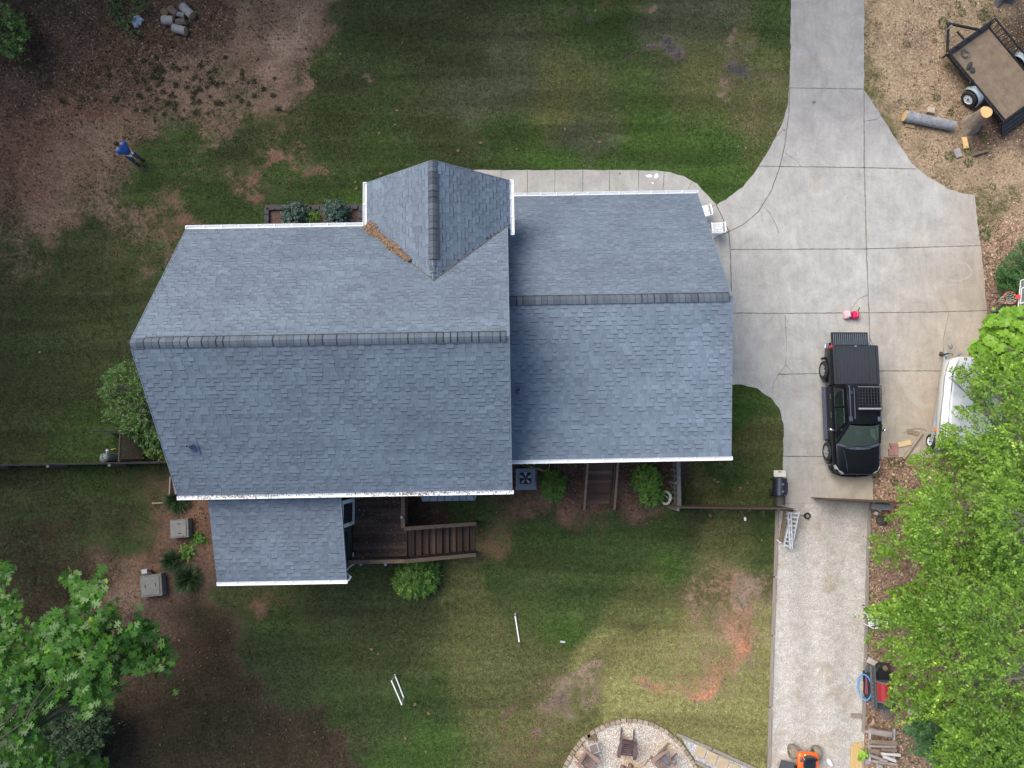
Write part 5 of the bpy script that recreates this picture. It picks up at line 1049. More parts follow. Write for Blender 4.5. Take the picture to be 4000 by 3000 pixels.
wc = W(3629, 1724, .3); wheel(ta, (wc.x+.12, wc.y, .30), (-1, 0, 0), .30, .2, .6, rm=WHR, style='steel', w_=True); fn = W(3655, 1722, .55); fm = MB(); cx_, cy_ = wc.x+.18, wc.y; ri = []
for a in np.linspace(.2, math.pi-.2, 9): ri.append([(cx_-.12, cy_+.38*math.cos(a), .32+.36*math.sin(a)), (cx_+.2, cy_+.38*math.cos(a), .32+.36*math.sin(a))])
fm.loft(ri, closed=False, cap=False); fm.build('fender', GALV, ta, w=True)
MB().box(W(3653, 1678, .85), (.06, .16, .08)).build('marker_light', MATS['amber lens'], ta, w=True)
bt = thing('boat', 'pale boat with cup holder in its bow mostly hidden under a white cover', 'boat', W(3760, 1560, 0)); zt = 1.15
outl = [(3708, 1412), (3724, 1398), (3745, 1393), (3800, 1395), (3850, 1400), (3870, 1740), (3668, 1740), (3676, 1600), (3690, 1480)]
pw = [W(x, y, zt) for x, y in outl]; mb = MB(); cxy = sum((p for p in pw), Vector())/len(pw)
mb.loft([[(cxy.x+(p.x-cxy.x)*k, cxy.y+(p.y-cxy.y)*(.9+.1*k), z) for p in pw] for k, z in ((.55, .45), (.85, .65), (1., .95), (1., zt))]); mb.build('hull', mat('pale hull', (.62, .62, .60), .35, var=.08), bt, w=True)
ch = W(3771, 1402, zt+.01); mb = MB(); mb.lathe([(.055, .0), (.06, .02), (.04, .02), (.038, -.01), (.001, -.01)], (ch.x, ch.y, zt+.005), n=16, cap=False); mb.build('cup_holder', mat('dark cup holder', (.05, .055, .06), .4), bt, w=True)
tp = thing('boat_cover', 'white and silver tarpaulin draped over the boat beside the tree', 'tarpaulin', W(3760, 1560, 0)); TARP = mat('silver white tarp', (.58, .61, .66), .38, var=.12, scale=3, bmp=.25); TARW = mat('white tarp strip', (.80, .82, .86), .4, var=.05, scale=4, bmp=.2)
def sheet(name, L_, R_2, m, nu=14, nv=40, wr=.03, seed=1, sag=.0):
    """surface between two picture-space edges with heights: lists of (px, py, h)"""
    rs = np.random.RandomState(seed); v = []
    def samp(E, t):
        E = np.array(E, float); s_ = np.linspace(0, 1, len(E)); return [np.interp(t, s_, E[:, k]) for k in range(3)]
    for j in range(nv+1):
        a = samp(L_, j/nv); b_ = samp(R_2, j/nv)
        A_ = W(a[0], a[1], a[2]); B_ = W(b_[0], b_[1], b_[2])
        for i in range(nu+1):
            t = i/nu; p = A_.lerp(B_, t); p.z += wr*(math.sin(j*.9+i*.35+seed)*.5+math.sin(j*.37-i*.8)*.5)-sag*math.sin(math.pi*t)*(0.5+.5*math.cos(j/nv*12)); v.append(p)
    mb = MB(); mb.add(v, [(j*(nu+1)+i, j*(nu+1)+i+1, (j+1)*(nu+1)+i+1, (j+1)*(nu+1)+i) for j in range(nv) for i in range(nu)])
    o = mb.build(name, m, tp, w=True, ang=80); s = o.modifiers.new('s', 'SOLIDIFY'); s.thickness = .006; return o
sheet('edge_strip', [(3712,1412,1.3),(3700,1440,1.32),(3692,1480,1.33),(3688,1530,1.33),(3680,1600,1.33),(3675,1660,1.33),(3670,1740,1.3)], [(3745,1396,1.3),(3737,1420,1.36),(3725,1450,1.38),(3718,1500,1.38),(3712,1560,1.38),(3706,1640,1.38),(3702,1740,1.36)], TARW, 6, 40, .008, 2)
sheet('top_sheet', [(3757,1410,1.34),(3740,1432,1.38),(3726,1462,1.38),(3719,1510,1.38),(3713,1560,1.38),(3707,1640,1.38),(3703,1740,1.36)], [(3850,1405,1.3),(3880,1440,1.4),(3900,1480,1.5),(3910,1540,1.5),(3915,1600,1.45),(3920,1650,1.5),(3925,1740,1.4)], TARP, 16, 44, .035, 5, .12)
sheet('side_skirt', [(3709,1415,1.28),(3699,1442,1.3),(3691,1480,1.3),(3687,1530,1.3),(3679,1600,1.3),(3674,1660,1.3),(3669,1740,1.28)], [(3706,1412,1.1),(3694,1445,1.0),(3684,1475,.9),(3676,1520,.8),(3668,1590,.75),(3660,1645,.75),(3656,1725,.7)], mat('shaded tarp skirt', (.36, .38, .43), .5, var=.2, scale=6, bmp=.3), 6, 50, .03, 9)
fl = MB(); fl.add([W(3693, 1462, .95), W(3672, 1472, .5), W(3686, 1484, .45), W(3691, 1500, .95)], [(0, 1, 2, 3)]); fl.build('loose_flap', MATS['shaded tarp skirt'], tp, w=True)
# ================================================================ SMALLER THINGS
WPL = mat('white plastic', (.78, .80, .83), .4, var=.04)
# air conditioner
ac = thing('air_conditioner', 'square grey air conditioner with round fan top beside the green garden hose', 'air conditioner', W(2055, 1868, 0)); a0 = W(2053, 1868, .75)
MB().box((W(2055, 1872, .04).x, W(2055, 1872, .04).y, .03), (.86, .86, .07)).build('pad', mat('beige pad', (.22, .20, .19), .9), ac, w=True, bev=.01)
ACM = mat('ac grey paint', (.115, .14, .175), .5, var=.1); mb = MB(); c = (a0.x, a0.y)
def rsq(h, r, z, n=6): return [(c[0]+sx*(h-r)+r*math.cos(a), c[1]+sy*(h-r)+r*math.sin(a), z) for sx, sy, a_0 in ((1, 1, 0), (-1, 1, 90), (-1, -1, 180), (1, -1, 270)) for a in [math.radians(a_0+90*i/n) for i in range(n+1)]]
mb.loft([rsq(.37, .06, .07), rsq(.37, .06, .72)], cap=False); mb.build('cabinet', mat('ac louvre', (.08, .10, .13), .6, stretch=(1, 1, 20), var=.4), ac, w=True)
mb = MB(); n = 28; o_ = rsq(.385, .07, .74); i_ = [(c[0]+.30*math.cos(math.radians(a)), c[1]+.30*math.sin(math.radians(a)), .765) for a in np.linspace(0, 360, len(o_)+1)[:-1]]
i_ = [(c[0]+.30*math.cos(math.atan2(p[1]-c[1], p[0]-c[0])), c[1]+.30*math.sin(math.atan2(p[1]-c[1], p[0]-c[0])), .765) for p in o_]; i2 = [(x, y, .66) for x, y, z in i_]
mb.loft([[(x, y, .68) for x, y, z in o_], o_, i_, i2], cap=False); mb.build('top_cover', ACM, ac, w=True)
mb = MB(); mb.lathe([(.30, .60), (.001, .60)], (c[0], c[1], 0), n=24, cap=False); mb.build('fan_well', DARK, ac, w=True)
mb = MB()
for k in range(5):
    a = 2*math.pi*k/5+.3; mb.add([(c[0]+.07*math.cos(a-.4), c[1]+.07*math.sin(a-.4), .64), (c[0]+.07*math.cos(a+.3), c[1]+.07*math.sin(a+.3), .66), (c[0]+.27*math.cos(a+.32), c[1]+.27*math.sin(a+.32), .68), (c[0]+.27*math.cos(a-.22), c[1]+.27*math.sin(a-.22), .64)], [(0, 3, 2, 1)])
mb.build('fan_blades', mat('fan metal', (.45, .48, .53), .4), ac, w=True)
mb = MB(); mb.lathe([(.075, .69), (.075, .73), (.001, .735)], (c[0], c[1], 0), n=16)
for r in (.10, .15, .2, .25, .29): mb.tube([(c[0]+r*math.cos(a), c[1]+r*math.sin(a), .755) for a in np.linspace(0, 2*math.pi, 29)[:-1]], .0035, 4, closed=True)
for k in range(10): a = 2*math.pi*k/10; mb.tube([(c[0]+.06*math.cos(a), c[1]+.06*math.sin(a), .755), (c[0]+.30*math.cos(a), c[1]+.30*math.sin(a), .76)], .005, 4)
mb.build('guard', mat('guard black', (.02, .024, .03), .5), ac, w=True)
# hoses
def smooth_path(pts, n=10):
    P = [Vector(p) for p in pts]; out = []
    for i in range(len(P)-1):
        p0 = P[max(i-1, 0)]; p1 = P[i]; p2 = P[i+1]; p3 = P[min(i+2, len(P)-1)]
        for j in range(n):
            t = j/n; out.append(.5*((2*p1)+(-p0+p2)*t+(2*p0-5*p1+4*p2-p3)*t*t+(-p0+3*p1-3*p2+p3)*t**3))
    out.append(P[-1]); return out
hp = [(1998,1806),(2030,1812),(2060,1825),(2090,1828),(2120,1838),(2140,1833),(2146,1815),(2138,1795),(2118,1790),(2120,1805),(2135,1812),(2150,1805),(2160,1790),(2100,1785),(2095,1800),(2080,1822),(2065,1820),(2055,1808),(2052,1790),(2062,1786),(2078,1800),(2085,1815),(2075,1825),(2062,1815),(2070,1795),(2088,1788),(2094,1805),(2082,1824),(2100,1830),(2128,1840),(2150,1847),(2162,1842),(2170,1838)]
mb = MB(); mb.tube(smooth_path([W(x, y, .025+.02*(i % 3)) for i, (x, y) in enumerate(hp)]), .014, 6); single(mb, 'garden_hose', mat('lime hose', (.40, .48, .09), .5), 'lime green garden hose tangled behind the air conditioner', 'hose')
mb = MB(); c = W(2600, 1945, .05); pts = []
for k in range(9):
    for a in np.linspace(0, 2*math.pi, 14)[:-1]: pts.append((c.x+(.14+.011*k)*math.cos(a)+.012*math.sin(3*a+k), c.y+.02*math.sin(k)+(.22+.008*k)*math.sin(a), .03+.012*(k % 4)+.1*(math.cos(a) > .5)))
pts += [tuple(W(2585, 1925, .05)), tuple(W(2572, 1912, .1)), tuple(W(2566, 1902, .3))]; mb.tube(pts, .0125, 6)
single(mb, 'garden_hose', mat('pale green hose', (.42, .50, .42), .5), 'coiled pale green garden hose against the picket fence', 'hose')
# smoker grill at the corner of the drive
SMK = mat('smoker black steel', (.022, .028, .045), .42, var=.45, scale=6, metal=.3); SMR = mat('rusty firebox', (.05, .04, .042), .7, var=.4, scale=9)
sg_ = thing('smoker', 'black barrel smoker with side firebox at the corner of the driveway and the fence', 'smoker', W(3050, 1905, 0)); sA = W(3052, 1868, .95); sB = W(3052, 1935, .95)
def drum(a, b, r, n=14, z=.85): 
    mb = MB(); rs_ = []
    for p in (a, b): rs_.append([(p.x+r*math.cos(t), p.y, z+r*math.sin(t)) for t in np.linspace(0, 2*math.pi, n+1)[:-1]])
    mb.loft(rs_); return mb
drum(sA, sB, .27, 24, .80).build('barrel', SMK, sg_, w=True); drum(W(3050, 1937, .7), W(3050, 1972, .7), .20, 20, .62).build('firebox', SMR, sg_, w=True)
for y in (1892, 1920): p = W(3058, y, 1.08); MB().lathe([(.045, -.05), (.05, .04), (.04, .05), (.001, .052)], (p.x, p.y, 1.06), n=14).build('lid_vent', mat('grey lid vent', (.10, .11, .12), .6), sg_, w=True)
p = W(3072, 1903, 1.0); MB().box((p.x, p.y, .97), (.04, .14, .02), ry=.8).build('thermometer', mat('pale gauge', (.4, .42, .45), .4), sg_, w=True)
mb = MB(); sh = W(3020, 1905, .8); mb.bar(W(3076, 1885, .8), W(3076, 1925, .8), .03, .02); mb.build('handle', BLKM, sg_, w=True)
mb = MB(); mb.bar(W(3036, 1870, .75), W(3036, 1940, .75), .2, .03); mb.build('shelf', SMK, sg_, w=True)
mb = MB()
for x in (3036, 3068):
    for y in (1872, 1932): q = W(x, y, .7); mb.tube([(q.x, q.y, .7), (q.x-.03, q.y, 0)], .022, 6)
mb.build('leg', BLKM, sg_, w=True); q = W(2995, 1923, .15); wheel(sg_, (q.x+.16, q.y, .15), (-1, 0, 0), .15, .05, .5, rm=SMR, style='steel', w_=True)
mb = MB(); mb.tube([(q.x+.16, q.y, .15), W(3030, 1923, .3)], .018, 6); mb.tube([W(3010, 1915, .15), W(3030, 1895, .5)], .015, 6); mb.build('axle', mat('rust brown steel', (.09, .045, .035), .8), sg_, w=True)
cb_ = W(3046, 1850, .78); mb = MB(); r = []; 
for z, k in ((0, 1), (.025, 1)): r.append([(cb_.x+sx*.20+.04*math.cos(a), cb_.y+sy*.09+.04*math.sin(a), .76+z) for sx, sy, a0 in ((1, 1, 0), (-1, 1, 90), (-1, -1, 180), (1, -1, 270)) for a in (math.radians(a0), math.radians(a0+45), math.radians(a0+90))])
mb.loft(r, m=0); mb.box((cb_.x, cb_.y+.07, .789), (.13, .035, .004), m=1); single(mb, 'cutting_board', [mat('cream board', (.58, .56, .48), .5), mat('hole dark', (.08, .07, .06), .8)], 'cream cutting board with slot handle at the top end of the smoker', 'cutting board')
# ladders beside the lane
def ladder(label, aL, aR, bL, bR, n, m, zr=.0, t=.05, name='ladder'):
    L = thing(name, label, 'ladder', W(*[(aL[i]+bR[i])/2 for i in range(2)], 0)); A_ = [W(*p) for p in (aL, aR, bL, bR)]
    for p, q in ((A_[0], A_[2]), (A_[1], A_[3])): MB().bar(p, q, .05, .09).build('side_rail', m, L, w=True, smooth=False)
    for i in range(n): t_ = (i+.5)/n; MB().bar(A_[0].lerp(A_[2], t_), A_[1].lerp(A_[3], t_), .06, .03).build('rung', m, L, w=True, smooth=False)
    return L
LAL = mat('aluminium ladder', (.50, .52, .54), .45, metal=.1, var=.2); LWD = mat('brown wooden ladder', (.17, .125, .075), .85, var=.3)
ladder('long aluminium ladder lying nearest the gravel', (3091, 1995, .55), (3121, 1997, .55), (3061, 2135, .3), (3090, 2148, .3), 9, LAL)
ladder('wooden ladder lying between the timber edge and the aluminium ladders', (3064, 1995, .25), (3088, 1997, .25), (3046, 2118, .15), (3070, 2125, .15), 9, LWD)
ladder('narrow aluminium ladder section crossing over the wooden ladder', (3076, 1990, .65), (3088, 1992, .65), (3086, 2142, .45), (3094, 2144, .45), 6, LAL)
c = W(3152, 2015, .02); mb = MB(); rs_ = random.Random(2)
for k in range(9): a = rs_.uniform(0, 6.3); mb.tube([(c.x+.15*math.cos(a+j*.9)*rs_.uniform(.5, 1), c.y+.15*math.sin(a+j*.9)*rs_.uniform(.5, 1), .03+.01*k) for j in range(6)], .010, 5)
mb.tube([(c.x-.28, c.y+.02, .03), (c.x-.15, c.y, .04), (c.x, c.y, .05)], .01, 5); single(mb, 'cord_tangle', BLKM, 'small black tangled cord lying on the gravel beside the ladders', 'cord')
c = W(3040, 2112, .15); mb = MB(); mb.bar((c.x-.07, c.y+.04, .2), (c.x+.08, c.y-.08, .2), .03, .02); single(mb, 'metal_bracket', WPL, 'short white metal strip lying over the timber edge by the ladders', 'bracket', smooth=False)
# gas cans
def gascan(label, px, py, rz, m, m2, spout=True, cap=None):
    p = W(px, py, .15); g = thing('fuel_can', label, 'fuel can', (p.x, p.y, .03), rz, 'fuel cans on the driveway'); mb = MB()
    def rr(w, l, z, r=.04): return [(sx*(w/2-r)+r*math.cos(a), sy*(l/2-r)+r*math.sin(a), z) for sx, sy, a0 in ((1, 1, 0), (-1, 1, 90), (-1, -1, 180), (1, -1, 270)) for a in (math.radians(a0), math.radians(a0+45), math.radians(a0+90))]
    mb.loft([rr(.22, .30, 0), rr(.25, .33, .03), rr(.25, .33, .20), rr(.22, .30, .26), rr(.15, .22, .30, .03)]); mb.build('can_body', m, g)
    mb = MB(); mb.tube([(0, -.10, .29), (0, -.09, .36), (0, .04, .37), (0, .08, .30)], .022, 8); mb.build('can_handle', m2, g)
    if spout: mb = MB(); mb.tube([(.02, .11, .30), (.03, .20, .38), (.05, .30, .42)], [.022, .018, .014], 8); mb.build('spout', PLB, g); mb = MB(); mb.tube([(.05, .30, .42), (.055, .33, .43)], .02, 8); mb.tube([(.02, .10, .29), (.02, .12, .315)], .035, 10); mb.build('spout_tip', mat('yellow plastic', (.75, .62, .03), .4), g)
    else: mb = MB(); mb.tube([(.02, -.10, .27), (.06, -.17, .24), (.10, -.21, .20)], [.03, .02, .014], 8); mb.build('spout', PLB, g)
gascan('faded pale pink fuel can on the driveway behind the truck', 3308, 1230, .12, mat('faded pink plastic', (.62, .30, .36), .5, var=.15, col2=(.74, .55, .60), scale=3), mat('pale pink plastic', (.75, .62, .68), .5), False)
gascan('bright red fuel can with yellow spout tip on the driveway behind the truck', 3340, 1231, -.08, mat('bright red plastic', (.60, .015, .09), .35, var=.15), mat('pink red plastic', (.70, .07, .17), .35))
# white plastic chairs
def plchair(label, px, py, rz, back=1):
    p = W(px, py, .42); ch = thing('plastic_chair', label, 'chair', (p.x, p.y, .03), rz, 'white plastic chairs at the garage corner')
    mb = MB(); mb.box((0, .02, .43), (.46, .06, .03)); mb.box((0, -.22, .43), (.46, .04, .03)); mb.box((0, .22, .425), (.46, .05, .03)); mb.box((-.215, 0, .43), (.04, .46, .03)); mb.box((.215, 0, .43), (.04, .46, .03))
    for i in range(6): mb.box((-.15+.06*i, 0, .428), (.034, .44, .025))
    mb.box((0, -.1, .425), (.44, .03, .02)); mb.box((0, .12, .425), (.44, .03, .02)); mb.build('seat', WPL, ch, bev=.004)
    mb = MB()
    for i in range(7): x = -.20+.0667*i; mb.bar((x, -.225, .46), (x*1.02, -.31, .82-.03*abs(i-3)*.4), .036, .015)
    mb.tube([(-.22, -.30, .80), (-.12, -.315, .84), (.12, -.315, .84), (.22, -.30, .80)], .02, 6); mb.build('backrest', WPL, ch)
    for sx in (-1, 1):
        mb = MB(); mb.tube([(sx*.24, .22, .0), (sx*.25, .22, .42), (sx*.27, .20, .64), (sx*.28, .0, .655), (sx*.25, -.26, .66)], .02, 6); mb.bar((sx*.28, .19, .655), (sx*.275, -.2, .665), .055, .02); mb.build('armrest', WPL, ch)
        MB().tube([(sx*.22, -.22, .44), (sx*.25, -.28, 0)], .02, 6).build('leg', WPL, ch)
    return ch
plchair('white slatted plastic chair standing clear of the garage roof edge', 2801, 893, .06); plchair('white plastic chair half hidden under the garage roof edge', 2748, 828, .22)
# person with a controller
pf = W(538, 628, 0); PR = math.radians(-32)
def skin(name, verts, edges, m, parent=None, sub=2, loc=None, rz=0, root=0):
    me = bpy.data.meshes.new(name); me.from_pydata([v[:3] for v in verts], edges, []); o = bpy.data.objects.new(name, me); COL.objects.link(o)
    o.modifiers.new('skin', 'SKIN').use_smooth_shade = True
    for i, v in enumerate(verts): d = me.skin_vertices[0].data[i]; d.radius = (v[3], v[4] if len(v) > 4 else v[3]); d.use_root = (i == root)
    s = o.modifiers.new('s', 'SUBSURF'); s.levels = sub; s.render_levels = sub; me.materials.append(m)
    if parent: o.parent = parent
    if loc is not None: o.location = loc; o.rotation_euler.z = rz
    return o
SKINM = mat('skin', (.36, .20, .145), .55, var=.08)
V = [(-.02, 0, .95, .12, .15), (-.01, 0, 1.12, .11, .15), (.0, 0, 1.32, .12, .16), (-.01, 0, 1.45, .07, .09), (.01, 0, 1.53, .055), (.03, 0, 1.62, .085, .075), (.02, 0, 1.70, .095, .078), (.01, 0, 1.76, .07, .06), (.125, 0, 1.615, .018), (.10, 0, 1.55, .04)]
Ed = [(0, 1), (1, 2), (2, 3), (3, 4), (4, 5), (5, 6), (6, 7), (5, 8), (5, 9)]
for s_ in (-1, 1):
    b = len(V); V += [(.0, s_*.20, 1.41, .06), (.02, s_*.25, 1.15, .042), (.24, s_*.14, 1.08, .034), (.30, s_*.115, 1.09, .03, .018), (.35, s_*.10, 1.10, .030, .014)]; Ed += [(2, b), (b, b+1), (b+1, b+2), (b+2, b+3), (b+3, b+4)]
    f = len(V)
    for k, (dy, L) in enumerate(((.028, .065), (.010, .075), (-.010, .07), (-.028, .055))): V += [(.38, s_*(.10)+dy, 1.10, .009), (.35+L, s_*(.08)+dy*.8, 1.085-.02*k*.3, .008)]; Ed += [(b+4, len(V)-2), (len(V)-2, len(V)-1)]
    V += [(.33, s_*.07, 1.12, .010), (.37, s_*.05, 1.125, .009)]; Ed += [(b+3, len(V)-2), (len(V)-2, len(V)-1)]
    g = len(V); V += [(-.01, s_*.10, .86, .085), (.02 if s_ < 0 else .06, s_*.12, .50, .06), (-.03 if s_ < 0 else .03, s_*.13, .10, .04), (.05 if s_ < 0 else .11, s_*.14, .05, .04), (.14 if s_ < 0 else .20, s_*.15, .035, .035)]; Ed += [(0, g), (g, g+1), (g+1, g+2), (g+2, g+3), (g+3, g+4)]
pe = skin('person', V, Ed, SKINM, None, 2, (pf.x, pf.y, 0), PR); tag(pe, 'person in a bright blue shirt and jeans standing and holding a controller', 'person')
skin('shirt', [(-.02, 0, .80, .165, .21), (-.02, 0, .95, .17, .21), (.01, 0, 1.12, .17, .20), (.0, 0, 1.33, .15, .205), (-.01, 0, 1.43, .085, .12), (.0, -.20, 1.41, .075), (.0, .20, 1.41, .075), (.02, -.255, 1.20, .068), (.02, .255, 1.20, .068)], [(0, 1), (1, 2), (2, 3), (3, 4), (3, 5), (3, 6), (5, 7), (6, 8)], mat('blue shirt', (.035, .14, .48), .8, var=.15), pe)
jn = [(-.02, 0, .93, .125, .165)]; je = []
for s_ in (-1, 1): b = len(jn); jn += [(-.01, s_*.10, .83, .12), (.02 if s_ < 0 else .06, s_*.12, .50, .095), (-.03 if s_ < 0 else .03, s_*.13, .10, .085)]; je += [(0, b), (b, b+1), (b+1, b+2)]
skin('jeans', jn, je, mat('blue denim', (.045, .085, .17), .85, var=.35, scale=14), pe)
for s_ in (-1, 1):
    x = -.04 if s_ < 0 else .02; mb = MB(); mb.ell((x+.09, s_*.14, .05), (.15, .055, .055), 14, 8, rz=s_*.12); mb.box((x+.09, s_*.14, .012), (.28, .095, .024)); mb.build('shoe', mat('black shoe', (.010, .010, .012), .6), pe)
hr = MB(); hr.ell((-.005, 0, 1.705), (.115, .09, .105), 18, 12); hr.ell((-.03, 0, 1.66), (.10, .088, .10), 16, 10); ho = hr.build('hair', mat('dark brown hair', (.014, .009, .008), .6, var=.4, scale=30), pe)
mb = MB(); 
for s_ in (-1, 1): mb.ell((.105, s_*.032, 1.645), (.012, .014, .009), 8, 6); mb.ell((.02, s_*.092, 1.62), (.022, .012, .03), 8, 6, m=1)
mb.build('eyes_and_ears', [mat('eye', (.2, .2, .2), .3), SKINM], pe)
mb = MB(); c = pf+Matrix.Rotation(PR, 3, 'Z') @ Vector((.39, 0, 1.125)); mb.box(c, (.09, .17, .03), rz=PR, m=0); mb.box(c+Vector((0, 0, .02)), (.05, .13, .01), rz=PR, m=1)
for s_ in (-1, 1): q = c+Matrix.Rotation(PR, 3, 'Z') @ Vector((.04, s_*.05, .03)); mb.bar(q, q+Matrix.Rotation(PR, 3, 'Z') @ Vector((.07, s_*.02, .03)), .015, .01, m=0)
single(mb, 'drone_controller', [mat('grey controller', (.30, .34, .38), .4), PLB], 'small grey controller held by the person in blue', 'controller', smooth=False)
# gas cylinder and regulator
cy = thing('gas_cylinder', 'tall silver gas cylinder standing by the dark fence left of the house', 'gas cylinder', W(462, 1782, 0)); c = W(402, 1788, 1.18); CYM = mat('silver cylinder', (.30, .34, .34), .4, metal=.3, var=.15)
mb = MB(); c0 = Vector((c.x, c.y, 0)); mb.lathe([(.16, 0), (.19, .03), (.19, 1.02), (.17, 1.12), (.10, 1.18), (.03, 1.20)], c0, n=24); mb.build('shell', mat('silver cylinder', (.30, .34, .34)), cy, w=True)
mb = MB(); mb.tube([(c.x+.09*math.cos(a), c.y+.09*math.sin(a), 1.25) for a in np.linspace(.5, 5.6, 12)], .012, 6); mb.lathe([(.03, 1.18), (.03, 1.28), (.001, 1.28)], c0, n=10); mb.tube([(c.x, c.y, 1.25), (c.x-.02, c.y+.14, 1.2), (c.x+.1, c.y+.26, 1.05)], .01, 5); mb.build('collar', mat('dark collar', (.05, .06, .065), .5), cy, w=True)
rg = W(420, 1761, 1.0); mb = MB(); mb.lathe([(.07, 0), (.08, .03), (.05, .06), (.001, .07)], rg, n=16); mb.bar(rg, rg+Vector((-.05, -.18, .02)), .03, .03); mb.tube([rg, rg+Vector((.02, 0, -.4)), Vector((rg.x+.04, rg.y, 0))], .02, 6); single(mb, 'gas_regulator', mat('grey regulator', (.28, .31, .34), .4, metal=.4), 'small grey gas regulator beside the top of the gas cylinder', 'regulator')
mb = MB(); mb.tube(smooth_path([W(434, 1756, .6), W(442, 1754, .6), W(452, 1752, .55)], 5), .02, 6); single(mb, 'yellow_tag', mat('yellow hose', (.5, .46, .04), .5), 'short yellow gas hose between the regulator and the lattice screen', 'hose')
# concrete lids
LID = mat('mossy concrete', (.14, .14, .13), .9, var=.25, scale=5, bmp=.3)
def lid(label, px, py, sz, rz, h, hs):
    p = W(px, py, h); L = thing('concrete_lid', label, 'concrete lid', (p.x, p.y, 0), rz, 'concrete tank lids'); mb = MB(); mb.box((0, 0, h/2), (sz, sz, h)); mb.build('riser', LID, L, bev=.015)
    mb = MB(); mb.box((-.02, 0, h+.012), (sz*.84, sz*.84, .03)); lo = mb.build('cover', mat('worn concrete', (.17, .17, .162), .9, var=.22, scale=6, bmp=.3), L, bev=.01)
    for x, y, r in hs: MB().box((x, y, h+.03), (.13, .035, .012), rz=r).build('grip', mat('grip recess', (.04, .04, .038), .9), lo)
lid('square concrete lid nearer the house with two parallel grips', 700, 2065, .74, .09, .38, ((.0, .19, -.05), (.03, -.19, -.05)))
lid('larger mossy concrete lid standing lower left of the other', 590, 2288, .86, .12, .38, ((-.22, .0, 1.57), (.2, .02, 1.57)))
b = W(565, 2232, .45); mb = MB(); mb.box((b.x, b.y, .42), (.22, .17, .14), rz=.12); mb.tube([(b.x+.02, b.y, 0), (b.x+.02, b.y, .36)], .03, 8); mb.tube([(b.x+.1, b.y+.02, .40), (b.x+.2, b.y, .38), (b.x+.24, b.y-.12, .1)], .035, 8, m=1)
single(mb, 'junction_box', [mat('blue grey box', (.30, .36, .40), .5), BLKM], 'small blue grey junction box at the corner of the lower lid', 'junction box', smooth=True, bev=.008)
for i, (dx, lb) in enumerate(((0, 'upper pale wooden stake lying by the grass clump at the house corner'), (1, 'lower pale wooden stake lying by the grass clump at the house corner'))):
    p = W(635, 1962+3.5*dx, .03); mb = MB(); mb.box((p.x, p.y, .03), (.85, .02, .03), rz=.06); single(mb, 'wooden_stake', mat('pale stake', (.36, .29, .18), .8), lb, 'stake', 'wooden stakes', smooth=False)
bd = W(684, 1895, .0); mb = MB(); mb.bar(W(676, 1862, .9), W(690, 1930, .9), .12, .03); mb.box((W(683, 1895, .45).x, W(683, 1895, .45).y, .45), (.05, .7, .9)); single(mb, 'leaning_board', mat('pinkish board', (.20, .165, .15), .85), 'pinkish board standing against the bottom left corner of the house', 'board', smooth=False)
# white pipe game targets on the back lawn
def target(label, pts, hs, group='white pipe ladder game targets'):
    g = thing('pipe_target', label, 'game target', W(pts[0][0], pts[0][1], 0), 0, group); P_ = [W(x, y, h) for (x, y), h in zip(pts, hs)]
    return g, P_
g, P_ = target('white pipe target frame showing four sides on the lawn', [(1543, 2635), (1530, 2660), (1578, 2724), (1569, 2752)], (0.05, 1.0, .05, 1.0))
a1, t1 = W(1543, 2637, .05), W(1530, 2661, .95); a2, t2 = W(1577, 2724, .05), W(1569, 2751, .95); nrm2 = Vector((.3, -.12, 0))
for p, q, nm in ((a1, a2, 'base_pipe'), (t1, t2, 'top_pipe')): MB().tube([p, q], .026, 8).build(nm, WPL, g, w=True)
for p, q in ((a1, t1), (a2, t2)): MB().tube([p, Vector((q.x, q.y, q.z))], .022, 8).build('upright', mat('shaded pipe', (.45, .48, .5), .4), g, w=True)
for p in (a1, a2, t1, t2): MB().ell(p, (.036, .036, .036), 10, 6).build('joint', WPL, g, w=True)
g, P_ = target('white pipe target seen edge on as one long bar on the lawn', [(2013, 2395), (2028, 2505)], (.05, .05))
a1, a2 = W(2013, 2398, .05), W(2028, 2505, .05); t1, t2 = W(2012, 2410, .9), W(2026, 2495, .9); t1 = Vector((a1.x-.02, a1.y-.05, .9)); t2 = Vector((a2.x-.02, a2.y+.06, .9))
MB().tube([W(2013, 2410, .9), W(2028, 2505, .9)], .026, 8).build('top_pipe', WPL, g, w=True); MB().tube([a1, a2], .02, 8).build('base_pipe', WPL, g, w=True)
u1, u2 = W(2013, 2410, .9), W(2028, 2505, .9)
for p, q in ((a1, u1), (a2, u2)): MB().tube([p, q], .02, 8).build('upright', WPL, g, w=True)
for p in (u1, u2, a1): MB().ell(p, (.036, .036, .036), 10, 6).build('joint', WPL, g, w=True)
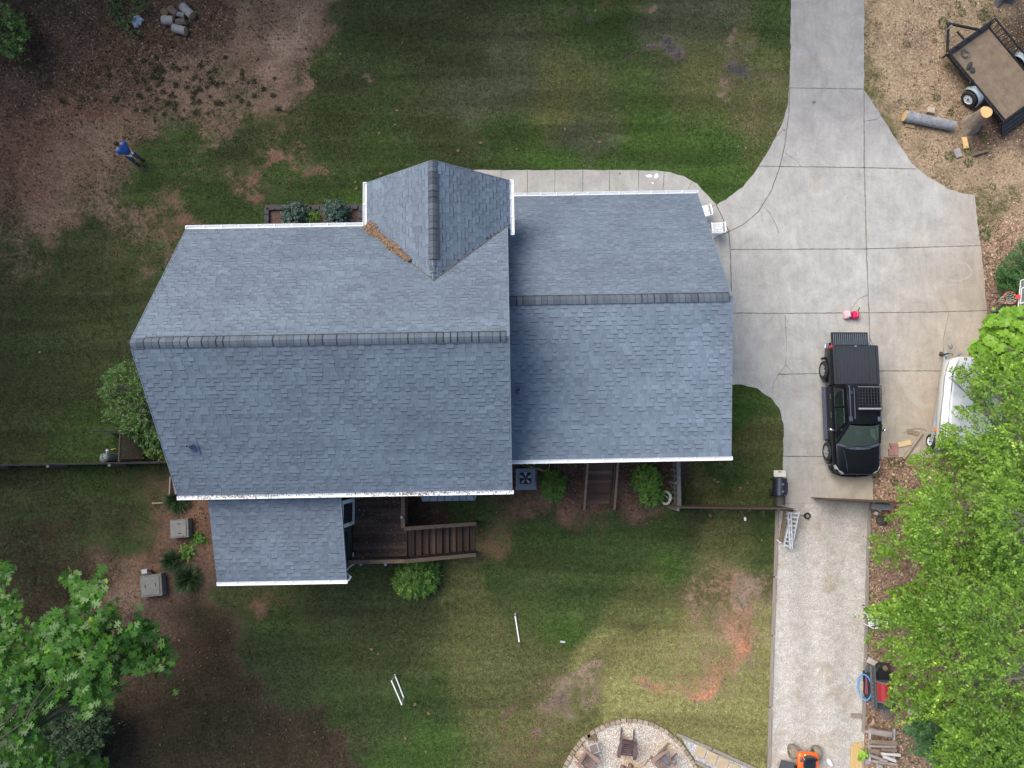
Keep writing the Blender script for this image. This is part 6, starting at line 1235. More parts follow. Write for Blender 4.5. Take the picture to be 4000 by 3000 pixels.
# lamps on the deck
LV = mat('pale violet cap', (.20, .21, .36), .4)
for (x, y, h, lb, pole) in ((1569, 1935, 2.6, 'violet capped lamp on the deck rail nearest the house', 0), (1569, 2021, 2.6, 'violet capped lamp with a wire ring on the deck rail', 1), (1409, 2204, 2.2, 'violet capped post lamp below the deck nearest the porch room', 2), (1506, 2205, 2.2, 'violet capped post lamp below the deck left of the big shrub', 2)):
    p = W(x, y, h); l = thing('post_lamp', lb, 'lamp', (p.x, p.y, 2.44 if pole < 2 else 0), 0, 'violet capped lamps around the deck'); z0 = 2.44 if pole < 2 else 0; H_ = h-z0
    MB().lathe([(.055, H_-.05), (.06, H_-.01), (.04, H_+.01), (.001, H_+.012)], n=16).build('cap', LV, l); MB().lathe([(.04, H_-.13), (.045, H_-.05)], n=12).build('lantern', PLB, l); MB().tube([(0, 0, 0), (0, 0, H_-.12)], .012, 6).build('pole', BLKM, l)
    if pole == 1: MB().tube([(-.12+.13*math.cos(a), .0+.14*math.sin(a), .05) for a in np.linspace(.4, 5.9, 18)], .008, 5).build('wire_ring', BLKM, l); MB().tube([(0, 0, .1), (.10, .03, .1), (.19, .06, .1)], .012, 5).build('bracket', BLKM, l)
p = W(1380, 2167, 1.53); mb = MB(); mb.box((p.x, p.y, 1.55), (.055, .17, .04), rz=.05, m=0); mb.box((p.x, p.y, 1.572), (.02, .13, .004), rz=.05, m=1); single(mb, 'small_box', [WPL, mat('blue stripe', (.05, .25, .5), .4)], 'small white box with blue stripe at the lower left corner of the deck', 'box', smooth=False)
# fire pit furniture
def adirondack(label, px, py, rz, m, m2, cup=False):
    p = W(px, py, .35); c = thing('adirondack_chair', label, 'chair', (p.x, p.y, .014), rz, 'slatted garden chairs around the fire pit')   # faces local +Y
    mb = MB(); n = 8
    for i in range(n): t = i/(n-1); mb.box((0, .32-.50*t, .37-.12*t), (.50, .055, .022), rx=.2)
    mb.build('seat', m2, c, bev=.003); mb = MB()
    for i in range(7):
        x = -.21+.07*i; top = .92-.035*abs(i-3)*.8; mb.bar((x*.85, -.14, .26), (x*1.12, -.30, top), .062, .018, up=(0, 1, .3))
    mb.bar((-.25, -.24, .55), (.25, -.24, .55), .03, .06); mb.build('backrest', m, c)
    for sx in (-1, 1):
        mb = MB(); mb.loft([[(sx*.24, y, .56), (sx*(.24+w), y, .56), (sx*(.24+w), y, .58), (sx*.24, y, .58)] for y, w in ((-.40, .06), (-.2, .10), (.15, .16), (.34, .15), (.40, .11))]); mb.build('armrest', m, c, bev=.004)
        MB().bar((sx*.27, .32, 0), (sx*.27, .32, .56), .09, .025, up=(1, 0, 0)).build('leg', m2, c); MB().bar((sx*.26, .34, .36), (sx*.25, -.56, .03), .02, .11).build('leg', m2, c)
    if cup: MB().lathe([(.05, .575), (.055, .585), (.035, .585), (.033, .57)], (-.31, .32, 0), n=14, cap=False).build('cup_ring', PLB, c)
    return c
CH1 = mat('plum brown plastic', (.115, .070, .072), .6, var=.2); CH1s = mat('dark plum slats', (.075, .042, .048), .6, var=.2); CH2 = mat('tan brown plastic', (.26, .175, .135), .6, var=.15); CH2s = mat('tan slats', (.20, .14, .11), .65, var=.2)
adirondack('dark plum slatted chair with cup ring in the middle of the fire pit circle', 2449, 2914, math.pi-.14, CH1, CH1s, True)
adirondack('tan brown chair at the lower left of the fire pit circle beside the side table', 2290, 2968, math.radians(-130), CH2, CH2s)
adirondack('tan brown chair with folded cloth at the right of the fire pit', 2590, 2970, math.radians(128), CH2, CH2s)
stb = thing('side_table', 'small square side table with grey top beside the fire pit edging', 'table', W(2315, 2907, 0), .32); MB().box((0, 0, .44), (.36, .36, .03)).build('table_frame', mat('pale table rim', (.45, .43, .42), .6), stb, bev=.004)
MB().box((0, 0, .457), (.30, .30, .01)).build('table_top', mat('grey brown top', (.17, .13, .12), .7), stb)
for x in (-1, 1):
    for y in (-1, 1): MB().box((x*.15, y*.15, .215), (.03, .03, .43)).build('leg', mat('pale table rim', (.45, .43, .42)), stb)
for i, (x, y, lb) in enumerate(((2302, 2878, 'mossy brown paver standing left behind the side table'), (2322, 2882, 'mossy brown paver standing right behind the side table'))):
    p = W(x, y, .05); mb = MB(); mb.box((p.x, p.y, .05), (.17, .24, .1), rz=.2); single(mb, 'loose_paver', mat('mossy paver', (.14, .105, .05), .9, var=.3), lb, 'paver', smooth=False, bev=.01)
mb = MB(); mb.tube([W(2515, 2993, .03), W(2530, 2970, .05), W(2548, 2958, .06), W(2556, 2962, .05)], [.02, .018, .012, .01], 6); single(mb, 'branch', mat('grey branch', (.22, .18, .15), .9), 'short grey branch beside the right fire pit chair', 'branch')
mb = MB(); 
for k in range(9): a = k*.7; c = W(2455, 3040, .1); mb.ell((c.x+.42*math.cos(a), c.y+.42*math.sin(a), .1), (.15, .11, .11), 10, 6, rz=a)
for k in range(3): a = k*1.1; c = W(2440, 3040, .1); mb.tube([(c.x-.35*math.cos(a), c.y-.2, .12), (c.x+.3*math.cos(a), c.y+.35*math.sin(a)+.1, .3)], .04, 6)
single(mb, 'fire_ring', mat('burnt stones and sticks', (.17, .11, .085), .9, var=.4), 'ring of burnt stones and sticks at the bottom edge between the chairs', 'fire ring')
p = W(2588, 2970, .45); mb = MB(); mb.ell((p.x+.12, p.y+.02, .42), (.10, .24, .03), 12, 6, rz=.75); single(mb, 'folded_cloth', mat('blue grey cloth', (.12, .13, .17), .9, var=.3), 'blue grey folded cloth on the right fire pit chair', 'cloth')
p = W(2198, 2507, .02); mb = MB(); mb.box((p.x, p.y, .02), (.2, .07, .015), rz=-.1); single(mb, 'white_scrap', mat('dull white scrap', (.42, .44, .45), .7), 'small dull white scrap on the lawn right of the edge on target', 'scrap', smooth=False)
# orange riding mower
mw = thing('riding_mower', 'orange riding mower with black seat at the bottom of the gravel lane', 'mower', W(3132, 2950, 0), math.radians(180-3)); ORG = mat('mower orange', (.80, .13, .012), .3, var=.08, coat=.4)
def rrect(w, l, z, r, cy=0): return [(sx*(w/2-r)+r*math.cos(a), cy+sy*(l/2-r)+r*math.sin(a), z) for sx, sy, a0 in ((1, 1, 0), (-1, 1, 90), (-1, -1, 180), (1, -1, 270)) for a in [math.radians(a0+i*22.5) for i in range(5)]]
mb = MB(); mb.loft([rrect(.80, .62, .50, .12, -.02), rrect(.82, .64, .58, .13, -.02), rrect(.80, .60, .66, .13, -.02), rrect(.70, .50, .70, .12, -.02)]); mb.build('rear_fender', ORG, mw)
mb = MB()
for sx in (-1, 1): mb.bar((sx*.36, .24, .60), (sx*.36, .9, .50), .09, .04); 
mb.bar((-.40, .28, .60), (.40, .28, .60), .07, .04); mb.loft([rrect(.46, .8, .55, .08, 1.25), rrect(.48, .82, .85, .1, 1.25), rrect(.40, .74, .92, .1, 1.25)]); mb.build('hood', ORG, mw)
mb = MB(); mb.loft([rrect(.46, .40, .70, .09, .02), rrect(.48, .42, .76, .1, .02), rrect(.42, .36, .79, .1, .02)]); mb.loft([[(x, -.12-.10*(1-abs(x)*2), z) for x in (-.21, -.1, 0, .1, .21)]+[(x, -.20-.10*(1-abs(x)*2), z) for x in (.21, .1, 0, -.1, -.21)] for z in (.76, 1.02)]); mb.build('seat', mat('black vinyl seat', (.012, .013, .018), .35, coat=.3), mw)
mb = MB(); mb.box((0, .52, .46), (.56, .5, .04)); mb.box((0, .5, .56), (.26, .38, .12)); mb.build('footboard', mat('grey footboard', (.09, .09, .09), .7), mw, bev=.01)
mb = MB(); mb.loft([rrect(1.02, .62, .16, .2, .62), rrect(1.05, .66, .30, .22, .62)]); mb.build('mower_deck', BLKM, mw)
mb = MB(); mb.add([(.42, .2, .34), (.86, .15, .20), (.98, .5, .20), (.80, .85, .2), (.45, .85, .34), (.42, .2, .30), (.86, .15, .16), (.98, .5, .16), (.8, .85, .16), (.45, .85, .30)], [(0, 1, 2, 3, 4), (9, 8, 7, 6, 5), (0, 5, 6, 1), (1, 6, 7, 2), (2, 7, 8, 3), (3, 8, 9, 4)]); mb.build('grass_chute', mat('black chute', (.04, .042, .05), .6), mw)
mb = MB(); mb.tube([(.19*math.cos(a), .78+.19*math.sin(a)*.9, .98+.05*math.sin(a)) for a in np.linspace(0, 6.28, 19)[:-1]], .016, 6, closed=True); mb.tube([(0, .78, .98), (0, .85, .6)], .02, 6); mb.build('steering_wheel', PLB, mw)
DUST = mat('dusty tyre', (.21, .175, .135), .9, var=.3, scale=12)
for sx in (-1, 1):
    mb = MB(); R=.27; mb.lathe([(R*.5, -.13), (R*.85, -.14), (R, -.08), (R, .08), (R*.85, .14), (R*.5, .13)], (sx*.46, -.22, .27), (sx, 0, 0), 26, cap=False); wo2 = mb.build('wheel', DUST, mw); MB().lathe([(R*.52, .08), (R*.45, .02), (.05, .04), (.001, .10)], (sx*.46, -.22, .27), (sx, 0, 0), 20, cap=False).build('rim', mat('dusty rim', (.32, .28, .2), .7), wo2)
    MB().lathe([(.10, -.08), (.19, -.08), (.2, 0), (.19, .08), (.10, .08)], (sx*.42, 1.45, .2), (sx, 0, 0), 20).build('wheel', DUST, mw)
mb = MB(); mb.tube([(-.12, -.28, .5), (-.06, -.40, .48), (.06, -.40, .48), (.12, -.28, .5)], .014, 6); mb.build('hitch', mat('dusty hitch', (.3, .27, .2), .7), mw)
MB().box((.29, -.10, .705), (.09, .2, .006), rz=-.1).build('decal_panel', mat('dark decal', (.02, .015, .02), .4), mw); MB().box((.16, -.24, .715), (.06, .1, .004), rz=.0).build('sticker', WPL, mw)
mb = MB(); 
for k in range(3): mb.box((.29, -.16+.055*k, .710), (.045, .012+.01*(k == 0), .002), rz=.4)
mb.build('decal_marks', mat('pale decal mark', (.55, .45, .45), .5), mw)
p = W(3243, 2990, .15); mb = MB(); r = []
d = Vector((.25, -.36, 0)).normalized()
mb.tube([Vector((p.x, p.y+.1, .08))+d*t for t in (-.14, -.10, 0, .12, .17, .19)], [.05, .085, .09, .085, .05, .03], 14); single(mb, 'white_jug', WPL, 'white plastic jug lying on the gravel right of the mower', 'jug')
# red gas grill, blue hoop, wheel and boards by the lane
rg_ = thing('gas_grill', 'red hooded gas grill partly under the tree beside the gravel lane', 'grill', W(3430, 2690, 0)); GZ = .95
RGM = mat('grill red enamel', (.30, .018, .022), .25, var=.15, coat=.5); g0 = W(3448, 2640, 1.0); g1 = W(3448, 2735, 1.0)
mb = MB(); xs = (W(3424, 2690, 1.0).x, W(3478, 2690, 1.0).x); ri = []
for t in np.linspace(0, 1, 9): ri.append(None)
prof = [(0, 1.02), (.03, 1.12), (.10, 1.22), (.22, 1.29), (.36, 1.30), (.48, 1.25), (.55, 1.15), (.57, 1.0)]
yA, yB = W(3450, 2668, 1.15).y, W(3450, 2740, 1.15).y; ri = []
for y in (yA, yB): ri.append([(xs[0]+x*.92, y, z) for x, z in prof]+[(xs[0]+.57*.92, y, .9), (xs[0], y, .9)])
mb.loft(ri); mb.build('grill_hood', RGM, rg_, w=True, bev=.01)
mb = MB(); mb.loft([[(xs[0]-.02+x*.98, y, z) for x, z in prof]+[(xs[0]+.58, y, .9), (xs[0]-.01, y, .9)] for y in (yA+.05, yA)]); mb.build('hood_end', mat('grey cast end', (.10, .10, .105), .5), rg_, w=True); mb = MB(); mb.loft([[(xs[0]-.02+x*.98, y, z) for x, z in prof]+[(xs[0]+.58, y, .9), (xs[0]-.01, y, .9)] for y in (yB, yB-.05)]); mb.build('hood_end', mat('grey cast end', (.10, .10, .105), .5), rg_, w=True)
mb = MB(); mb.bar((xs[0]-.10, W(3410, 2600, .95).y, .95), (xs[0]-.10, W(3410, 2765, .95).y, .95), .17, .12); po = mb.build('control_panel', mat('panel grey', (.13, .13, .14), .35, metal=.5), rg_, w=True, bev=.015)
MB().bar((xs[0]-.01, W(3410, 2600, 1.0).y, 1.03), (xs[0]-.01, W(3410, 2768, 1.0).y, 1.03), .03, .03).build('front_bar', CHROME, rg_, w=True)
for k in range(6): MB().lathe([(.025, 0), (.028, .02), (.02, .04), (.001, .042)], (xs[0]-.13, W(3410, 2668+17*k, .95).y, 1.01), n=10).build('knob', CHROME, po, w=True)
mb = MB(); mb.box((xs[0]+.27, yB-.20, .90), (.56, .34, .03)); mb.build('side_shelf', mat('dark shelf', (.045, .05, .065), .5), rg_, w=True, bev=.008); mb = MB(); mb.box((xs[0]+.27, yA+.20, .90), (.56, .34, .03)); mb.build('side_shelf', BLKM, rg_, w=True, bev=.008)
mb = MB(); mb.box((xs[0]+.2, (yA+yB)/2, .45), (.5, 1.0, .9)); mb.build('cabinet', mat('dark cabinet', (.02, .02, .022), .6), rg_, w=True)
dw = thing('fallen_door_panel', 'dark red cabinet door panel leaning on the timber behind the blue hoop', 'panel', W(3392, 2675, 0)); MB().add([W(3380, 2633, .35), W(3413, 2645, .45), W(3405, 2720, .45), W(3377, 2708, .3)], [(0, 3, 2, 1)]).build('face', mat('purple red panel', (.15, .014, .035), .35, coat=.3), dw, w=True); mb = MB(); mb.bar(W(3379, 2633, .33), W(3376, 2708, .28), .06, .05); mb.build('edge', BLKM, dw, w=True)
mb = MB(); c = W(3380, 2688, .9); hc = Vector((c.x-.02, c.y, .55)); axu = Vector((.42, .05, .62)).normalized(); 
hp_ = W(3378, 2684, .5); mb.tube([W(3378+(27)*math.cos(a)+7*math.sin(a)*.6, 2685+50*math.sin(a), .45-.28*math.cos(a)*-1) for a in np.linspace(0, 2*math.pi, 41)[:-1]], .027, 8, closed=True)
single(mb, 'hula_hoop', mat('sky blue hoop', (.05, .30, .72), .35, var=.05), 'bright blue plastic hoop leaning against the red grill', 'hoop')
tw = thing('tyre_and_hub', 'small black tyre with brass coloured hub behind the red grill', 'tyre', W(3457, 2608, 0)); MB().lathe([(.11, -.07), (.19, -.09), (.22, 0), (.19, .09), (.11, .07)], W(3457, 2610, .5), (-.2, .3, 1), 24, cap=False).build('tyre_ring', TYRE, tw, w=True); MB().lathe([(.11, .03), (.04, .05), (.001, .05)], W(3457, 2610, .5), (-.2, .3, 1), 16, cap=False).build('hub', mat('brass hub', (.20, .14, .07), .6, var=.5, scale=20), tw, w=True)
mb = MB(); a = W(3440, 2608, .2); mb.lathe([(.12, -.07), (.2, -.08), (.22, 0), (.2, .08), (.12, .07)], a, (-.2, .5, .9), 20, cap=False); single(mb, 'discarded_tyre_ring', TYRE, 'lower black tyre partly under the small tyre with brass hub', 'tyre')
plank('board', 'pale whitish board lying at the top left of the red grill', (3411, 2588), .50, .22, .04, -28, mat('whitish board', (.48, .44, .42), .8, var=.1), z=.1)
plank('metal_sheet', 'dark grey metal sheet between the whitish board and the red grill', (3404, 2618), .50, .26, .03, -10, mat('grey green sheet', (.10, .115, .11), .5, var=.3), z=.3)
plank('brick_block', 'pale brown block lying on the gravel beside the timber above the firewood', (3344, 2796), .38, .15, .12, -2, mat('brown block', (.24, .20, .17), .9), cat='block')
bk = W(3395, 2813, .15); mb = MB(); mb.lathe([(.11, 0), (.14, .26), (.15, .27), (.135, .25), (.125, .12), (.001, .12)], (bk.x, bk.y, 0), n=22, cap=False, m=0); mb.lathe([(.125, .13), (.08, .17), (.001, .15)], (bk.x, bk.y, 0), n=14, m=1, cap=False); single(mb, 'rusty_pot', [mat('cream rusty pot', (.36, .29, .22), .7, var=.4), mat('rust leaves', (.16, .075, .04), .9, var=.4)], 'round rusty pot full of leaves above the firewood rack', 'pot')
plank('white_block', 'white block half hidden under the tree right of the red grill', (3565, 2780), .3, .22, .2, -8, mat('off white block', (.58, .56, .52), .8, var=.1), cat='block')
bs = W(3462, 2780, .1); mb = MB(); mb.lathe([(.26, 0), (.28, .12), (.24, .14), (.001, .14)], (bs.x+.02, bs.y+.02, 0), n=20); mb.box((bs.x+.05, bs.y+.05, .2), (.35, .22, .1), rz=-.05); single(mb, 'round_base', mat('brown grey base', (.17, .13, .12), .8, var=.3), 'brown round base with a block on it below the red grill', 'base', smooth=True)
# firewood rack
WG = mat('grey split firewood', (.30, .26, .235), .9, var=.35, scale=4, stretch=(1, 5, 5), bmp=.6); WG2 = mat('brown split firewood', (.20, .15, .115), .9, var=.35, scale=5, bmp=.6); WG3 = mat('whitish firewood', (.52, .49, .46), .9, var=.15, scale=6, bmp=.4); WYL = mat('yellow weathered board', (.52, .40, .19), .8, var=.25, scale=3, stretch=(8, 1, 1), col2=(.44, .28, .10))
rk_ = thing('firewood_rack', 'low grey timber rack carrying split firewood below the rusty pot', 'rack', W(3440, 2910, 0))
for x in (3398, 3492): MB().bar(W(x, 2846, .14), W(x-2, 2972, .14), .07, .09).build('rail', mat('pale rack rail', (.36, .34, .32), .85, var=.2), rk_, w=True, smooth=False)
MB().bar(W(3375, 2857, .04), W(3508, 2862, .04), .12, .08).build('cross_piece', WG, rk_, w=True, smooth=False); MB().bar(W(3395, 2970, .04), W(3505, 2986, .04), .1, .08).build('cross_piece', WG, rk_, w=True, smooth=False)
fwd = [((3404, 2855), (3481, 2868), .28, WG, 'wide grey slab at the top of the firewood rack', .13), ((3396, 2898), (3504, 2904), .26, WG2, 'long split log with pale top edge below the gap of the rack', .085), ((3396, 2915), (3500, 2918), .24, WG, 'thin grey split log third on the rack', .05),
       ((3392, 2932), (3433, 2936), .30, WG2, 'short fat dark log at the left of the rack', .085), ((3445, 2928), (3502, 2932), .25, WG2, 'brown log at the right of the fat dark log', .065), ((3442, 2944), (3517, 2950), .30, WG3, 'whitish split log sticking out to the right of the rack', .06), ((3396, 2948), (3465, 2975), .24, WG, 'grey split log slanting at the lower left of the rack', .06), ((3450, 2955), (3499, 2972), .28, WG3, 'short whitish log near the bottom of the rack', .065)]
for a, b_, h, m_, lb, r in fwd:
    A_, B_ = W(*a, h), W(*b_, h); mb = MB(); rs_ = random.Random(int(a[0]+a[1])); k = 7; ri = []
    d = (B_-A_).normalized(); s_ = Vector((-d.y, d.x, 0)); n_ = 7; ph = [(math.cos(t)*r*rs_.uniform(.8, 1.1), math.sin(t)*r*.75*rs_.uniform(.8, 1.1)) for t in np.linspace(0, 2*math.pi, n_+1)[:-1]]
    for i in range(k+1): c = A_.lerp(B_, i/k); ri.append([c+s_*(x*rs_.uniform(.93, 1.07))+Vector((0, 0, z*rs_.uniform(.93, 1.07))) for x, z in ph])
    mb.loft(ri); single(mb, 'firewood_log', m_, lb, 'firewood', 'split logs on the firewood rack', ang=30)
for x, y0, w_, lb in ((3331, 2912, .16, 'left yellow weathered board lying on the gravel edge at the bottom'), (3345, 2903, .17, 'middle yellow weathered board lying on the gravel edge at the bottom'), (3361, 2899, .16, 'right yellow weathered board lying against the lane timber at the bottom')):
    a, b_ = W(x, y0, .06), W(x-4, 3060, .06); mb = MB(); mb.bar(a, b_, w_*.95, .05); single(mb, 'yellow_board', WYL, lb, 'board', 'yellow weathered boards', smooth=False, bev=.006)
plank('stone', 'grey stone at the lower left of the firewood rack', (3388, 2975), .24, .22, .1, 10, MATS['pale stone'], cat='stone', bev=.04); plank('stone', 'pale stone cut by the bottom edge below the firewood rack', (3436, 2996), .26, .2, .1, -10, MATS['pale stone'], cat='stone', bev=.05)
# bricks, boards and logs on the end of the slab
BRK = mat('pink concrete brick', (.32, .165, .15), .9, var=.15, scale=6)
for x, y, w_, l, lb in ((3491, 1737, .31, .115, 'upper long pink brick of the little stack by the truck nose'), (3494, 1748, .30, .10, 'lighter pink brick just below the upper one of the little stack'), (3481, 1766, .19, .28, 'left upright pink brick of the little stack'), (3499, 1766, .17, .28, 'right upright pink brick of the little stack')):
    p = W(x, y, .09); mb = MB(); mb.box((p.x, p.y, .075), (w_, l, .09)); single(mb, 'brick', BRK, lb, 'brick', 'pink bricks at the end of the slab', smooth=False, bev=.006)
plank('yellow_plank', 'split yellow plank beside the pink bricks', (3533, 1733), .55, .20, .06, 12, mat('yellow split wood', (.58, .42, .14), .7, var=.3, scale=5, stretch=(1, 6, 1), col2=(.55, .45, .3)), z=.03)
plank('brown_plank', 'grey brown short plank above the long bare log on the slab', (3568, 1690), .48, .17, .05, -14, mat('grey brown plank', (.22, .165, .11), .85, var=.3), z=.03)
log('bare_log', 'long bare tan log lying across the corner of the slab', W(3530, 1793, .1), W(3602, 1692, .1), .065, mat('bare tan log', (.27, .215, .165), .9, var=.25, scale=5), CUTD, r2=.055)
log('bare_branch', 'thin grey branch lying along the long bare tan log', W(3549, 1760, .06), W(3590, 1702, .06), .022, mat('thin grey branch', (.15, .125, .105), .9), CUTD, cat='branch', n=8)
mb = MB(); mb.tube(smooth_path([W(3530, 1690, .05), W(3548, 1680, .06), (W(3575, 1674, .06)), W(3600, 1675, .05), W(3618, 1683, .04)], 5), .010, 5); mb.tube([W(3600, 1675, .05), W(3601, 1690, .05)], .007, 5); single(mb, 'curved_stick', mat('grey branch', (.22, .18, .15)), 'thin curved stick above the planks on the slab', 'stick')
# behind the gate
mb = MB(); p = W(3491, 1990, .3); mb.loft([[(p.x+r*math.cos(a), p.y+r*.9*math.sin(a), z) for a in np.linspace(0, 2*math.pi, 19)[:-1]] for r, z in ((.17, 0), (.19, .1), (.18, .28), (.10, .34))]); single(mb, 'red_can', mat('crimson plastic', (.40, .008, .03), .4), 'crimson red can standing behind the gate under the tree', 'can')
for x, y, r, h, lb in ((3425, 2006, .075, .2, 'small white jar with yellowish lid below the gate'), (3438, 1987, .10, .16, 'dull white bucket just below the gate')):
    p = W(x, y, h); mb = MB(); mb.lathe([(r*.9, 0), (r, h*.9), (r*.8, h), (.001, h)], (p.x, p.y, 0), n=16); single(mb, 'jar' if h > .18 else 'bucket', mat('dull white plastic', (.52, .52, .50), .5, var=.1), lb, 'jar' if h > .18 else 'bucket')
mb = MB(); mb.bar(W(3405, 1978, .5), W(3492, 1984, .5), .22, .04); single(mb, 'grey_board', mat('grey sheet board', (.20, .22, .23), .8), 'grey board leaning along the back of the gate', 'board', smooth=False)
p = W(3443, 2033, .1); mb = MB(); mb.ell((p.x, p.y, .12), (.24, .20, .14), 14, 8); single(mb, 'dark_stone', mat('dark brown stone', (.06, .052, .048), .9, var=.4, bmp=.5), 'dark round stone under the tree below the gate', 'stone')
# white chair under the tree, left of the blue hoop
ch = plchair('white plastic chair half hidden by leaves beside the gravel lane', 3412, 2418, math.radians(100)); ch['group'] = 'white plastic chair by the lane'
# little mallet on the lawn by the fence
mb = MB(); mb.tube([W(2891, 1994, .03), W(2907, 2020, .04)], .012, 6, m=0); p = W(2911, 2027, .05); mb.ell(p, (.06, .09, .05), 10, 6, m=1); mb.tube([W(2890, 2028, .02), W(2910, 2030, .03)], .012, 5, m=2); single(mb, 'toy_mallet', [mat('orange handle', (.35, .13, .05), .6), WPL, PLB], 'small toy with orange handle and white head on the lawn below the board fence', 'toy')
# ================================================================ VEGETATION
LM_ELM = leafmat('spring leaves', (.022, .07, .008), (.25, .43, .045), (.55, .68, .13), .4, .3)
LM_MAP = leafmat('bright lobed leaves', (.10, .25, .02), (.30, .50, .05), None, .45, .3)
LM_OAK = leafmat('oak leaves', (.018, .07, .010), (.085, .225, .022), (.26, .40, .05), .4, .3)
LM_SH = leafmat('glossy shrub leaves', (.03, .09, .010), (.13, .26, .025), (.25, .40, .05), .38, .2)
LM_BL = leafmat('blue green shrub leaves', (.012, .035, .026), (.04, .09, .07), None, .4, .1)
LM_YE = leafmat('hedge leaves', (.016, .055, .008), (.08, .18, .022), None, .4, .25)
LM_DK = leafmat('dark undergrowth leaves', (.012, .032, .012), (.04, .085, .028), None, .5, .1)
BARK = mat('grey bark', (.16, .145, .125), .95, var=.4, scale=5, stretch=(3, 3, .5), bmp=.6)
def limb(a, b, r0, r1, rs, sag=.25, n=6):
    a = Vector(a); b = Vector(b); pts = []
    for i in range(n+1):
        t = i/n; p = a.lerp(b, t); p.z += math.sin(t*math.pi)*sag; k = math.sin(t*math.pi)*.12*(b-a).length
        pts.append(p+Vector((rs.uniform(-1, 1), rs.uniform(-1, 1), 0))*k*.35)
    return pts, [r0+(r1-r0)*i/n for i in range(n+1)]
def tree(name, label, poly, n, trunk, th, hmin, hmax, mat_, ls, tmpl=DIAMOND, per=11, tw=.5, seed=1, edge=260., holes=(), depth=1.6, limbs=14, tint=(0, 1), nclump=None, clsz=.42, group=None, cat='tree', r0=.2, shape=.5, jit=.35, spread=55, layers=1., flat=.5):
    rs = np.random.RandomState(seed); rr = random.Random(seed); poly = np.array(poly, float)
    t_ = thing(name, label, cat, (trunk[0], trunk[1], 0), 0, group)
    lo = poly.min(0); hi = poly.max(0); nclump = nclump or max(6, n//14); cx = np.empty(0); cy = np.empty(0)
    while len(cx) < nclump:
        x = rs.uniform(lo[0], hi[0], nclump*3); y = rs.uniform(lo[1], hi[1], nclump*3); ok = inpoly(x, y, poly)
        for hx, hy, hr in holes: ok &= np.hypot(x-hx, (y-hy)) > hr
        cx = np.concatenate([cx, x[ok]]); cy = np.concatenate([cy, y[ok]])
    cx = cx[:nclump]; cy = cy[:nclump]; d = np.clip(edgedist(cx, cy, poly)/edge, 0, 1)
    H = hmin+(hmax-hmin)*d**shape-depth*rs.rand(nclump)**1.5*layers; H = np.maximum(H, .35)
    C = Wn(cx, cy, H); k = rs.randint(0, nclump, n); off = rs.randn(n, 3)*np.array([clsz, clsz, clsz*flat])
    P = C[k]+off; px, py = Pn(P[:, 0], P[:, 1], P[:, 2]); ok = inpoly(px, py, poly)
    for hx, hy, hr in holes: ok &= np.hypot(px-hx, py-hy) > hr*.8
    P = P[ok]; k = k[ok]; P[:, 2] = np.maximum(P[:, 2], .2)
    cen = np.array(trunk[:2]); az = np.arctan2(P[:, 1]-cen[1], P[:, 0]-cen[0])+rs.randn(len(P))*.8
    ct = rs.rand(nclump); tb = np.clip(.55*ct[k]+.45*rs.rand(len(P))+.25*(off[ok][:, 2]/(clsz*flat)) *.3, 0, 1)  # tint also rises with height in a clump, painting in clump shading
    tb = tint[0]+(tint[1]-tint[0])*tb
    B, D, Nn, S, T = spray_leaves(P, az, rs, per, tw, ls, tintb=tb, jit=jit, spread=spread)
    lx, ly = Pn(B[:, 0]+D[:, 0]*S*.5, B[:, 1]+D[:, 1]*S*.5, B[:, 2]); ok = inpoly(lx, ly, poly) | (edgedist(lx, ly, poly) < 9) | (rs.rand(len(S)) < .05)
    B, D, Nn, S, T = B[ok], D[ok], Nn[ok], S[ok], T[ok]
    leafobj('crown', B, D, Nn, S, T, mat_, tmpl, t_, (trunk[0], trunk[1], 0))
    mb = MB(); r1 = r0; top = Vector((trunk[0], trunk[1], th))
    pts, r = limb((trunk[0], trunk[1], -.1), top, r1*1.25, r1*.55, rr, 0); mb.tube(pts, r, 10)
    bb = MB(); sel = rs.choice(nclump, min(limbs, nclump), replace=False)
    for i in sel:
        z0 = rr.uniform(.55, 1.)*th; s0 = Vector((trunk[0], trunk[1], z0)); e = Vector(C[i])-Vector((0, 0, .12))
        pts, r = limb(s0, e, r1*.38, .018, rr, .1*(e-s0).length, 8); bb.tube(pts, r, 6)
        for _ in range(3):
            j = rr.randrange(nclump)
            q = np.argsort(np.sum((C-C[i])**2, 1))[rr.randrange(1, min(9, nclump))]
            pts2, r2 = limb(pts[rr.randrange(4, 8)], C[q], .03, .008, rr, .1, 5); bb.tube(pts2, r2, 5)
    bk_ = BARK if r0 > .1 else mat('dark twig bark', (.05, .042, .035), .95, var=.3); mb.build('trunk', bk_, t_, w=True); bb.build('branches', bk_, t_, w=True)
    return t_
ELM_A = [(3785,1368),(3825,1430),(3770,1436),(3712,1440),(3712,1472),(3775,1510),(3790,1550),(3830,1580),(3770,1600),(3700,1588),(3745,1628),(3790,1640),(3800,1680),(3735,1672),(3688,1655),(3668,1722),(3655,1750),(3600,1768),(3560,1790),(3542,1812),(3590,1850),(3612,1905),(3560,1920),(3508,1893),(3505,1940),(3530,1985),(3470,2012),(3452,2052),(3490,2112),(3410,2085),(3402,2105),(3450,2140),(3398,2162),(3425,2195),(3500,2215),(3580,2185),(3650,2240),(4150,2300),(4150,1330),(3900,1400)]
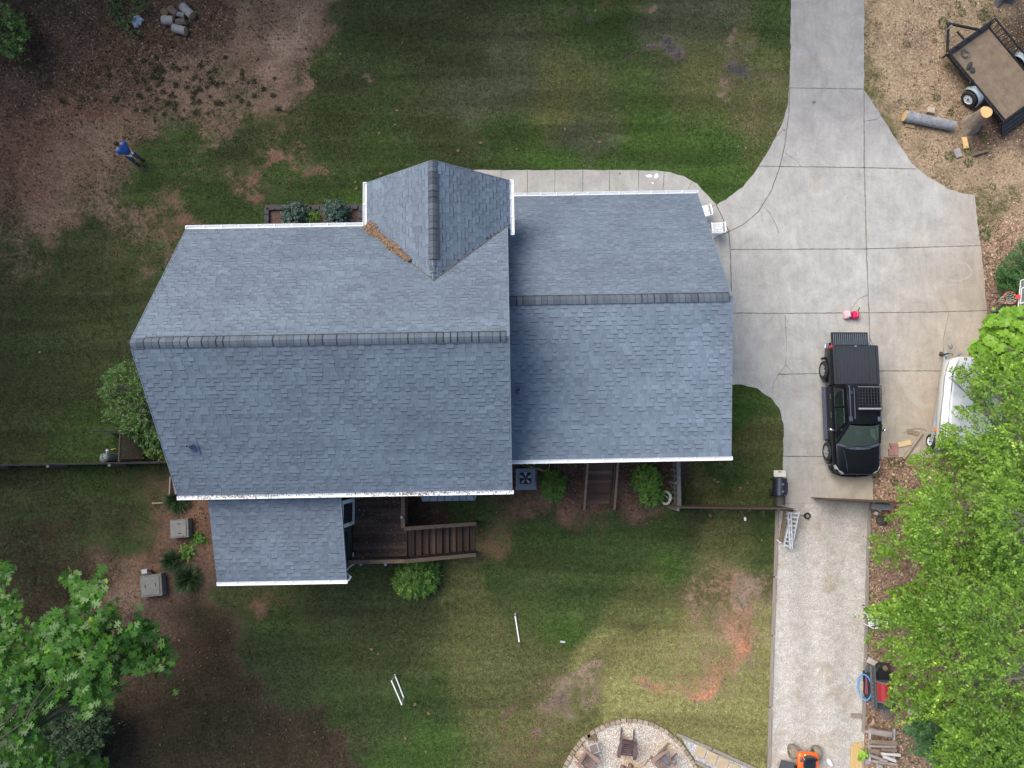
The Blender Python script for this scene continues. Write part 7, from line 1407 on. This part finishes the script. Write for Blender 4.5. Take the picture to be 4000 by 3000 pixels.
ELM_B = [(3650,2170),(3600,2240),(3560,2290),(3510,2300),(3470,2312),(3520,2335),(3440,2362),(3378,2382),(3385,2415),(3440,2440),(3380,2488),(3390,2512),(3450,2500),(3415,2540),(3475,2560),(3425,2590),(3500,2592),(3540,2608),(3490,2640),(3478,2690),(3468,2735),(3482,2745),(3455,2760),(3500,2785),(3465,2815),(3530,2835),(3580,2810),(3640,2800),(3700,2850),(3640,2900),(3640,2960),(3720,3080),(4180,3150),(4180,2150),(3900,2100)]
tree('broadleaf_tree', 'tall pale green small leaved tree overhanging the covered boat and the gate', ELM_A, 3000, (18.9, -2.4), 6.2, 3.6, 8.4, LM_ELM, .115, seed=11, clsz=.40, depth=3.6, per=10, nclump=125, tw=.5, flat=.16, holes=((3960, 1640, 22), (3895, 1718, 16), (3780, 1815, 10)), r0=.22)
tree('broadleaf_tree', 'tall pale green small leaved tree over the red grill and the firewood rack', ELM_B, 3500, (18.6, -8.6), 6.4, 3.2, 8.6, LM_ELM, .115, seed=12, clsz=.40, depth=3.6, per=10, nclump=150, tw=.5, flat=.16, holes=((3715, 2620, 38), (3640, 2650, 30), (3570, 2725, 26), (3960, 2760, 45), (3990, 2680, 30)), r0=.24)
tree('broadleaf_tree', 'bright yellow green big leaved tree beside the basketball hoop', [(3838,1272),(3872,1233),(3898,1262),(3912,1218),(3955,1208),(3990,1226),(4080,1212),(4080,1480),(3900,1460),(3830,1408),(3795,1362),(3840,1330)], 560, (19.6, 4.2), 4.6, 3.4, 5.6, LM_MAP, .17, MAPLE, 9, .5, seed=13, edge=150, r0=.12, limbs=8)
LM_BM = leafmat('bluish leaves', (.04, .11, .04), (.12, .26, .09), None, .5, .3)
tree('broadleaf_tree', 'bluish green low tree below the firewood rack side of the big tree', [(3535,2855),(3560,2825),(3600,2810),(3680,2830),(3760,2850),(3800,2900),(3760,2990),(3700,3050),(3620,2950),(3560,2935),(3590,2890)], 330, (17.2, -10.2), 2.6, 1.8, 3.0, LM_BM, .11, OAK, 10, .4, seed=14, edge=120, r0=.07, limbs=6)
tree('broadleaf_tree', 'dark bluish oak leaved tree in the bottom right corner', [(3900,2800),(3960,2830),(4080,2780),(4080,3080),(3780,3080),(3840,2990),(3880,2920)], 480, (20.3, -10.6), 4, 3.2, 5.2, LM_BM, .17, OAK, 9, .5, seed=15, edge=150, r0=.12, limbs=6)
OAKP = [(-80,2200),(0,2195),(45,2225),(30,2265),(0,2300),(10,2340),(70,2330),(95,2355),(85,2400),(55,2440),(95,2450),(90,2520),(100,2580),(125,2530),(110,2490),(150,2430),(200,2400),(260,2375),(215,2370),(250,2330),(235,2270),(262,2210),(335,2185),(415,2180),(410,2230),(390,2260),(405,2330),(360,2360),(340,2385),(400,2400),(450,2345),(465,2380),(465,2440),(400,2470),(440,2490),(520,2440),(545,2430),(600,2440),(610,2475),(560,2510),(640,2490),(675,2530),(650,2560),(688,2575),(690,2610),(660,2625),(600,2630),(580,2645),(540,2620),(500,2635),(440,2640),(450,2670),(400,2690),(440,2720),(425,2790),(370,2790),(310,2800),(260,2790),(200,2800),(170,2830),(120,2820),(150,2880),(140,2920),(200,2930),(195,3000),(180,3080),(-80,3080)]
tree('oak_tree', 'green oak with large lobed leaves reaching in from the bottom left corner', OAKP, 560, (-20.4, -14.2), 7.5, 6.5, 9.5, LM_OAK, .25, OAK, 8, .6, seed=21, edge=220, r0=.10, limbs=9, depth=2.4, nclump=90, clsz=.34, jit=.5, spread=70)
tree('oak_tree', 'small oak sapling at the bottom edge left of the dark undergrowth', [(215,2990),(260,2960),(330,2950),(330,3000),(370,2975),(415,2975),(420,3010),(400,3080),(200,3080)], 26, (-15.9, -11.6), 3, 3, 5, LM_OAK, .25, OAK, 8, .5, seed=22, edge=80, r0=.06, limbs=4, nclump=8, jit=.5)
tree('shrub', 'dark tangled undergrowth below the oak in the bottom left', [(150,2800),(250,2770),(360,2740),(420,2790),(430,2850),(400,2900),(380,2960),(400,3060),(120,3080),(100,2900)], 1300, (-17.5, -10.3), 1.2, .6, 2.2, LM_DK, .12, seed=23, edge=120, r0=.05, limbs=10, cat='shrub')
tree('shrub', 'broad leafy green plant cut by the left edge of the picture near the top', [(-60,10),(30,25),(60,60),(90,60),(85,95),(112,125),(105,145),(75,170),(95,200),(112,240),(95,245),(60,225),(0,215),(-60,220)], 300, (-21.9, 17.8), 1.6, .8, 2.2, leafmat('round weed leaves', (.02, .07, .012), (.07, .17, .025), (.2, .3, .05), .4, .2), .13, DIAMOND, 9, .35, seed=24, edge=60, r0=.04, limbs=6, cat='shrub')
for i, (pl, lb) in enumerate((([(412,-40),(470,-40),(472,40),(468,90),(430,60),(415,20)], 'low green ground ivy patch left of the bare streak by the white bag'), ([(425,85),(480,60),(500,30),(500,-40),(560,-40),(575,20),(540,50),(515,55),(512,95),(495,115),(450,110)], 'low green ivy patch touching the white bag'), ([(505,108),(535,100),(545,120),(538,140),(515,138)], 'small ivy clump just below the white bag'))):
    x = np.mean([p[0] for p in pl]); y = max(0, np.mean([p[1] for p in pl])); v = W(x, y, 0)
    tree('ivy_patch', lb, pl, (220, 260, 60)[i], (v.x, v.y), .15, .15, .35, leafmat('ivy leaves', (.014, .045, .008), (.045, .11, .02), None, .4, .1), .075, DIAMOND, 8, .2, seed=30+i, edge=30, depth=.1, r0=.02, limbs=4, cat='plant')
tree('evergreen_shrub', 'dark green conifer shrub behind the basketball hoop', [(3955,990),(3920,1030),(3900,1065),(3895,1120),(3915,1160),(3950,1180),(4080,1190),(4080,900),(3990,940)], 700, (20.2, 4.6), 1.6, 1.0, 2.6, leafmat('conifer sprays', (.014, .05, .012), (.06, .15, .03), None, .5, .1), .11, LONGLEAF, 12, .35, seed=41, edge=80, r0=.07, limbs=8, cat='shrub')
tree('evergreen_shrub', 'small dark conifer between the basketball pole and the bright leaved tree', [(3895,1210),(3930,1195),(3990,1195),(4060,1200),(4060,1260),(3980,1265),(3925,1255)], 200, (20.4, 3.9), 1.0, .6, 1.5, MATS['conifer sprays'], .11, LONGLEAF, 12, .3, seed=42, edge=40, r0=.05, limbs=4, cat='shrub')
# hand placed garden shrubs: (centre px, radius m, height, n, leaf, size, template, label)
def bush(name, label, px, py, rx, ry, h, n, mat_, ls, tmpl=DIAMOND, seed=1, per=9, tw=.16, group=None, z0=.0, cat='shrub', lob=.45, zmin=.1):
    rs = np.random.RandomState(seed); c = W(px, py, h*.6); t_ = thing(name, label, cat, (c.x, c.y, z0), 0, group)
    th = rs.rand(n)*2*np.pi; ph = np.arcsin(rs.rand(n)*(1-zmin)+zmin); rr = .72+.3*rs.rand(n)
    rr *= 1+lob*(npnoise(np.cos(th)*2+seed, np.sin(th)*2+ph, seed)-.5)*2
    P = np.stack([rx*rr*np.cos(th)*np.cos(ph), ry*rr*np.sin(th)*np.cos(ph), h*rr*np.sin(ph)], -1)
    B, D, Nn, S, T = spray_leaves(P, th+rs.randn(n)*1.5, rs, per, tw, ls, droop=.02, jit=.45)
    Nn = unit(Nn+np.repeat(unit(P), per, 0)*.7); B[:, 2] = np.maximum(B[:, 2], .02)
    leafobj('foliage', B, D, Nn, S, T, mat_, tmpl, t_)
    mb = MB(); r_ = random.Random(seed)
    for i in range(7):
        j = r_.randrange(n); q = P[j]*.8; mb.tube([(0, 0, -.02), (q[0]*.4, q[1]*.4, q[2]*.6), tuple(q)], [.022, .014, .006], 5)
    mb.build('stems', BARK, t_); return t_
bush('shrub', 'dark blue green round shrub at the left of the front bed', 1150, 836, .46, .44, .8, 260, LM_BL, .085, seed=1, group='shrubs in the front bed')
bush('shrub', 'dark blue green round shrub beside the front gable gutter', 1312, 834, .48, .5, .8, 280, LM_BL, .085, seed=2, group='shrubs in the front bed')
bush('shrub', 'small yellowish green shrub between the two blue green shrubs', 1222, 846, .24, .22, .45, 90, LM_SH, .06, LONGLEAF, seed=3)
bush('shrub', 'big glossy green shrub below the deck stair', 1622, 2252, .82, .72, 1.15, 620, LM_SH, .12, LONGLEAF, seed=4, tw=.22)
bush('shrub', 'round glossy green shrub right of the air conditioner', 2166, 1900, .47, .5, .85, 330, LM_SH, .075, LONGLEAF, seed=5)
bush('shrub', 'green shrub at the left of the hose coil by the picket fence', 2530, 1875, .52, .55, .9, 380, LM_SH, .085, LONGLEAF, seed=6)
bush('shrub', 'smaller lower green shrub touching the hose coil', 2548, 1942, .42, .3, .55, 170, LM_SH, .08, LONGLEAF, seed=7)
tree('shrub', 'loose leafy green shrub growing at the left end of the house', [(400,1470),(430,1450),(520,1400),(560,1480),(650,1780),(640,1800),(600,1790),(560,1760),(545,1730),(500,1710),(470,1690),(480,1650),(430,1640),(400,1640),(400,1610),(440,1590),(410,1560),(380,1530),(420,1510)], 760, (-13.7, 2.0), 1.4, .9, 2.3, LM_YE, .085, DIAMOND, 9, .34, seed=51, edge=90, r0=.05, limbs=14, cat='shrub', depth=.7)
def grass_clump(label, px, py, r, n, h, mat_, seed, group='ornamental grasses by the porch room', cat='grass clump'):
    rs = np.random.RandomState(seed); c = W(px, py, .1); a = rs.rand(n)*6.28; q = r*rs.rand(n)**.7*.35
    C = np.stack([q*np.cos(a), q*np.sin(a), np.zeros(n)+.02], -1); a2 = a+rs.randn(n)*.5; el = rs.uniform(.1, 1.4, n)
    D = np.stack([np.cos(a2)*np.cos(el), np.sin(a2)*np.cos(el), np.sin(el)], -1); Nn = unit(np.stack([rs.randn(n)*.3, rs.randn(n)*.3, np.ones(n)], -1))
    o = leafobj('grass_clump', C, D, Nn, h*(.5+rs.rand(n)), rs.rand(n), mat_, (np.array([[0, -.025, 0], [0, .025, 0], [.6, .02, -.02], [1, 0, -.16], [.6, -.02, -.02]]), [[0, 4, 3, 2, 1]]))
    o.location = (c.x, c.y, 0); tag(o, label, cat, group); return o
LM_GR = leafmat('grass clump blades', (.02, .05, .018), (.07, .13, .05), (.3, .27, .15), .6, .2)
grass_clump('dark green grass clump at the house corner beside the wooden stakes', 693, 1955, .5, 900, .42, LM_GR, 1); grass_clump('dark grass clump with grey dead middle between the two concrete lids', 672, 2192, .5, 700, .36, LM_GR, 2)
grass_clump('wide straw tipped grass clump right of the lower concrete lid', 735, 2262, .6, 1100, .42, LM_GR, 3)
bush('leafy_weed', 'small bright green leafy weed above the wide grass clump', 728, 2156, .2, .2, .2, 60, LM_SH, .07, seed=61, cat='weed')
bush('leafy_weed', 'small leafy weed at the foot of the upper concrete lid', 775, 2103, .22, .12, .15, 45, LM_SH, .07, seed=62, cat='weed')
# low weeds scattered over the bare ground, each one a plant; the rest of the turf is one mass
wd_pts = []; rs = np.random.RandomState(5)
wpoly = [(180,330),(420,240),(760,200),(980,120),(1100,140),(1120,420),(900,520),(620,500),(450,480),(250,420)]
while len(wd_pts) < 90:
    x, y = rs.normal(690, 210), rs.normal(340, 80)
    if inpoly(np.array([x]), np.array([y]), wpoly)[0] and all(math.hypot(x-a, y-b) > 14 for a, b, _ in wd_pts): wd_pts.append((x, y, rs.uniform(.45, 1.1)))
protos = []
for i in range(5):
    n = 90; a = rs.rand(n)*6.28; el = rs.uniform(.15, 1.2, n); D = np.stack([np.cos(a)*np.cos(el), np.sin(a)*np.cos(el), np.sin(el)], -1)
    C = np.stack([.07*rs.randn(n), .07*rs.randn(n), np.full(n, .01)], -1)
    o = leafobj('weed_tuft', C, D, unit(np.stack([rs.randn(n)*.4, rs.randn(n)*.4, np.ones(n)], -1)), .05+.07*rs.rand(n), rs.rand(n), leafmat('weed tuft blades', (.016, .030, .013), (.045, .065, .026), None, .7, .1), BLADE); protos.append(o)
for i, (x, y, k) in enumerate(wd_pts):
    o = protos[i] if i < 5 else protos[i % 5].copy()
    if i >= 5: COL.objects.link(o)
    v = W(x, y, 0); o.location = (v.x, v.y, 0); o.scale = (k, k, k); o.rotation_euler.z = rs.rand()*6
    tag(o, 'small dark weed tuft on the bare ground below the cut logs', 'weed', 'weed tufts on the bare ground')
protos = []
wb = [(3683,92,1.2),(3738,20,.8),(3755,50,.8),(3838,60,1.1),(3658,380,.8),(3540,175,.8),(3780,1020,.01),(3480,1808,.8),(3515,1816,.7),(3490,1880,.8),(3843,360,.8),(3780,590,.9),(3705,610,1.),(3780,635,.9),(3840,540,.8),(3842,920,1.2),(3416,1850,.9),(3711,440,.7),(3875,730,.7),(3800,420,.7),(3650,160,.5),(3800,15,.7)]
for i, (x, y, k) in enumerate(wb):
    if k < .1: continue
    if not protos:
        n = 90; a = rs.rand(n)*6.28; q = .19*rs.rand(n)**.5; el = rs.uniform(.1, .9, n)
        o = leafobj('weed_patch', np.stack([q*np.cos(a), q*np.sin(a), .02+.05*rs.rand(n)], -1), np.stack([np.cos(a)*np.cos(el), np.sin(a)*np.cos(el), np.sin(el)], -1), unit(np.stack([rs.randn(n)*.4, rs.randn(n)*.4, np.ones(n)], -1)), .04+.05*rs.rand(n), rs.rand(n), leafmat('fresh weed leaves', (.035, .065, .014), (.10, .15, .035), None, .6, .2), DIAMOND); protos.append(o)
    else: o = protos[0].copy(); COL.objects.link(o)
    v = W(x, y, 0); o.location = (v.x, v.y, 0); o.scale = (k, k, k); o.rotation_euler.z = rs.rand()*6
    tag(o, 'small fresh green weed on the ground right of the driveway', 'weed', 'fresh weeds right of the driveway')
b5 = bush('leafy_weed', 'yellow green four lobed plant left of the firewood rack', 3380, 2948, .17, .2, .2, 9, LM_MAP, .17, MAPLE, seed=63, per=3, tw=.08, cat='weed')
# ---- turf blades over the lawns (one uncountable mass)
def scatter(n, seed, x0=-24, x1=24, y0=-15, y1=22):
    rs = np.random.RandomState(seed); x = rs.uniform(x0, x1, n); y = rs.uniform(y0, y1, n); px, py = Pn(x, y)
    ok = (px > -60) & (px < 4060) & (py > -60) & (py < 3060)
    for pl in (DRIVE, WALK, GRAV, CURVE+[(2500, 3200)], PATHP, [(1035,805),(1430,805),(1432,930),(1035,930)]): ok &= ~inpoly(px, py, pl)
    hx = x*math.cos(HR)+y*math.sin(HR); hy = -x*math.sin(HR)+y*math.cos(HR)
    ok &= ~((hx > -10.7) & (hx < -.2) & (hy > -.5) & (hy < 7.6)) & ~((hx > -.2) & (hx < 7) & (hy > .4) & (hy < 9.7)) & ~((hx > -10) & (hx < -6.2) & (hy > -3.7) & (hy < 0)) & ~((hx > -4.6) & (hx < -.2) & (hy > 7) & (hy < 9.2))
    return x[ok], y[ok], rs
x, y, rs = scatter(620000, 77); F = fields(x, y)
nn = npnoise(x*1.3, y*1.3, 71, ((1, 1), (3, .8), (8, .6))); keep = (nn-.5)*2.6+.5+F[:, 0]-1 > 0.02
x = x[keep]; y = y[keep]; F = F[keep]; n = len(x); a = rs.rand(n)*6.28; el = rs.uniform(.25, 1.2, n)
D = np.stack([np.cos(a)*np.cos(el), np.sin(a)*np.cos(el), np.sin(el)], -1); C = np.stack([x, y, np.full(n, -.012)], -1)
turf_o = leafobj('grass', C, D, unit(np.stack([rs.randn(n)*.5, rs.randn(n)*.5, np.ones(n)], -1)), .045+.05*rs.rand(n), rs.rand(n), None or bpy.data.materials.new('turf blades'), (np.array([[0, -.16, 0], [0, .16, 0], [1, 0, 0]]), [[0, 1, 2]]))
col = F[:, 4:7]*(.62+.95*rs.rand(n, 1))*np.where(rs.rand(n, 1) < .07, 1.7, 1.)
col = np.where(rs.rand(n, 1) < .16*np.clip(F[:, 4:5]*12, .4, 1.4), F[:, 4:5]*1.2*np.array([[1.45, 1.15, .7]]), col)
at = turf_o.data.attributes.new('turf', 'FLOAT_COLOR', 'POINT'); at.data.foreach_set('color', np.repeat(np.concatenate([col, np.ones((n, 1))], 1), 3, 0).astype(np.float32).ravel())
m = turf_o.data.materials[0]; m.use_nodes = True; nt = m.node_tree; b = nt.nodes['Principled BSDF']; a_ = N(nt, 'ShaderNodeAttribute', attribute_name='turf')
nt.links.new(a_.outputs['Color'], b.inputs['Base Color']); b.inputs['Roughness'].default_value = .8; b.inputs['Specular IOR Level'].default_value = .1
tag(turf_o, 'short patchy lawn grass around the house', 'grass', kind='stuff')
# fallen leaves
x, y, rs = scatter(230000, 78); F = fields(x, y); keep = rs.rand(len(x)) < F[:, 7]*.62+.014
x = x[keep]; y = y[keep]; n = len(x); a = rs.rand(n)*6.28
C = np.stack([x, y, .01+.03*rs.rand(n)], -1); D = np.stack([np.cos(a), np.sin(a), .25*rs.randn(n)], -1)
o = leafobj('fallen_leaves', C, D, unit(np.stack([rs.randn(n)*.45, rs.randn(n)*.45, np.ones(n)], -1)), (.05+.08*rs.rand(n)**2)*np.where(F[keep][:, 7] < .06, .7, 1.)*np.where(x > 11, .8, 1), np.clip(rs.rand(n)**1.6*np.where(x > 9, 1., .65)+np.where(x > 9, .38, 0), 0, 1), leafmat('dead leaves', (.035, .022, .016), (.24, .15, .09), (.42, .33, .24), .9, .1), (DIAMOND[0]*np.array([1, 1.3, 3]), DIAMOND[1]))
tag(o, 'brown fallen leaves lying over the bare ground', 'leaf litter', kind='stuff')
# single large dead leaves on the lawns
big = [(2330,1870),(2790,1876),(2805,1882),(2920,1885),(2925,1992),(2775,2015),(2770,1963),(2890,1905),(1480,523),(1545,488),(1790,588),(1550,433),(1388,713),(1490,679),(1392,735),(2018,584),(2208,507),(3178,400),(1328,212),(1620,2752),(1675,2787),(1478,2553),(1450,2535),(1583,2885),(1665,2935),(580,1505),(155,1377),(1828,72),(300,2250),(2340,555),(2420,680),(1880,560),(1270,120),(700,2500),(2325,45)]
ob = None
for i, (px_, py_) in enumerate(big):
    if ob is None: ob = leafobj('fallen_leaf', np.array([[-.07, 0, .03]]), np.array([[1., 0, 0]]), np.array([[0, 0, 1.]]), [.16], [.8], MATS['dead leaves'], OAK); o = ob
    else: o = ob.copy(); COL.objects.link(o)
    v = W(px_, py_, 0); o.location = (v.x, v.y, .035 if 3100 < px_ < 3300 else .0); o.rotation_euler = (0, 0, i*1.7); o.scale = (1, 1, 1) if i % 3 else (.75, .75, 1)
    tag(o, 'single tan dead leaf lying on the lawn', 'leaf', 'single dead leaves on the lawn')
# leaf litter caught in the roof valley
rs = np.random.RandomState(8); n = 2000; t = rs.rand(n); wd_ = np.interp(t, [0, .12, .36, .42, .55, .8, 1.], [.15, .20, .05, .03, .14, .09, .02])
c = np.stack([-4.82+(CG+4.82)*t*.66, VF+(vy-VF)*t*.66, E1+(RG-E1)*t*.66], -1); per_ = rs.randn(n)*.5; per_ = np.clip(per_, -1, 1)*wd_
c[:, 0] += per_*.72; c[:, 1] += per_*.69
zz = np.maximum(E1+(VF-c[:, 1])*.745, E1+(c[:, 0]+4.82)*.78)+.05+.05*rs.rand(n); c[:, 2] = zz; a = rs.rand(n)*6.28
o = leafobj('valley_leaves', c, np.stack([np.cos(a), np.sin(a), .2*rs.randn(n)], -1), unit(np.stack([rs.randn(n)*.4, rs.randn(n)*.4, np.ones(n)], -1)), .05+.05*rs.rand(n), .25+.75*rs.rand(n), leafmat('dry valley leaves', (.11, .07, .045), (.31, .21, .14), None, .9, .1), DIAMOND)
o.rotation_euler.z = HR; tag(o, 'dry tan leaves piled in the roof valley left of the front gable', 'leaf litter', kind='stuff')
# debris in the back gutter and leaf scraps on the deck and the porch roof
n = 420; u = np.concatenate([rs.uniform(-10.9, 0, 220), rs.normal(-3.3, .7, 120), rs.normal(-9., .8, 80)]); u = np.clip(u, -10.9, -.05)
c = np.stack([u, VB-.05+.04*rs.randn(n), np.full(n, E1+.012)], -1); a = rs.rand(n)*6.28
o = leafobj('gutter_debris', c, np.stack([np.cos(a), np.sin(a), 0*a], -1), unit(np.stack([rs.randn(n)*.3, rs.randn(n)*.3, np.ones(n)], -1)), .03+.04*rs.rand(n), rs.rand(n), MATS['dead leaves'], DIAMOND)
o.rotation_euler.z = HR; tag(o, 'small brown leaf scraps caught along the back gutter', 'leaf litter', kind='stuff')
n = 230; c = np.stack([rs.uniform(-6.1, -4.2, n), rs.uniform(-3.5, -1, n), np.full(n, 1.515)], -1); a = rs.rand(n)*6.28
o = leafobj('deck_leaf_scraps', c, np.stack([np.cos(a), np.sin(a), 0*a], -1), unit(np.stack([rs.randn(n)*.2, rs.randn(n)*.2, np.ones(n)], -1)), .03+.045*rs.rand(n), .8+.2*rs.rand(n), MATS['dead leaves'], DIAMOND)
o.rotation_euler.z = HR; tag(o, 'pale leaf scraps scattered over the deck boards', 'leaf litter', kind='stuff')
# ---- the wood standing left of and beyond the yard, outside the picture, which shades it
rs = np.random.RandomState(91); Cs = []; mb = MB(); TREES = [(-31, 22, 19), (-32, 14, 21), (-34, 5, 22), (-32, -4, 21), (-32, -12, 20), (-29, -21, 17), (-42, 10, 23), (-42, -8, 23), (-23, 28, 19), (-15, 28, 20), (-7, 29, 20), (2, 31, 19), (-35, 32, 22), (-22, 40, 22), (-5, 43, 22)]
for (tx, ty, th_) in TREES:
    n = 2600; v = rs.randn(n, 3); v /= np.linalg.norm(v, axis=1, keepdims=True); r = rs.rand(n, 1)**.4
    Cs.append(np.array([tx, ty, th_*.62])+v*r*np.array([5.2, 5.2, th_*.38])*(.75+.5*npnoise(v[:, 0]*2+5, v[:, 1]*2+v[:, 2]*2, 5)[:, None]))
    mb.tube([(tx, ty, -.2), (tx+.3, ty, th_*.5), (tx, ty+.2, th_*.9)], [.32, .22, .06], 8)
C = np.concatenate(Cs); n = len(C); a = rs.rand(n)*6.28
wo = leafobj('woodland', C, np.stack([np.cos(a), np.sin(a), .3*rs.randn(n)], -1), unit(np.stack([rs.randn(n)*.5, rs.randn(n)*.5, np.ones(n)], -1)), .5+.5*rs.rand(n), rs.rand(n), LM_OAK, (OAK[0]*np.array([1, 1.2, 1]), OAK[1]))
tag(wo, 'tall wood of leafy trees beyond the left side of the yard', 'woodland', kind='stuff')
tk = mb.build('woodland_trunks', BARK); tag(tk, 'trunks of the tall wood beyond the left side of the yard', 'woodland', kind='stuff')
